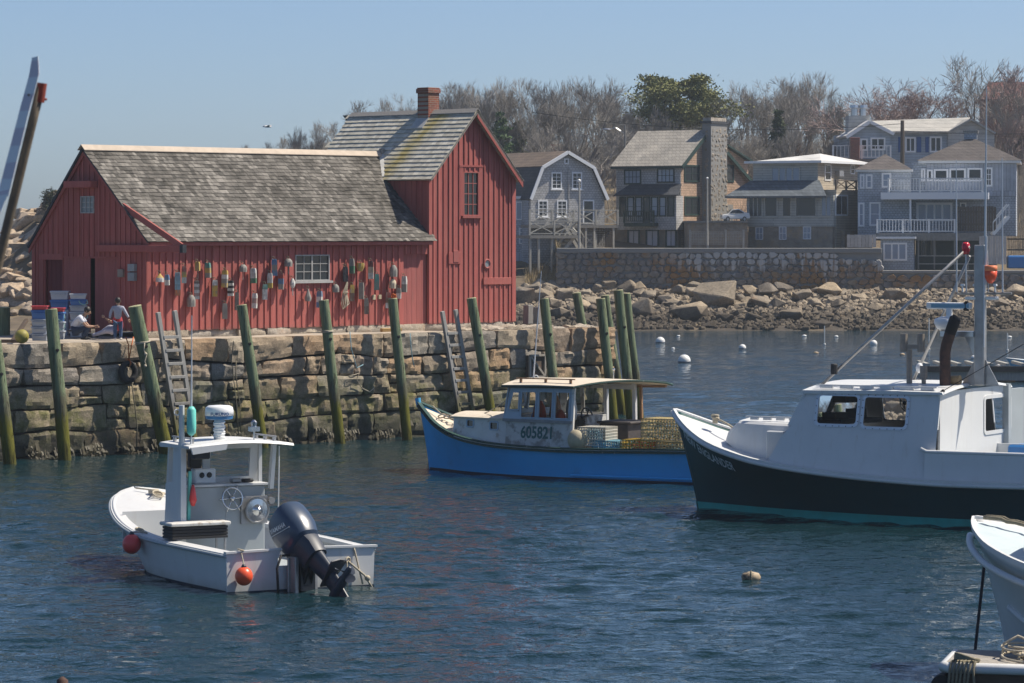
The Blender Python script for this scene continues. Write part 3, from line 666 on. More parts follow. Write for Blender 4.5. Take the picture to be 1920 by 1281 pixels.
# hoist beam along the gable, running out past the corner, and its brace
zb = (G_(230, 466)).z
mb = MB(); mb.box((-.13, -1.72, zb-.10), (-.032, G_(187, 466).y, zb+.10)); bm_ = mb.build('hoist_beam', 'red_board', shed, bevel=.01)
mb = MB(); mb.box((-.15, -1.73, zb-.11), (-.01, -1.60, zb+.11)); mb.build('beam_strap', 'dark_trim', bm_)
mb = MB(); mb.bar(V(-.08, .95, zroof(.95)-.06), V(-.08, -1.62, zb+.06), .06, .17, (0, 0, 1)); mb.build('brace', 'red_board', shed)
r0 = G_(133, 340); r1 = G_(184, 352)
mb = MB(); mb.box((-.28, r1.y, r1.z), (-.02, r0.y, r0.z)); mb.build('pulley_box', 'red_board', shed, bevel=.01)
# small fittings
def fit(name, a, b, d, mat, gab=False):
    fn = G_ if gab else P_; p, q = fn(*a), fn(*b); mb = MB()
    if gab: mb.box((-d, min(p.y, q.y), min(p.z, q.z)), (-.002, max(p.y, q.y), max(p.z, q.z)))
    else: mb.box((min(p.x, q.x), -d, min(p.z, q.z)), (max(p.x, q.x), -.002, max(p.z, q.z)))
    return mb.build(name, mat, shed, bevel=.006)
pm('meter_grey', (.30, .33, .34), (.25, .27, .28), .6); pm('meter_tan', (.33, .27, .22), None, .7)
fit('electric_box', (225, 505), (235, 520), .1, 'meter_tan', True); fit('electric_box', (245, 495), (257, 509), .12, 'meter_grey', True); fit('electric_box', (245, 511), (257, 527), .12, 'meter_grey', True)
fit('hatch', (840, 473), (862, 495), .045, 'red_board'); fit('hatch_cover', (848, 470), (858, 492), .06, 'red_door')
fit('cross_board', (905, 521), (957, 533), .05, 'red_board'); fit('outlet_box', (697, 553), (702, 562), .06, 'cream') if 'cream' in M else (pm('cream', (.55, .48, .33), None, .6), fit('outlet_box', (697, 553), (702, 562), .06, 'cream'))
fit('outlet_box', (708, 553), (713, 561), .06, 'cream')
p = P_(912, 495); mb = MB(); mb.torus(p+V(0, -.035, 0), .13, .03, (0, 1, 0), 20, 6); mb.build('porthole_ring', 'red_door', shed, smooth=True)
mb = MB(); mb.lathe([(0, .12), (.02, .12)], 16, p+V(0, -.03, 0), (0, 1, 0)); mb.build('porthole_glass', 'glass_pale', shed)
# granite sill under the boards
rng = random.Random(5); x = -.1
while x < TR-.1:
    w = min(rng.uniform(.9, 2.1), TR+.05-x); mb = MB(); mb.add(*stone_mesh([(x+.01, -.10), (x+w-.01, -.10), (x+w-.01, Z0+rng.uniform(-.02, .0)), (x+.01, Z0-.01)], .3, rng, 5, 3, .02)); mb.build('sill_stone', 'cap_stone', shed, smooth=True, auto=38); x += w

# ------------------------------------------------------------------ lobster buoys on the long wall
BC = dict(y=(.52, .36, .09), w=(.62, .62, .60), g=(.27, .26, .24), k=(.03, .03, .035), r=(.36, .07, .05), b=(.10, .20, .36), lb=(.25, .42, .50), t=(.09, .28, .25), gr=(.06, .20, .11), o=(.55, .18, .05), d=(.13, .11, .10), cr=(.58, .50, .36), p=(.45, .30, .28), br=(.20, .11, .07), dr=(.16, .04, .04), dg=(.05, .10, .08))
for n_, c_ in BC.items(): pm('buoy_'+n_, c_, tuple(x*.7 for x in c_), .75, 18, (1, 1, .4), .06, .35, .004, dirt=(.26, .24, .21), dscale=9, damt=(.46, .72))
BUOYS = [  # px, top y, bottom y, half-width px, shape, bands top->bottom, stick, label
    (293, 513, 529, 5, 'tri', 'yw', 0, 'small yellow over white wedge buoy, leftmost on the red wall'),
    (307, 515, 535, 3.5, 'box', 'bw', 0, 'small blue and white block buoy, second from the shed corner'),
    (327, 511, 554, 4.5, 'box', 'lblblbo', 0, 'tall light blue buoy with pointed orange foot near the shed corner'),
    (338.5, 499, 531, 3.7, 'box', 'ryw', 0, 'red, yellow and white block buoy behind the skiff antenna'),
    (364, 491, 508, 3.6, 'box', 'y', 1, 'short yellow buoy on a dark stick, high on the wall left of centre'),
    (384, 493, 521, 4, 'box', 'tyg', 0, 'teal, yellow and grey banded buoy next right of the short yellow one'),
    (352, 553, 575, 6, 'bul', 'g', 0, 'fat grey bullet buoy, low, just right of the skiff antenna'),
    (362.5, 526, 561, 4, 'box', 'dwgwpw', 0, 'tall white and grey striped buoy beside the fat grey bullet buoy'),
    (396, 525, 556, 4.3, 'box', 'wyy', 0, 'pale yellow tall buoy below the teal, yellow and grey one'),
    (414.6, 507, 539, 4.3, 'box', 'ywgy', 0, 'yellow buoy with pale grey middle left of the black striped one'),
    (426, 526, 555, 4.3, 'box', 'kwkwkw', 0, 'black and white striped buoy above the second piling from the ladder'),
    (415, 569, 598, 4, 'box', 'g', 0, 'split grey-white slat buoy, lowest on the left half of the wall'),
    (437, 548, 582, 3, 'box', 'd', 0, 'thin dark weathered buoy left of a green piling head'),
    (449, 496, 510, 5.5, 'bul', 'g', 1, 'squat grey buoy with a red eye and hanging stick, upper row'),
    (469, 503, 531, 4.3, 'box', 'wwgr', 0, 'white buoy with a green foot in the upper row'),
    (470.5, 550, 578, 3.8, 'box', 'wpw', 0, 'worn white and pink buoy right of a green piling head'),
    (489.6, 533, 562, 4, 'box', 'tww', 0, 'white buoy with a pale teal head, left of the white-yellow one'),
    (500, 512, 540, 3.8, 'box', 'wwy', 0, 'white buoy with a yellow lower half beside the blue-grey one'),
    (508.5, 486, 517, 4.3, 'box', 'bgb', 0, 'tall faded blue-grey buoy, highest left of the six-pane window'),
    (520, 512, 543, 4, 'box', 'rbg', 0, 'red-headed blue-grey buoy left of the white bulb buoy'),
    (534, 485, 500, 6, 'bul', 'g', 1, 'grey bell buoy with stick, top row beside the window'),
    (542, 522, 540, 4, 'bulb', 'w', 1, 'white bulb buoy on a white stick beside the window'),
    (571, 541, 565, 5, 'drop', 'g', 0, 'grey teardrop buoy hanging below the window'),
    (592, 546, 577, 4, 'box', 'bwb', 0, 'blue and white buoy below the window, left of a piling head'),
    (623, 533, 548, 5, 'bul', 'g', 0, 'small grey bullet buoy just right of the window foot'),
    (641, 500, 528, 3.8, 'box', 'k', 0, 'tall black buoy with rope hanging from it, right of the window'),
    (653.5, 485, 513, 3.8, 'box', 'ggr', 0, 'grey buoy with a red foot, high right of the window'),
    (669, 493, 509, 5.5, 'cup', 'y', 0, 'yellow cup-shaped buoy in the upper row'),
    (653, 534, 565, 3.5, 'box', 'ybr', 0, 'yellow-headed brown buoy beside the looped rope'),
    (671, 530, 561, 4, 'box', 'g', 0, 'plain weathered grey buoy below the yellow cup buoy'),
    (680.5, 559, 589, 3.6, 'box', 'gd', 0, 'rough grey buoy, lowest on the right half of the wall'),
    (689, 489, 523, 4, 'box', 'drcrw', 0, 'dark red buoy with tan and white foot in the upper row'),
    (699.5, 514, 544, 4, 'box', 't', 0, 'plain teal buoy above the small cream boxes'),
    (731, 497, 519, 5.5, 'bul', 'g', 0, 'round-shouldered grey buoy, topmost of the hanging string'),
    (729.5, 523, 541, 5, 'bul', 'cr', 0, 'cream bullet buoy hanging under the round grey one'),
    (741, 540, 560, 3.6, 'box', 'gw', 0, 'grey-white block buoy just above a green piling head'),
    (751.5, 518, 548, 4, 'box', 'wg', 0, 'tall white-sided buoy nearest the right-hand shed door'),
    (721, 548, 578, 4, 'box', 'rbrw', 0, 'red, brown and white buoy left of a green piling head')]
import re
for px_, ya, yb, hw, shp, bands, stick, lab in BUOYS:
    a = P_(px_, ya); b = P_(px_, yb); w = hw/F_PX*SH.world(a).y*1.42; base = SH.world(V(b.x, -.15, b.z))
    root = empty('lobster_buoy', base, U_ANG+random.Random(lab).uniform(-.25, .25)); tag(root, lab, 'buoy', 'lobster buoys hung on the shed wall')
    root.rotation_euler.y = random.Random(lab+'x').uniform(-.05, .05)
    keys = re.findall(r'lb|gr|cr|br|dr|dg|[ywgkrbtodp]', bands); H_ = a.z-b.z; n = len(keys)
    def rad(s):
        if shp == 'box': return w*(1-.06*abs(s-.5)) if s < .93 else w*.8
        if shp == 'tri': return w*1.15*(1 if s < .45 else max(.15, 1-(s-.45)*1.6))
        if shp == 'bul': return w*(1-.05*(1-s)) if s < .45 else w*max(.18, sqrt(max(0, 1-((s-.45)/.6)**2)))
        if shp == 'bulb': return w*(.25+.75*sin(pi*min(1, s*.85+.12)))
        if shp == 'drop': return w*max(.1, (1-(s-.25)*1.25) if s > .25 else .8+.8*s)
        if shp == 'cup': return w*(.5+.5*min(1, s*1.8))
    ns = 4 if shp == 'box' else 8
    for i, k in enumerate(keys):
        s1, s0 = 1-i/n, 1-(i+1)/n; st = 4 if shp != 'box' or n == 1 else 2
        mb = MB(); prof = [(lerp(s0, s1, j/st)*H_+(.001 if j == 0 else 0), rad(lerp(s0, s1, j/st))*(1.2 if ns == 4 else 1)) for j in range(st+1)]; mb.lathe(prof, ns)
        o = mb.build('buoy_band', 'buoy_'+k, root, smooth=(ns > 4), auto=40)
        if ns == 4: o.rotation_euler = (0, 0, pi/4)
    mb = MB(); mb.torus((0, .03, H_+.03), .045, .009, (1, .2, 0), 10, 5); mb.tube([(0, .05, H_+.05), (0, .14, H_+.09)], .008, 5); mb.build('hanging_loop', 'rope_old', root)
    if stick: mb = MB(); mb.tube([(0, 0, .0), (.01, 0, -.22)], .016, 5); mb.build('stick', 'buoy_d' if shp != 'bulb' else 'buoy_w', root)
# rope hung from the black buoy, and the orange-yellow knot
p = P_(641, 500); q = P_(640, 582); rr = empty('hanging_rope', SH.world(V(p.x, -.1, q.z)), U_ANG); tag(rr, 'looped white rope hanging from the black buoy', 'rope'); h = p.z-q.z; mb = MB()
for k in range(4):
    o_ = .05*k-.08; mb.tube([(.0, 0, h), (.12, -.02, h-.05), (.08+o_*.4, -.03, h*.6), (o_, -.04, h*.42), (o_*1.3-.05, -.05-.01*k, .2), (o_-.02, -.05, .03+.03*k), (o_+.08, -.05, .2), (.04, -.04, h*.42)], .015, 5)
mb.torus((0, -.05, h*.4), .07, .02, (0, .3, 1), 12, 5); mb.build('loops', 'rope', rr, smooth=True)
p = P_(734, 556); mb = MB(); 
for k in range(5): mb.torus((.03*cos(k*2), -.04+.02*k, .03*sin(k*1.7)), .06, .018, (cos(k), 1, sin(k*2)), 10, 5)
o = mb.build('orange_rope_knot', 'rope_orange', None, smooth=True); o.location = SH.world(V(p.x, -.1, p.z)); tag(o, 'orange rope knot hung below the cream bullet buoy', 'rope')

# ------------------------------------------------------------------ boats
t = NT('boat_white'); v = t.coord('Object', (1, 1, 1)); c = t.mix(t.ramp(t.noise(v, 1.2, 5, .6), [(.35, 0.0), (.65, 1.0)]), (.65, .66, .66), (.605, .615, .62))
c = t.mix(t.math('MULTIPLY', t.ramp(t.noise(t.coord('Object', (4, 4, .35)), 1.6, 6, .7), [(.55, 0.0), (.72, 1.0)]), .30), c, (.46, .42, .36)); c = t.mix(t.math('MULTIPLY', t.ramp(t.noise(t.coord('Object', (9, 9, .5)), 1.8, 4, .7), [(.66, 0.0), (.72, 1.0)]), .35), c, (.40, .29, .19))
g = t.n('ShaderNodeNewGeometry'); s3 = t.n('ShaderNodeSeparateXYZ'); t.l(g.outputs['Position'], s3.inputs[0]); mr = t.n('ShaderNodeMapRange', clamp=True); t.l(t.math('ADD', s3.outputs[2], t.math('MULTIPLY', t.noise(v, 3, 5, .7), .25)), mr.inputs[0]); mr.inputs[1].default_value = .14; mr.inputs[2].default_value = .34; mr.inputs[3].default_value = .45; mr.inputs[4].default_value = 0
c = t.mix(mr.outputs[0], c, (.34, .33, .24)); t.col(c); t.set(Roughness=.42, Specular_IOR_Level=.4); t.bump(t.noise(v, 6, 4, .6), .05, .004)
pm('boat_white_old', (.66, .66, .64), (.58, .57, .54), .6, 2.2, rnd=.03, bump=.2, dist=.005, dirt=(.36, .31, .25), dscale=4.5, damt=(.56, .70))
pm('cabin_peel', (.56, .56, .54), (.48, .47, .44), .7, 3.0, rnd=.0, bump=.3, dist=.004, dirt=(.26, .25, .23), dscale=3.2, damt=(.50, .60))
pm('grey_paint', (.40, .44, .46), (.35, .385, .40), .5, 1.5, rnd=.02, bump=.05)
pm('hull_blue', (.03, .42, .84), (.03, .37, .76), .55, 1.1, rnd=0, bump=.06, dist=.005, dirt=(.03, .30, .60), dscale=1.8, damt=(.58, .85))
pm('hull_dark', (.0005, .058, .070), (.0005, .050, .060), .45, .8, rnd=0, bump=.02, spec=.18)
pm('boot_teal', (.02, .42, .38), (.02, .33, .29), .6, 3, rnd=0)
pm('boot_navy', (.012, .025, .05), (.02, .035, .05), .6, 3, rnd=0)
pm('trim_green', (.012, .050, .042), (.02, .06, .05), .6, 6, rnd=0, dirt=(.36, .38, .36), dscale=7, damt=(.62, .72))
pm('deck_tan', (.58, .50, .40), (.66, .60, .50), .8, 3, rnd=0, dirt=(.42, .35, .26), dscale=3)
pm('varnish', (.30, .17, .08), (.22, .12, .055), .5, 6, (1, 6, 6))
pm('frame_blue', (.38, .47, .55), (.33, .41, .48), .6, 4, rnd=.02, dirt=(.42, .38, .32), dscale=5, damt=(.6, .7))
plain('alloy', (.55, .56, .57), .32, .9); pm('alloy_dull', (.42, .42, .42), (.34, .33, .32), .45, 5, metal=.7, rnd=.02); plain('steel', (.62, .62, .62), .2, 1.0)
plain('black_gloss', (.012, .013, .016), .25); plain('black_matt', (.02, .02, .022), .7); plain('navy_cowl', (.04, .062, .105), .3); plain('navy_leg', (.028, .036, .055), .45)
plain('orange_vinyl', (.80, .10, .035), .35); plain('pink_vinyl', (.78, .075, .075), .35); plain('orange_light', (.82, .24, .10), .45); plain('red_lens', (.55, .02, .04), .25); pm('teal_float', (.16, .60, .52), (.13, .52, .45), .5)
plain('radar_white', (.78, .79, .80), .3); plain('radar_blue', (.05, .17, .36), .35); plain('letter_blue', (.03, .09, .26), .5); plain('letter_white', (.62, .70, .74), .5); plain('letter_green', (.012, .10, .095), .6); plain('letter_silver', (.60, .63, .66), .35)
pm('rust', (.11, .055, .04), (.05, .03, .025), .8, 7, rnd=0); pm('soot', (.02, .016, .015), None, .8); pm('tan_bronze', (.28, .24, .20), (.22, .19, .16), .5, 6, (1, 1, 6)); pm('tan_barrel', (.45, .30, .15), (.36, .24, .12), .6)
pm('oilskin', (.55, .09, .04), (.45, .07, .03), .6); plain('blue_tub', (.03, .17, .45), .4); plain('cushion', (.04, .055, .075), .7); plain('screen', (.02, .03, .04), .2)
class Hull:
    """lofted round hull: tables over s = 0 (stem) .. 1 (stern)"""
    def __init__(s, L, ys, zs, yw, rake, keel=-.5, p=1.25, xoff=0.0, wlx=0.0):
        s.L, s.ys, s.zs, s.yw, s.rake, s.keel, s.p, s.xo, s.wlx = L, ys, zs, yw, rake, keel, p, xoff, wlx
    def stem(s, z): 
        zt = s.zs[0][1]; return -s.rake*max(0, z/zt)**1.15 if z > 0 else .35*(z/s.keel)
    def pt(s, q, z, side=-1):
        zs = cinterp(s.zs, q); ys = max(0, cinterp(s.ys, q)); yw = max(0, cinterp(s.yw, q))
        y = yw+(ys-yw)*max(0, z/zs)**s.p if z >= 0 else yw*max(0, 1-(z/s.keel)**2)**.5
        x = s.L*q+s.stem(z)*(1-q)**2.5
        return Vector((x+s.xo, side*y, z))
    def sheer(s, q, dz=0.0, inset=0.0, side=-1):
        z = cinterp(s.zs, q); p = s.pt(q, z, side); p.y -= side*min(inset, abs(p.y)); p.z += dz; return p
    def q_at(s, x, z):
        q = .3
        for _ in range(12): q = (x-s.xo-s.stem(z)*(1-max(0, min(1, q)))**2.5)/s.L
        return max(0, min(1, q))
    def shell(s, root, mat, n=34, m=12, transom=True, solid=.04, name='hull'):
        mb = MB(); rings = []
        qs = [(i/n)**1.35 for i in range(n+1)]
        for q in qs:
            zs = cinterp(s.zs, q); r = []
            hs = [s.keel+(0-s.keel)*i/4 for i in range(4)]+[zs*i/m for i in range(m+1)]
            r = [s.pt(q, z, -1) for z in reversed(hs)]+[s.pt(q, z, 1) for z in hs[1:]]
            rings.append(r)
        mb.loft(rings)
        if transom:
            b = len(mb.v)-len(rings[-1]); mb.f.append(tuple(range(b, len(mb.v)))); mb.c.append(None)
        o = mb.build(name, mat, root, smooth=True, auto=40); 
        if solid: md = o.modifiers.new('solid', 'SOLIDIFY'); md.thickness = solid; md.offset = -1
        return o
    def band(s, root, z0, z1, mat, name, off=.006, q0=0.0, q1=1.0, n=40):
        mb = MB()
        for side in (-1, 1):
            rings = []
            for i in range(n+1):
                q = q0+(q1-q0)*(i/n)**1.3; r = []
                for z in ([z0+(z1-z0)*j/3 for j in range(4)]): 
                    p = s.pt(q, z, side); p.y += side*off; p.x -= off*1.5*(1-q)**6; r.append(p)
                rings.append(r)
            mb.loft(rings)
        return mb.build(name, mat, root, smooth=True)
    def rail(s, root, mat, name, r=.035, dz=0.0, out=.01, q1=1.0, n=44, flat=None, q0=0.0):
        mb = MB()
        for side in (-1, 1):
            pts = []
            for i in range(n+1):
                q = q0+(q1-q0)*(i/n)**1.3; p = s.sheer(q, dz, -out, side); p.x -= out*(1-q)**6; pts.append(p)
            if flat:
                rings = []
                for p in pts: rings.append([p+V(0, side*flat[0], -flat[1]), p+V(0, side*flat[0], flat[1]), p+V(0, -side*flat[0], flat[1]), p+V(0, -side*flat[0], -flat[1])])
                mb.loft(rings, True, True)
            else: mb.tube(pts, r, 8)
        return mb.build(name, mat, root, smooth=not flat)
    def deck(s, root, mat, name, q0, q1, drop=.06, camber=.06, n=24, inset=.03):
        mb = MB(); rings = []
        for i in range(n+1):
            q = q0+(q1-q0)*i/n; a = s.sheer(q, -drop, inset, -1); b = s.sheer(q, -drop, inset, 1); r = []
            for j in range(7):
                t_ = j/6; p = a.lerp(b, t_); p.z += camber*abs(a.y)*4*t_*(1-t_); r.append(p)
            rings.append(r)
        mb.loft(rings); return mb.build(name, mat, root, smooth=True)
def panel(mb, f, xa, xb, za, zb, holes, th):
    """sheet (x, z) -> f with square holes; f(x, d, z), d in 0..th"""
    xs = sorted({xa, xb} | {h[0] for h in holes} | {h[1] for h in holes}); zs = sorted({za, zb} | {h[2] for h in holes} | {h[3] for h in holes})
    for x0, x1 in zip(xs, xs[1:]):
        for z0, z1 in zip(zs, zs[1:]):
            cx_, cz_ = (x0+x1)/2, (z0+z1)/2
            if any(h[0] < cx_ < h[1] and h[2] < cz_ < h[3] for h in holes): continue
            mb.add([f(x0, 0, z0), f(x1, 0, z0), f(x1, 0, z1), f(x0, 0, z1), f(x0, th, z0), f(x1, th, z0), f(x1, th, z1), f(x0, th, z1)], [(0, 1, 2, 3), (7, 6, 5, 4), (0, 4, 5, 1), (1, 5, 6, 2), (2, 6, 7, 3), (3, 7, 4, 0)])
def rframe(mb, f, h, w, d0, d1, r=.06, n=4):
    """rounded window frame ring around hole h = (x0, x1, z0, z1)"""
    def ring(g, d):
        x0, x1, z0, z1 = h[0]-g, h[1]+g, h[2]-g, h[3]+g; rr = r+max(0, g); pts = []
        for cx_, cz_, a0 in ((x1-rr, z1-rr, 0), (x0+rr, z1-rr, 90), (x0+rr, z0+rr, 180), (x1-rr, z0+rr, 270)):
            for k in range(n+1): a = radians(a0+90*k/n); pts.append(f(cx_+rr*cos(a), d, cz_+rr*sin(a)))
        return pts
    A, B, C, D_ = ring(-w*.3, d0), ring(w, d0), ring(w, d1), ring(-w*.3, d1); m = len(A)
    b = len(mb.v); mb.loft([A, B, C, D_, A], True)
def text_mesh(name, body, size, mat, parent, fmap, bold=0.0, sx=1.0):
    """flat lettering wrapped onto a surface: fmap(u, v) -> point"""
    cu = bpy.data.curves.new(name, 'FONT'); cu.body = body; cu.size = size; cu.offset = bold; cu.resolution_u = 3; tmp = bpy.data.objects.new('tmp', cu); me = bpy.data.meshes.new_from_object(tmp); bpy.data.objects.remove(tmp)
    bm = bmesh.new(); bm.from_mesh(me); bmesh.ops.triangulate(bm, faces=bm.faces); bmesh.ops.subdivide_edges(bm, edges=[e for e in bm.edges if e.calc_length() > size*.25], cuts=1)
    for v_ in bm.verts: v_.co = fmap(v_.co.x*sx, v_.co.y)
    bm.to_mesh(me); bm.free(); me.materials.clear(); me.materials.append(M[mat]); me.name = name
    return inst(name, me, parent)
def wheel(mb, c, R, axis, r=.016, spokes=5, handles=False):
    mb.torus(c, R, r, axis, 22, 6); ax = Vector(axis).normalized(); e = ax.orthogonal().normalized(); g = ax.cross(e)
    for k in range(spokes):
        a = 2*pi*k/spokes+.3; d = e*cos(a)+g*sin(a); mb.tube([Vector(c), Vector(c)+d*(R*(1.35 if handles else 1))], r*.8, 5)
    mb.lathe([(-.02, .05), (.03, .05), (.05, .02)], 8, c, axis)

# ---- blue lobster boat ------------------------------------------------
BF = Frame(ground(805, 880), -radians(30.4))
blue = empty('blue_lobster_boat', BF.o, BF.a); tag(blue, 'worn blue lobster boat 605821 with white cabin moored under the pier', 'boat')
hb = Hull(10.6, [(0, .02), (.035, .36), (.08, .75), (.14, 1.12), (.21, 1.38), (.3, 1.5), (.45, 1.55), (.7, 1.5), (1, 1.25)], [(0, 1.66), (.03, 1.46), (.07, 1.22), (.13, 1.0), (.21, .85), (.31, .77), (.46, .74), (.65, .78), (1, .86)], [(0, .0), (.06, .28), (.13, .7), (.21, 1.03), (.33, 1.33), (.5, 1.42), (.75, 1.36), (1, 1.1)], .30)
hb.shell(blue, 'hull_blue'); hb.band(blue, -.12, .055, 'boot_navy', 'boot_stripe', .008)
hb.rail(blue, 'trim_green', 'rub_rail', dz=-.05, out=.03, flat=(.03, .028)); hb.rail(blue, 'trim_green', 'gunwale', dz=.02, out=.0, flat=(.075, .02)); hb.rail(blue, 'boat_white_old', 'gunwale_strip', dz=-.0, out=.05, flat=(.012, .012), q0=.15)
hb.deck(blue, 'deck_tan', 'foredeck', .0, .32, .05, .05)
mb = MB(); mb.box((4.6, -1.36, .25), (10.3, 1.36, .29)); mb.build('sole', 'deck_tan', blue)
mb = MB(); mb.tube([hb.sheer(0, .0)+V(-.0, 0, -.1), hb.sheer(0, .05)+V(-.03, 0, .08)], [.06, .075], 8); mb.build('stem_head', 'bow_cap', blue) if 'bow_cap' in M else (plain('bow_cap', (.09, .42, .72), .4), mb.build('stem_head', 'bow_cap', blue))
# trunk cabin forward
def tp(x, d, z, w0=.70, w1=1.06, x0=1.15, x1=2.95):
    k = max(0, min(1, (x-x0)/(x1-x0))); return V(x, -lerp(w0, w1, k)+d-(1.45-z)*.06, z)
mb = MB(); ports = [(1.60, 1.80, 1.17, 1.33), (2.36, 2.60, 1.13, 1.30)]
panel(mb, tp, 1.15, 2.95, .62, 1.40, ports, .04); panel(mb, lambda x, d, z: V(x, -tp(x, d, z).y, z), 1.15, 2.95, .62, 1.40, [], .04)
mb.add([(1.15, -.74, .62), (1.15, .74, .62), (1.15, .7, 1.40), (1.15, -.7, 1.40)], [(0, 1, 2, 3)]); tr_ = mb.build('trunk_cabin', 'boat_white_old', blue)
mb = MB(); rings = []
for x in (1.08, 1.6, 2.2, 3.0):
    w = -tp(max(1.15, x), 0, 1.4).y+.05; rings.append([V(x, -w+2*w*j/6, 1.405+.10*4*(j/6)*(1-j/6)) for j in range(7)])
mb.loft(rings); mb.build('trunk_roof', 'deck_tan', blue, solid=.04)
for h in ports:
    mb = MB(); rframe(mb, tp, h, .03, -.015, .0, .02); k = mb.build('porthole_frame', 'frame_blue', tr_)
    mb = MB(); mb.add([tp(h[0], .02, h[2]), tp(h[1], .02, h[2]), tp(h[1], .02, h[3]), tp(h[0], .02, h[3])], [(0, 1, 2, 3)]); mb.build('porthole_glass', 'glass_dark', k)
# wheelhouse
HW = 1.10
def hp(x, d, z): return V(x, -HW+d-(2.2-z)*.10, z)
def hs(x, d, z): return V(x, HW-d+(2.2-z)*.10, z)
wins = [(3.36, 3.76, 1.46, 2.08), (3.85, 4.22, 1.46, 2.09), (4.31, 4.70, 1.46, 2.09)]
mb = MB(); panel(mb, hp, 3.30, 4.80, 1.38, 2.2, wins, .04); 
mb.add([hp(2.86, 0, 1.40), hp(3.30, 0, 1.38), hp(3.30, 0, 1.60), hp(2.93, 0, 1.62)], [(0, 1, 2, 3)]); mb.add([hp(2.93, 0, 1.62), hp(3.0, 0, 1.62), hp(3.12, 0, 2.08), hp(3.03, 0, 2.2)], [(0, 1, 2, 3)]); mb.add([hp(3.03, 0, 2.2), hp(3.10, 0, 2.08), hp(3.30, 0, 2.08), hp(3.30, 0, 2.2)], [(0, 1, 2, 3)])
wh = mb.build('wheelhouse_side', 'frame_blue', blue)
mb = MB(); panel(mb, hs, 3.0, 4.5, .6, 1.45, [], .03); panel(mb, hs, 3.0, 4.5, 1.45, 2.2, [(3.2, 3.75, 1.5, 2.1), (3.85, 4.4, 1.5, 2.1)], .03); mb.build('wheelhouse_side', 'cabin_peel', blue)
mb = MB(); panel(mb, hp, 2.95, 4.80, .66, 1.36, [], .04); lower = mb.build('cabin_panel', 'cabin_peel', blue)
mb = MB(); mb.add([hp(2.86, -.012, 1.35), hp(4.82, -.012, 1.33), hp(4.82, -.012, 1.40), hp(2.86, -.012, 1.42)], [(0, 1, 2, 3)]); mb.build('sill_strip', 'trim_grey', blue, solid=.03) if 'trim_grey' in M else (pm('trim_grey', (.20, .21, .22), (.28, .28, .27), .8, 6), mb.build('sill_strip', 'trim_grey', blue, solid=.03))
for h in [(3.02, 3.28, 1.64, 2.06)]+wins:
    mb = MB(); mb.add([hp(h[0], .025, h[2]), hp(h[1], .025, h[2]), hp(h[1], .025, h[3]), hp(h[0]+(.06 if h[0] < 3.2 else 0), .025, h[3])], [(0, 1, 2, 3)]); mb.build('pane', 'glass_clear', wh)
    mb = MB(); rframe(mb, hp, h, .022, -.02, .0, .01, 1); mb.build('window_frame', 'frame_blue', wh)
mb = MB(); mb.add([(2.86, -1.14, 1.40), (2.86, 1.14, 1.40), (2.98, 1.1, 2.2), (2.98, -1.1, 2.2), (2.90, -.95, 1.62), (2.90, .95, 1.62), (2.965, .95, 2.1), (2.965, -.95, 2.1)], [(0, 1, 5, 4), (1, 2, 6, 5), (2, 3, 7, 6), (3, 0, 4, 7)]); mb.bar((2.93, 0, 1.6), (2.98, 0, 2.12), .08, .05); mb.build('windscreen_frame', 'frame_blue', blue, solid=.03)
mb = MB(); mb.add([(2.91, -.95, 1.62), (2.91, .95, 1.62), (2.975, .95, 2.1), (2.975, -.95, 2.1)], [(0, 1, 2, 3)]); mb.build('windscreen', 'glass_clear', blue)
mb = MB(); mb.bar(hp(4.80, .02, .7), hp(4.80, .02, 2.22), .07, .07, (1, 0, 0)); mb.build('corner_post', 'boat_white_old', blue)
# roof: shorter to port, longer to starboard
mb = MB(); rings = []
for i in range(9):
    a = i/8; y = lerp(-1.22, 1.28, a); xa = 2.84; xb = lerp(4.86, 6.25, min(1, a*1.15)); z = 2.25+.13*4*a*(1-a); rings.append([V(xa, y, z-.01), V((xa+xb)/2, y, z+.015), V(xb, y, z-.0), V(xb, y, z-.05), V(xa, y, z-.06)])
mb.loft(rings, True, True); rf = mb.build('cabin_roof', 'deck_tan', blue, smooth=False)
mb = MB(); mb.tube([r[0]+V(0, 0, -.03) for r in rings][::-1]+[rings[0][2]+V(0, 0, -.025)]+[r[2]+V(0, 0, -.025) for r in rings[1:]], .03, 5); mb.build('roof_edge', 'trim_green', rf)
mb = MB(); mb.bar((3.1, -.95, 2.40), (4.75, -.95, 2.40), .04, .03); [mb.box((x, -.97, 2.3), (x+.06, -.93, 2.39)) for x in (3.2, 3.9, 4.6)]; mb.build('roof_hand_rail', 'varnish', rf)
mb = MB(); mb.tube([(5.0, .55, 2.36), (5.0, .55, 2.58)], .014, 6); mb.ball((5.0, .55, 2.6), .035); mb.build('deck_light', 'steel', rf)
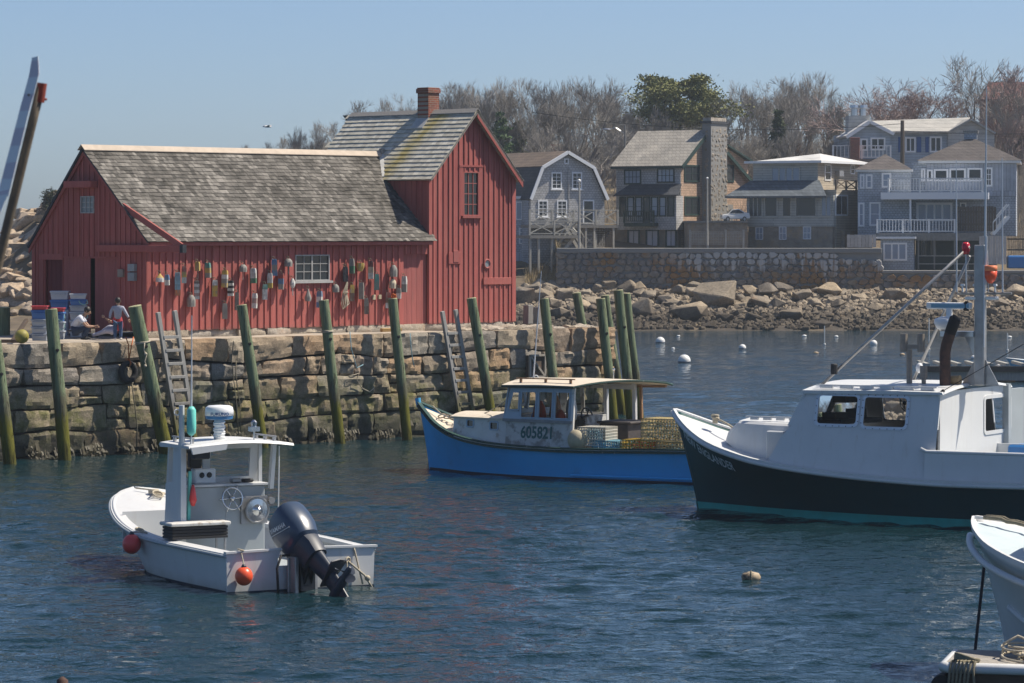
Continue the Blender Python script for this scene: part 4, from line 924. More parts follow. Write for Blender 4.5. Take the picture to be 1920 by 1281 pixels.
# starboard open frame + far post
mb = MB(); [mb.bar((x, 1.16, .8), (x, 1.12, 2.24), .11, .08, (1, 0, 0)) for x in (4.47, 5.27)]; mb.bar((4.47, 1.12, 2.15), (5.3, 1.12, 2.15), .08, .12); mb.build('side_frame', 'boat_white', blue); mb = MB(); mb.bar((5.44, 1.2, .8), (5.44, 1.14, 2.2), .07, .06, (1, 0, 0)); mb.bar((5.2, 1.25, 2.16), (6.1, 1.22, 2.18), .1, .05); mb.build('far_post', 'varnish', blue)
mb = MB(); mb.box((3.05, -1.05, .6), (3.12, 1.1, 1.45)); mb.box((3.05, .2, 1.42), (4.5, 1.12, 1.46)); mb.box((4.44, .1, .5), (4.5, 1.12, 1.43)); mb.build('bulkhead', 'cabin_peel', blue)
mb = MB(); wheel(mb, (4.40, .28, 1.45), .2, (1, -.2, .25), .02, 3); mb.build('steering_wheel', 'black_gloss', blue, smooth=True)
for x, y, z, m_, h in ((3.6, -.7, 1.1, 'oilskin', .75), (4.2, -.75, 1.1, 'oilskin', .55), (3.9, -.5, 1.2, 'varnish', .8), (4.5, -.7, 1.4, 'grey_paint', .6), (3.4, -.4, 1.2, 'blue_tub', .4)):
    mb = MB(); mb.lathe([(0, .13), (h*.4, .16), (h*.8, .12), (h, .04)], 8, (x, y, z)); mb.build('hanging_gear', m_, blue, smooth=True)
mb = MB(); mb.box((4.95, -.1, .29), (5.75, .9, 1.30)); mb.box((4.9, -.15, 1.30), (5.85, .95, 1.36)); mb.build('engine_box', 'dark_box', blue, bevel=.02) if 'dark_box' in M else (pm('dark_box', (.06, .05, .048), (.035, .03, .03), .7), mb.build('engine_box', 'dark_box', blue, bevel=.02))
text_mesh('registration_number', '605821', .40, 'letter_green', blue, lambda u, v_: hp(3.37+u, -.006, .965+v_), .012, .78)
# anchor line, bow gear
mb = MB()
for k in range(6): mb.torus((.45+.12*k, -.12+.06*(k % 3), 1.36-.03*k), .10, .018, (.2*k-.4, .3, 1), 12, 5)
mb.tube([(.1, 0, 1.6), (.4, -.1, 1.42), (1.0, -.1, 1.36)], .018, 5); mb.tube(sag((1.1, -.05, 1.34), (2.92, -.9, 1.95), .12), .012, 5); mb.build('bow_lines', 'rope', blue, smooth=True)
mb = MB(); mb.tube([(-.02, 0, .2), (-.1, -.03, -.5)], .014, 5); mb.build('mooring_chain', 'rope_old', blue)
mb = MB(); mb.tube(sag((5.0, -1.62, .12), (10.3, -1.45, .13), 0), .035, 6); mb.build('spray_strip', 'hull_blue', blue)
# pole aerial on the roof
mb = MB(); a = BF.y(1000, 712, -.3); b = BF.y(1015, 508, -.3); mb.tube([a, b], [.02, .008], 6); mb.torus(a+V(.08, 0, .05), .06, .014, (0, 1, 0), 12, 5); mb.build('aerial', 'letter_silver', blue)
# ---- traps and gear in the cockpit (things of their own)
def trap(frame, lo, hi, mat, label, rot=0.0, mesh=.075, extra=None):
    lo = Vector(lo); hi = Vector(hi); c = (lo+hi)/2; h = (hi-lo)/2; r = empty('lobster_trap', frame.world(V(c.x, c.y, lo.z)), frame.a+rot); tag(r, label, 'lobster trap', 'wire lobster traps on the blue boat')
    mb = MB(); th = .019
    X, Y_, Z = h.x, h.y, h.z*2
    def lines(n, fn):
        for i in range(n+1): fn(i/n)
    nx, ny, nz = max(2, round(2*X/mesh)), max(2, round(2*Y_/mesh)), max(2, round(Z/mesh))
    for sx_ in (-1, 1):
        lines(ny, lambda a: mb.bar((sx_*X, -Y_+2*Y_*a, 0), (sx_*X, -Y_+2*Y_*a, Z), th, th, (0, 1, 0))); lines(nz, lambda a: mb.bar((sx_*X, -Y_, Z*a), (sx_*X, Y_, Z*a), th, th))
        lines(nx, lambda a: mb.bar((-X+2*X*a, sx_*Y_, 0), (-X+2*X*a, sx_*Y_, Z), th, th, (1, 0, 0))); lines(nz, lambda a: mb.bar((-X, sx_*Y_, Z*a), (X, sx_*Y_, Z*a), th, th))
    lines(nx, lambda a: mb.bar((-X+2*X*a, -Y_, Z), (-X+2*X*a, Y_, Z), th, th)); lines(ny, lambda a: mb.bar((-X, -Y_+2*Y_*a, Z), (X, -Y_+2*Y_*a, Z), th, th))
    mb.build('wire_cage', mat, r)
    mb = MB(); rg = random.Random(label)
    for k in range(22): mb.torus((rg.uniform(-.75, .75)*X, rg.uniform(-.75, .75)*Y_, rg.uniform(.05, .8)*Z), rg.uniform(.08, .14), .014, (rg.uniform(-1, 1), rg.uniform(-1, 1), 1), 10, 4)
    mb.build('coiled_line', extra or 'rope_old', r, smooth=True); return r
pm('wire_yellow', (.62, .42, .06), (.52, .34, .06), .6); pm('wire_tan', (.62, .50, .24), (.52, .41, .2), .6); pm('wire_blue', (.20, .42, .52), (.16, .34, .42), .6); pm('wire_white', (.66, .63, .55), (.55, .52, .45), .6)
trap(BF, (4.98, -1.30, .84), (5.72, -.55, 1.27), 'wire_white', 'pale wire trap with blue rim nearest the blue boat cabin', .1, .07, 'rope_blue')
trap(BF, (5.45, -1.32, .55), (6.2, -.62, .95), 'wire_blue', 'light blue wire trap heaped with line amid the cockpit', -.15, .07, 'rope_blue')
trap(BF, (6.22, -1.32, .62), (7.15, -.60, 1.0), 'wire_yellow', 'low yellow wire trap beside the blue one', .0, .08, 'rope_orange')
trap(BF, (6.75, -1.28, 1.02), (7.85, -.45, 1.52), 'wire_tan', 'tan wire trap on top, against the green bow', .02, .08)
trap(BF, (7.2, -1.35, .58), (8.2, -.62, .99), 'wire_tan', 'tan wire trap underneath, half hidden by the green bow', .0, .08)
mb = MB(); mb.ball((0, 0, .24), .26, 14, 10, (1, 1, 1.05)); o = mb.build('bait_tub', 'cream', None, smooth=True); o.location = BF.world(V(5.02, -1.28, .72)); tag(o, 'round cream net bag by the blue boat cabin corner', 'bag')

# ---- dark green boat --------------------------------------------------
DF = Frame(ground(1308, 953), -radians(29.0))
dark = empty('dark_green_boat', DF.o, DF.a); tag(dark, 'dark green workboat with a big white wheelhouse and mast', 'boat')
hd = Hull(12.4, [(0, .03), (.02, .42), (.05, .85), (.09, 1.27), (.14, 1.6), (.2, 1.82), (.3, 1.95), (.5, 1.98), (.75, 1.9), (1, 1.6)], [(0, 2.09), (.02, 1.92), (.05, 1.70), (.09, 1.49), (.14, 1.32), (.2, 1.17), (.3, 1.03), (.42, .93), (.55, .88), (1, .95)], [(0, 0), (.08, .35), (.16, .74), (.25, 1.05), (.38, 1.38), (.55, 1.55), (.8, 1.5), (1, 1.35)], .55, -.6, 1.35)
hd.shell(dark, 'hull_dark', 44, 14); hd.band(dark, -.05, .15, 'boot_teal', 'boot_stripe', .01)
hd.rail(dark, 'boat_white', 'rub_rail', .05, -.02, .03); hd.rail(dark, 'boat_white', 'toe_rail', dz=.04, out=.0, flat=(.06, .02)); hd.deck(dark, 'boat_white', 'foredeck', 0, .26, .03, .06)
text_mesh('ship_name', 'NEW ENGLANDER', .27, 'letter_white', dark, lambda u, v_: (lambda x, z: (lambda p: p+V(0, -.012, 0))(hd.pt(hd.q_at(x, z), z, -1)))(-.17+u, cinterp(hd.zs, hd.q_at(-.17+u, 1.5))-.40+v_), .004, .72)
# trunk
def trk(x, w, z): return [V(x, -w, z), V(x, w, z)]
mb = MB(); T = [(1.02, .62, 1.62, 1.74), (1.35, .80, 1.45, 1.97), (2.05, 1.02, 1.30, 1.96), (2.85, 1.12, 1.20, 1.95)]; rings = []
for x, w, zl, zh in T: rings.append([V(x, -w-.12, zl-.1), V(x, -w, zh-.05), V(x, -w+.07, zh), V(x, 0, zh+.06), V(x, w-.07, zh), V(x, w, zh-.05), V(x, w+.12, zl-.1)])
mb.loft(rings); mb.f.append(tuple(range(6, -1, -1))); mb.c.append(None); mb.build('trunk_cabin', 'boat_white', dark)
mb = MB()
for k in range(4): mb.box((1.62+.3*k, -.78, 2.0), (1.80+.3*k, -.70, 2.05))
mb.bar((1.5, -.74, 2.06), (2.75, -.74, 2.06), .06, .03); mb.build('hand_rail', 'boat_white', dark); mb = MB(); mb.box((2.2, -1.24, 1.18), (2.62, -.9, 1.80)); mb.box((2.18, -1.28, 1.16), (2.66, -.9, 1.20)); mb.build('side_locker', 'boat_white', dark, bevel=.02)
# wheelhouse sides blend into the topsides
CY = 1.45
def cbase(x): q = hd.q_at(x, 1.0); return abs(hd.sheer(q, 0, .10).y), cinterp(hd.zs, q)
def cp(x, d, z):
    yb, zb = cbase(x); k = max(0, min(1, (z-zb)/(2.68-zb))); return V(x, -(lerp(yb, CY, k))+d, z)
def cs(x, d, z): p = cp(x, d, z); return V(p.x, -p.y, p.z)
W1 = (3.52, 4.42, 2.0, 2.60); W2 = (4.56, 5.52, 1.97, 2.59); XA = 6.22
sides = []
for f in (cp, cs):
    mb = MB()
    panel(mb, f, 3.2, XA, 1.95, 2.68, [W1, W2], .05)
    xs = [2.5+(XA-2.5)*i/16 for i in range(17)]
    for x0, x1 in zip(xs, xs[1:]):
        z0a, z0b = cbase(x0)[1]+.0, cbase(x1)[1]+.0; ta = 1.95 if x0 >= 2.86 else lerp(cbase(2.5)[1]+.12, 1.95, (x0-2.5)/.36); tb = 1.95 if x1 >= 2.86 else lerp(cbase(2.5)[1]+.12, 1.95, (x1-2.5)/.36)
        for k in range(3): mb.add([f(x0, 0, lerp(z0a, ta, k/3)), f(x1, 0, lerp(z0b, tb, k/3)), f(x1, 0, lerp(z0b, tb, (k+1)/3)), f(x0, 0, lerp(z0a, ta, (k+1)/3))], [(0, 1, 2, 3)])
    mb.add([f(2.86, 0, 1.95), f(3.2, 0, 1.95), f(3.2, 0, 2.68)], [(0, 1, 2)])
    sd_ = mb.build('wheelhouse_side', 'boat_white', dark)
    for h in (W1, W2):
        mb = MB(); rframe(mb, f, h, .05, -.018 if f is cp else -.018, .0, .07); fr = mb.build('window_frame', 'alloy_frame', sd_, smooth=False) if 'alloy_frame' in M else (plain('alloy_frame', (.60, .63, .66), .4, .5), mb.build('window_frame', 'alloy_frame', sd_))[1]
        mb = MB()
        for k in range(6):
            for zz in (h[2]-.03, h[3]+.03): p = f(lerp(h[0], h[1], (k+.5)/6), -.019, zz); mb.ball(p, .012, 6, 4)
        for k in range(4):
            for xx in (h[0]-.03, h[1]+.03): p = f(xx, -.019, lerp(h[2], h[3], (k+.5)/4)); mb.ball(p, .012, 6, 4)
        mb.build('screws', 'black_matt', fr)
        mb = MB(); mb.add([f(h[0], .02, h[2]), f(h[1], .02, h[2]), f(h[1], .02, h[3]), f(h[0], .02, h[3])], [(0, 1, 2, 3)]); mb.build('pane', 'glass_clear', sd_)
mb = MB(); fr = lambda y, d, z: V(lerp(2.86, 3.2, (z-1.95)/.73)+d, y, z); panel(mb, fr, -CY-.05, CY+.05, 1.92, 2.68, [(-1.2, -.1, 2.1, 2.58), (.1, 1.2, 2.1, 2.58)], .05); mb.build('wheelhouse_front', 'boat_white', dark)
mb = MB(); 
for a, b in ((-1.2, -.1), (.1, 1.2)): mb.add([fr(a, .02, 2.1), fr(b, .02, 2.1), fr(b, .02, 2.58), fr(a, .02, 2.58)], [(0, 1, 2, 3)])
mb.build('windscreen', 'glass_clear', dark)
AX = XA; YR = 2.15
ab = lambda y, d, z: V(AX-d, y, z); wa = DF.x(1846, 747, AX); wb = DF.x(1893, 804, AX); WH = (min(wa.y, wb.y), max(wa.y, wb.y), min(wa.z, wb.z), max(wa.z, wb.z)); print('aft window', WH)
mb = MB(); panel(mb, ab, -CY-.04, YR, .7, 2.72, [WH], .05); abk = mb.build('aft_bulkhead', 'boat_white', dark)
mb = MB(); rframe(mb, lambda y, d, z: ab(y, d, z), WH, .06, -.02, .0, .06); mb.build('window_frame', 'boat_white', abk); mb = MB(); mb.add([ab(WH[0], .02, WH[2]), ab(WH[1], .02, WH[2]), ab(WH[1], .02, WH[3]), ab(WH[0], .02, WH[3])], [(0, 1, 2, 3)]); mb.build('pane', 'glass_clear', abk)
mb = MB(); mb.box((AX-.02, YR-.05, .7), (AX+.12, YR+.1, 2.75)); mb.box((AX-.1, YR+.25, 1.4), (AX+.0, YR+1.2, 2.62)); mb.build('door_jamb', 'grey_paint', abk)
# roof with a low eyebrow and hand rails
mb = MB(); rings = []
for i in range(11):
    a = i/10; y = lerp(-CY-.07, YR+.3, a); z = 2.69+.14*4*a*(1-a); rings.append([V(3.1, y, z-.04), V(3.16, y, z), V(5.0, y, z+.03), V(AX+.05, y, z+.02), V(AX+.08, y, z-.03), V(3.2, y, z-.07)])
mb.loft(rings, True, True); rfd = mb.build('wheelhouse_roof', 'boat_white', dark)
mb = MB()
for k in range(6):
    x = 3.5+.45*k; mb.box((x, -1.38, 2.74), (x+.28, -1.30, 2.79))
mb.bar((3.4, -1.34, 2.80), (6.1, -1.34, 2.80), .07, .03); mb.build('roof_rail', 'boat_white', rfd)
mb = MB(); mb.box((3.25, -1.0, 1.98), (3.75, 1.0, 2.08)); mb.box((3.3, -.9, 2.08), (3.6, -.3, 2.22)); mb.box((3.35, .1, 2.08), (3.6, .6, 2.28)); mb.box((3.4, -.6, 2.42), (3.7, .3, 2.6)); mb.build('dashboard', 'black_matt', dark)
mb = MB(); wheel(mb, (4.65, .2, 2.42), .18, (1, 0, .3), .016, 4); mb.build('steering_wheel', 'steel', dark); mb = MB(); mb.box((3.2, -1.3, .9), (6.1, 1.3, .95)); mb.box((4.9, -.2, .95), (5.2, .3, 2.15)); mb.build('inner_seat', 'varnish', dark)
# cockpit bulwark aft of the wheelhouse
mb = MB()
for side in (-1, 1):
    pts = []
    for i in range(21):
        x = lerp(6.02, 12.3, i/20); q = hd.q_at(x, 1.0); yb = abs(hd.sheer(q, 0, .10).y); zb = cinterp(hd.zs, q); pts.append([V(x, side*yb, zb), V(x, side*(yb-.04), zb+.35), V(x, side*(yb-.06), 1.50-.0*i), V(x, side*(yb-.14), 1.50), V(x, side*(yb-.14), zb)])
    mb.loft(pts)
mb.build('bulwark', 'boat_white', dark); mb = MB()
for side in (-1,):
    pp = [V(x, side*(abs(hd.sheer(hd.q_at(x, 1.0), 0, .10).y)-.08), 1.51) for x in [6.05+.3*i for i in range(22)]]; mb.tube([pp[0]+V(-.12, -.03, .06)]+pp, .04, 8)
mb.build('bulwark_cap', 'boat_white', dark, smooth=True); mb = MB(); mb.box((6.3, -1.7, .55), (12.2, 1.7, .6)); mb.build('sole', 'grey_paint', dark); mb = MB(); mb.box((6.5, 1.6, .6), (7.6, 2.3, 1.48)); mb.build('fish_tub', 'blue_tub', dark, bevel=.04)
# mast, stays and rooftop gear
def dq(px_, py_, y=0.0): return DF.y(px_, py_, y)
mz = dq(1838, 722).x; MX = mz
mb = MB(); mb.box((MX-.11, -.09, 2.8), (MX+.11, .09, 5.72)); mast = mb.build('mast', 'alloy_dull', dark, bevel=.02)
mb = MB(); [mb.prism([(MX+s*.11, 0, 2.8), (MX+s*.42, 0, 2.8), (MX+s*.11, 0, 3.35)], (0, .02, 0)) for s in (-1, 1)]; mb.build('gusset', 'alloy_dull', mast)
mb = MB(); mb.tube([(MX+.13, -.05, 4.9), (MX+.15, -.05, 5.9)], .03, 6); mb.tube([(MX+.13, -.05, 5.9), (MX+.16, -.05, 9.0)], [.028, .01], 6); mb.tube([(MX+.12, -.1, 3.6), (MX+.12, -.1, 5.3)], .018, 5); mb.build('aerial', 'letter_silver', mast)
for a, b, yb in (((1818, 462), (1540, 722), -.9), ((1818, 480), (1708, 724), .9)):
    p = dq(*a); q = DF.y(*b, yb); mb = MB(); mb.tube([p, q], .034, 8); mb.build('stay', 'alloy_dull', mast, smooth=True)
p = DF.y(1564, 700, -.88); mb = MB(); mb.lathe([(-.02, .07), (.02, .075), (.18, .075), (.20, .06)], 10, p); mb.build('horn', 'black_matt', mast)
zb_ = dq(1838, 551).z
mb = MB(); a = dq(1795, 551); b = dq(1897, 550); mb.tube([a, b], .025, 6); sp = mb.build('spreader', 'alloy_dull', mast)
mb = MB()
for px_, top, r_ in ((1794, 300, .02), (1880, 296, .02), (1853, 470, .012)): p = dq(px_, 548); q = dq(px_-1, top); mb.tube([p, q], [r_, r_*.5], 6)
mb.tube([dq(1812, 548), dq(1811, 476)], .018, 6); mb.build('whip_aerials', 'letter_silver', mast)
p = dq(1811, 466); mb = MB(); mb.lathe([(-.12, .07), (.0, .085), (.09, .085), (.13, .05)], 10, p); mb.build('red_beacon', 'red_lens', mast, smooth=True)
p = dq(1857, 532); q = dq(1857, 498); L_ = q.z-p.z; mb = MB(); mb.lathe([(0, .03), (.06, .09), (.16, .135), (L_*.7, .14)], 12, p); mb.build('fish_float', 'orange_vinyl', mast, smooth=True); mb = MB(); mb.lathe([(L_*.7+.002, .142), (L_*.97, .142), (L_, .12)], 12, p); mb.build('float_cap', 'orange_light', mast, smooth=True)
for px_ in (1805, 1828, 1866): p = dq(px_, 548); mb = MB(); mb.lathe([(.0, .02), (.12, .02), (.13, .05), (.17, .045)], 8, p); mb.build('gps_dome', 'radar_white', mast)
for px_ in (1822, 1860): p = dq(px_, 560); mb = MB(); mb.box(p-V(.12, .1, .03), p+V(.12, .1, .04)); mb.build('floodlight', 'alloy', mast, bevel=.015)
p = dq(1812, 576); mb = MB(); mb.lathe([(-.08, .05), (-.06, .07), (.08, .07), (.12, .03)], 8, p); mb.build('lantern', 'black_matt', mast)
a = dq(1768, 626); b = dq(1830, 626); mb = MB(); mb.box((a.x, -.16, a.z-.05), (b.x, .16, a.z+.06)); mb.prism([(b.x-.25, 0, a.z-.05), (b.x+.05, 0, a.z-.05), (b.x+.05, 0, a.z-.62)], (0, .02, 0)); mb.build('radar_shelf', 'alloy', mast)
p = dq(1775, 612); mb = MB(); mb.lathe([(0, .14), (.06, .22), (.17, .27), (.24, .25), (.29, .12)], 16, (p.x, 0, a.z+.07)); rad = mb.build('radar_scanner', 'radar_white', mast, smooth=True)
p0 = dq(1738, 574); p1 = dq(1822, 572); mb = MB(); mb.box((p0.x, -.06, p0.z-.06), (p1.x, .06, p0.z+.08)); mb.box(((p0.x+p1.x)/2-.06, -.06, a.z+.3), ((p0.x+p1.x)/2+.06, .06, p0.z)); mb.build('scanner_bar', 'radar_white', mast, bevel=.03, seg=2); mb = MB(); mb.box((p0.x+.12, -.066, p0.z-.03), (p1.x-.04, -.061, p0.z+.05)); mb.build('scanner_window', 'radar_blue2', mast) if 'radar_blue2' in M else (plain('radar_blue2', (.16, .33, .45), .4), mb.build('scanner_window', 'radar_blue2', mast))
q0, q1, q2 = dq(1772, 730, -.5), dq(1772, 652, -.5), dq(1791, 598, -.5); mb = MB(); mb.tube([q0+V(0, 0, -.15), q1+V(0, 0, -.1), q1+V(.03, 0, .06), q2.lerp(q1, .45)], .115, 12); ex = mb.build('exhaust_stack', 'rust', dark, smooth=True, auto=60); mb = MB(); mb.tube([q2.lerp(q1, .5), q2, q2+V(.03, 0, .03)], [.119, .122, .09], 12); mb.build('sooty_end', 'soot', ex, smooth=True, auto=60)
p = dq(1705, 725, -.4); mb = MB(); mb.tube([(p.x, -.4, 2.7), (p.x, -.4, dq(1705, 655, -.4).z)], .065, 8); z_ = dq(1705, 650, -.4).z; mb.bar((p.x-.2, -.4, z_), (p.x+.24, -.4, z_), .08, .09)
for px_ in (1695, 1727): g_ = dq(px_, 660, -.4); mb.tube([(g_.x, -.4, g_.z), (g_.x, -.4, dq(px_, 626, -.4).z)], .085, 8)
mb.build('twin_rod_holder', 'tan_bronze', dark); p = dq(1732, 727, -.4); mb = MB(); mb.tube([(p.x, -.4, 2.7), (p.x, -.4, 2.95)], .05, 8); mb.tube([(p.x, -.4, 2.95), (p.x, -.4, 3.2)], .085, 8); mb.build('vent_post', 'tan_bronze', dark)
p = dq(1787, 719, -.3); mb = MB(); mb.tube([(p.x-.16, -.3, 2.9), (p.x+.16, -.3, 2.92)], .1, 10); mb.build('roof_canister', 'tan_barrel', dark); mb = MB(); mb.ball(dq(1724, 690, .2), .1, 10, 8, (.8, .8, 1.1)); mb.build('sponge_cover', 'radar_white', dark, smooth=True)
mb = MB(); mb.tube([dq(1920, 645, -1.2), dq(1770, 732, -1.4)], .010, 4); mb.tube([dq(1770, 732, -1.4), dq(1762, 738, -1.4)], .035, 6); mb.build('guy_wire', 'black_matt', dark)
mb = MB(); mb.tube([(.42, 0, 1.85), (.42, 0, 2.02)], .06, 8); mb.torus((.42, 0, 2.02), .07, .025, (0, .2, 1), 12, 6); mb.torus((.42, 0, 1.98), .075, .025, (.2, 0, 1), 12, 6); mb.tube([(.45, 0, 1.96), (.8, -.2, 1.86), (1.0, -.3, 1.78)], .025, 6); mb.build('bow_bitt', 'rope', dark, smooth=True)

# ---- white skiff ------------------------------------------------------
SF = Frame((-3.533, 57.732, 0), radians(-61.17))
sk = empty('white_skiff', SF.o, SF.a); tag(sk, 'small white outboard skiff with a roofed console, stern towards the viewer', 'boat')
LS = 5.75
hk = Hull(LS, [(0, .03), (.03, .42), (.08, .78), (.16, 1.10), (.26, 1.30), (.4, 1.41), (.65, 1.43), (1, 1.34)], [(0, 1.23), (.05, 1.16), (.12, 1.04), (.22, .88), (.35, .76), (.5, .70), (.75, .68), (1, .66)], [(0, 0), (.08, .34), (.17, .75), (.28, 1.05), (.42, 1.25), (.65, 1.33), (1, 1.30)], 1.5, -.35, 1.0, -LS)
hk.shell(sk, 'boat_white', 40, 10, transom=False, solid=.05); hk.band(sk, -.06, .035, 'boot_navy', 'boot_stripe', .008)
mb = MB()      # wide side decks and foredeck rim
for side in (-1, 1):
    rings = []
    for i in range(41):
        q = (i/40)**1.3; a = hk.sheer(q, .0, -.02, side); w = .20 if q > .12 else lerp(.02, .2, q/.12); b = hk.sheer(q, .012, w, side); c = hk.sheer(q, -.06, w, side); d = hk.sheer(q, -.06, -.025, side); rings.append([d, a, b, c])
    mb.loft(rings)
mb.build('side_deck', 'boat_white', sk, smooth=True, auto=35); hk.deck(sk, 'boat_white', 'foredeck', .0, .20, -.008, .04, inset=.1)
hk.rail(sk, 'grey_paint', 'rub_rail', .028, -.045, .03)
mb = MB(); fa = hk.sheer(.20, 0, .15, -1); mb.box((fa.x-.03, -abs(fa.y), .25), (fa.x, abs(fa.y), .98)); mb.build('fore_bulkhead', 'boat_white', sk)
mb = MB(); rings = []
for i in range(21): q = .18+.82*i/20; rings.append([V(hk.pt(q, .25, -1).x, -abs(hk.pt(q, .25, -1).y)+.05, .25), V(hk.pt(q, .25, 1).x, abs(hk.pt(q, .25, 1).y)-.05, .25)])
mb.loft(rings); mb.build('sole', 'grey_paint', sk)
# transom with the engine cut-out
mb = MB(); mb.prism([(0, -1.34, -.3), (0, -.42, -.3), (0, -.42, .55), (0, -.36, .68), (0, -1.36, .66)], (-.05, 0, 0)); mb.prism([(0, -.42, -.3), (0, .42, -.3), (0, .42, .42), (0, -.42, .42)], (-.05, 0, 0)); mb.prism([(0, .42, -.3), (0, 1.34, -.3), (0, 1.38, .66), (0, .36, .68), (0, .42, .55)], (-.05, 0, 0)); mb.build('transom', 'boat_white', sk)
mb = MB(); mb.bar((-.02, -1.38, .68), (-.02, -.36, .70), .10, .035); mb.build('transom_cap', 'boat_white', sk); mb = MB(); mb.bar((-.02, .36, .70), (-.02, 1.42, .68), .10, .035); mb.build('transom_cap', 'boat_white', sk); mb = MB(); mb.box((-.03, -1.36, -.02), (.012, 1.36, .03)); mb.build('transom_stripe', 'boot_navy', sk)
# console, windscreen, roof
CXA = -2.95; yl, yr = -.90, .70
mb = MB(); mb.box((CXA-.5, yl, .25), (CXA, yr, 1.55)); cons = mb.build('console', 'grey_paint', sk, bevel=.02)
mb = MB(); mb.box((CXA-.46, yl-.05, 1.552), (CXA+.06, yr+.05, 1.585)); mb.box((CXA+.005, yr-.75, .3), (CXA+.012, yr-.745, 1.5)); mb.build('dash_shelf', 'boat_white', cons)
XF = -3.42
mb = MB(); ff = lambda y, d, z: V(XF+d+(z-1.5)*.12, y, z)
panel(mb, ff, yl-.08, yr+.08, .9, 2.28, [(yl+.05, -.32, 1.68, 2.18), (-.18, .58, 1.68, 2.18)], .04); wsf = mb.build('windscreen_frame', 'boat_white', sk)
for a, b in ((yl+.05, -.32), (-.18, .58)):
    mb = MB(); mb.add([ff(a, .02, 1.68), ff(b, .02, 1.68), ff(b, .02, 2.18), ff(a, .02, 2.18)], [(0, 1, 2, 3)]); mb.build('pane', 'glass_clear', wsf)
mb = MB(); mb.prism([(-3.42, yl-.09, .6), (-2.72, yl-.09, .55), (-2.66, yl-.09, .60), (-2.70, yl-.09, 1.6), (-2.80, yl-.09, 2.3), (-3.08, yl-.09, 2.3), (-3.12, yl-.09, 1.65), (-3.42, yl-.09, 1.6)], (0, .05, 0)); mb.build('console_side', 'boat_white', sk)
mb = MB(); mb.bar((-2.62, yl-.12, .62), (-2.62, yl-.12, 2.35), .10, .12, (1, 0, 0)); mb.bar((-2.72, yl-.06, 1.55), (-2.72, yl-.06, 2.3), .04, .04, (1, 0, 0)); mb.build('aft_post', 'boat_white', sk); mb = MB(); mb.bar((-2.75, yr+.02, 1.5), (-2.62, yr+.02, 2.3), .07, .09, (1, 0, 0)); mb.bar((-3.3, yr+.06, .6), (-3.3, yr+.06, 2.3), .06, .06, (1, 0, 0)); mb.tube([(-2.58, yr+.08, .7), (-2.55, yr+.09, 2.25)], .012, 5); mb.build('aft_post', 'boat_white', sk)
mb = MB(); rings = []
for i in range(9):
    a = i/8; y = lerp(-1.06, .92, a); z = 2.30+.07*4*a*(1-a); rings.append([V(-3.55, y, z-.02), V(-3.5, y, z+.02), V(-2.25, y, z+.01), V(-2.22, y, z-.03), V(-3.5, y, z-.06)])
mb.loft(rings, True, True); rfs = mb.build('console_roof', 'boat_white', sk)
mb = MB()
for y in (-.86, .70):
    mb = MB(); mb.bar((-3.4, y, 2.42), (-2.5, y, 2.42), .04, .025); [mb.box((x, y-.02, 2.31), (x+.07, y+.02, 2.42)) for x in (-3.35, -2.98, -2.6)]; mb.build('roof_rail', 'alloy_dull', rfs)
mb = MB(); mb = MB(); mb.prism([(-2.24, -1.04, 2.29), (-2.24, -.35, 2.34), (-2.24, -.38, 2.24), (-2.24, -1.0, 2.17)], (.05, 0, 0)); mb.build('light_bar', 'boat_white', rfs); mb = MB(); mb.box((-2.45, -.95, 2.08), (-2.25, -.65, 2.22)); mb.build('floodlight', 'black_matt', rfs, bevel=.02)
# radar, mast float, lamp
RC = V(-2.85, -.22, 0); mb = MB(); mb.lathe([(2.36, .10), (2.62, .085), (2.72, .09)], 12, RC); [mb.torus(RC+V(0, 0, 2.42+.05*k), .098, .012, (0, .1*(-1)**k, 1), 14, 5) for k in range(6)]; mb.build('radar_post', 'radar_white', rfs, smooth=True)
mb = MB(); mb.lathe([(2.72, .17), (2.735, .235), (2.79, .245)], 22, RC); rd = mb.build('radar_base', 'radar_blue', rfs, smooth=True, auto=40); mb = MB(); mb.lathe([(2.792, .25), (2.87, .25), (2.935, .235), (2.965, .19), (2.975, .05)], 22, RC); mb.build('radar_dome', 'radar_white', rd, smooth=True)
def wrapc(c, R, a0, z): return lambda u, v_: V(c.x+R*cos(a0+u/R), c.y+R*sin(a0+u/R), z+v_)
va_ = math.atan2(*(lambda d: (d.y, d.x))(Matrix.Rotation(-SF.a, 3, 'Z') @ Vector((-SF.o.x, -SF.o.y, 0))))
text_mesh('radar_lettering', 'FURUNO', .075, 'letter_blue', rd, wrapc(RC, .252, va_-.62, 2.80), .002, 1.12)
mb = MB(); mb.tube([(-2.62, yl-.13, 2.3), (-2.62, yl-.13, 3.0)], .052, 8); mb.torus((-2.62, yl-.22, 2.88), .05, .012, (1, 0, 0), 10, 5); mb.build('mast_post', 'boat_white', sk); mb = MB(); mb.lathe([(2.48, .03), (2.52, .075), (2.62, .085), (2.92, .08), (2.98, .04)], 10, (-2.5, yl-.0, 0)); mb.build('teal_float', 'teal_float', sk, smooth=True)
mb = MB(); mb.tube([(-2.5, yl, 2.3), (-2.5, yl, 2.5)], .012, 5); mb.tube([(-2.5, yl, 2.98), (-2.48, yl, 4.55)], [.018, .007], 6); mb.build('whip_aerial', 'letter_silver', sk)
mb = MB(); mb.tube([(-2.5, .28, 2.36), (-2.5, .28, 2.55)], .014, 6); mb.box((-2.56, .20, 2.52), (-2.42, .36, 2.60)); mb.lathe([(2.6, .05), (2.68, .06), (2.72, .02)], 8, (-2.5, .28, 0)); mb.build('stern_light', 'steel', rfs)
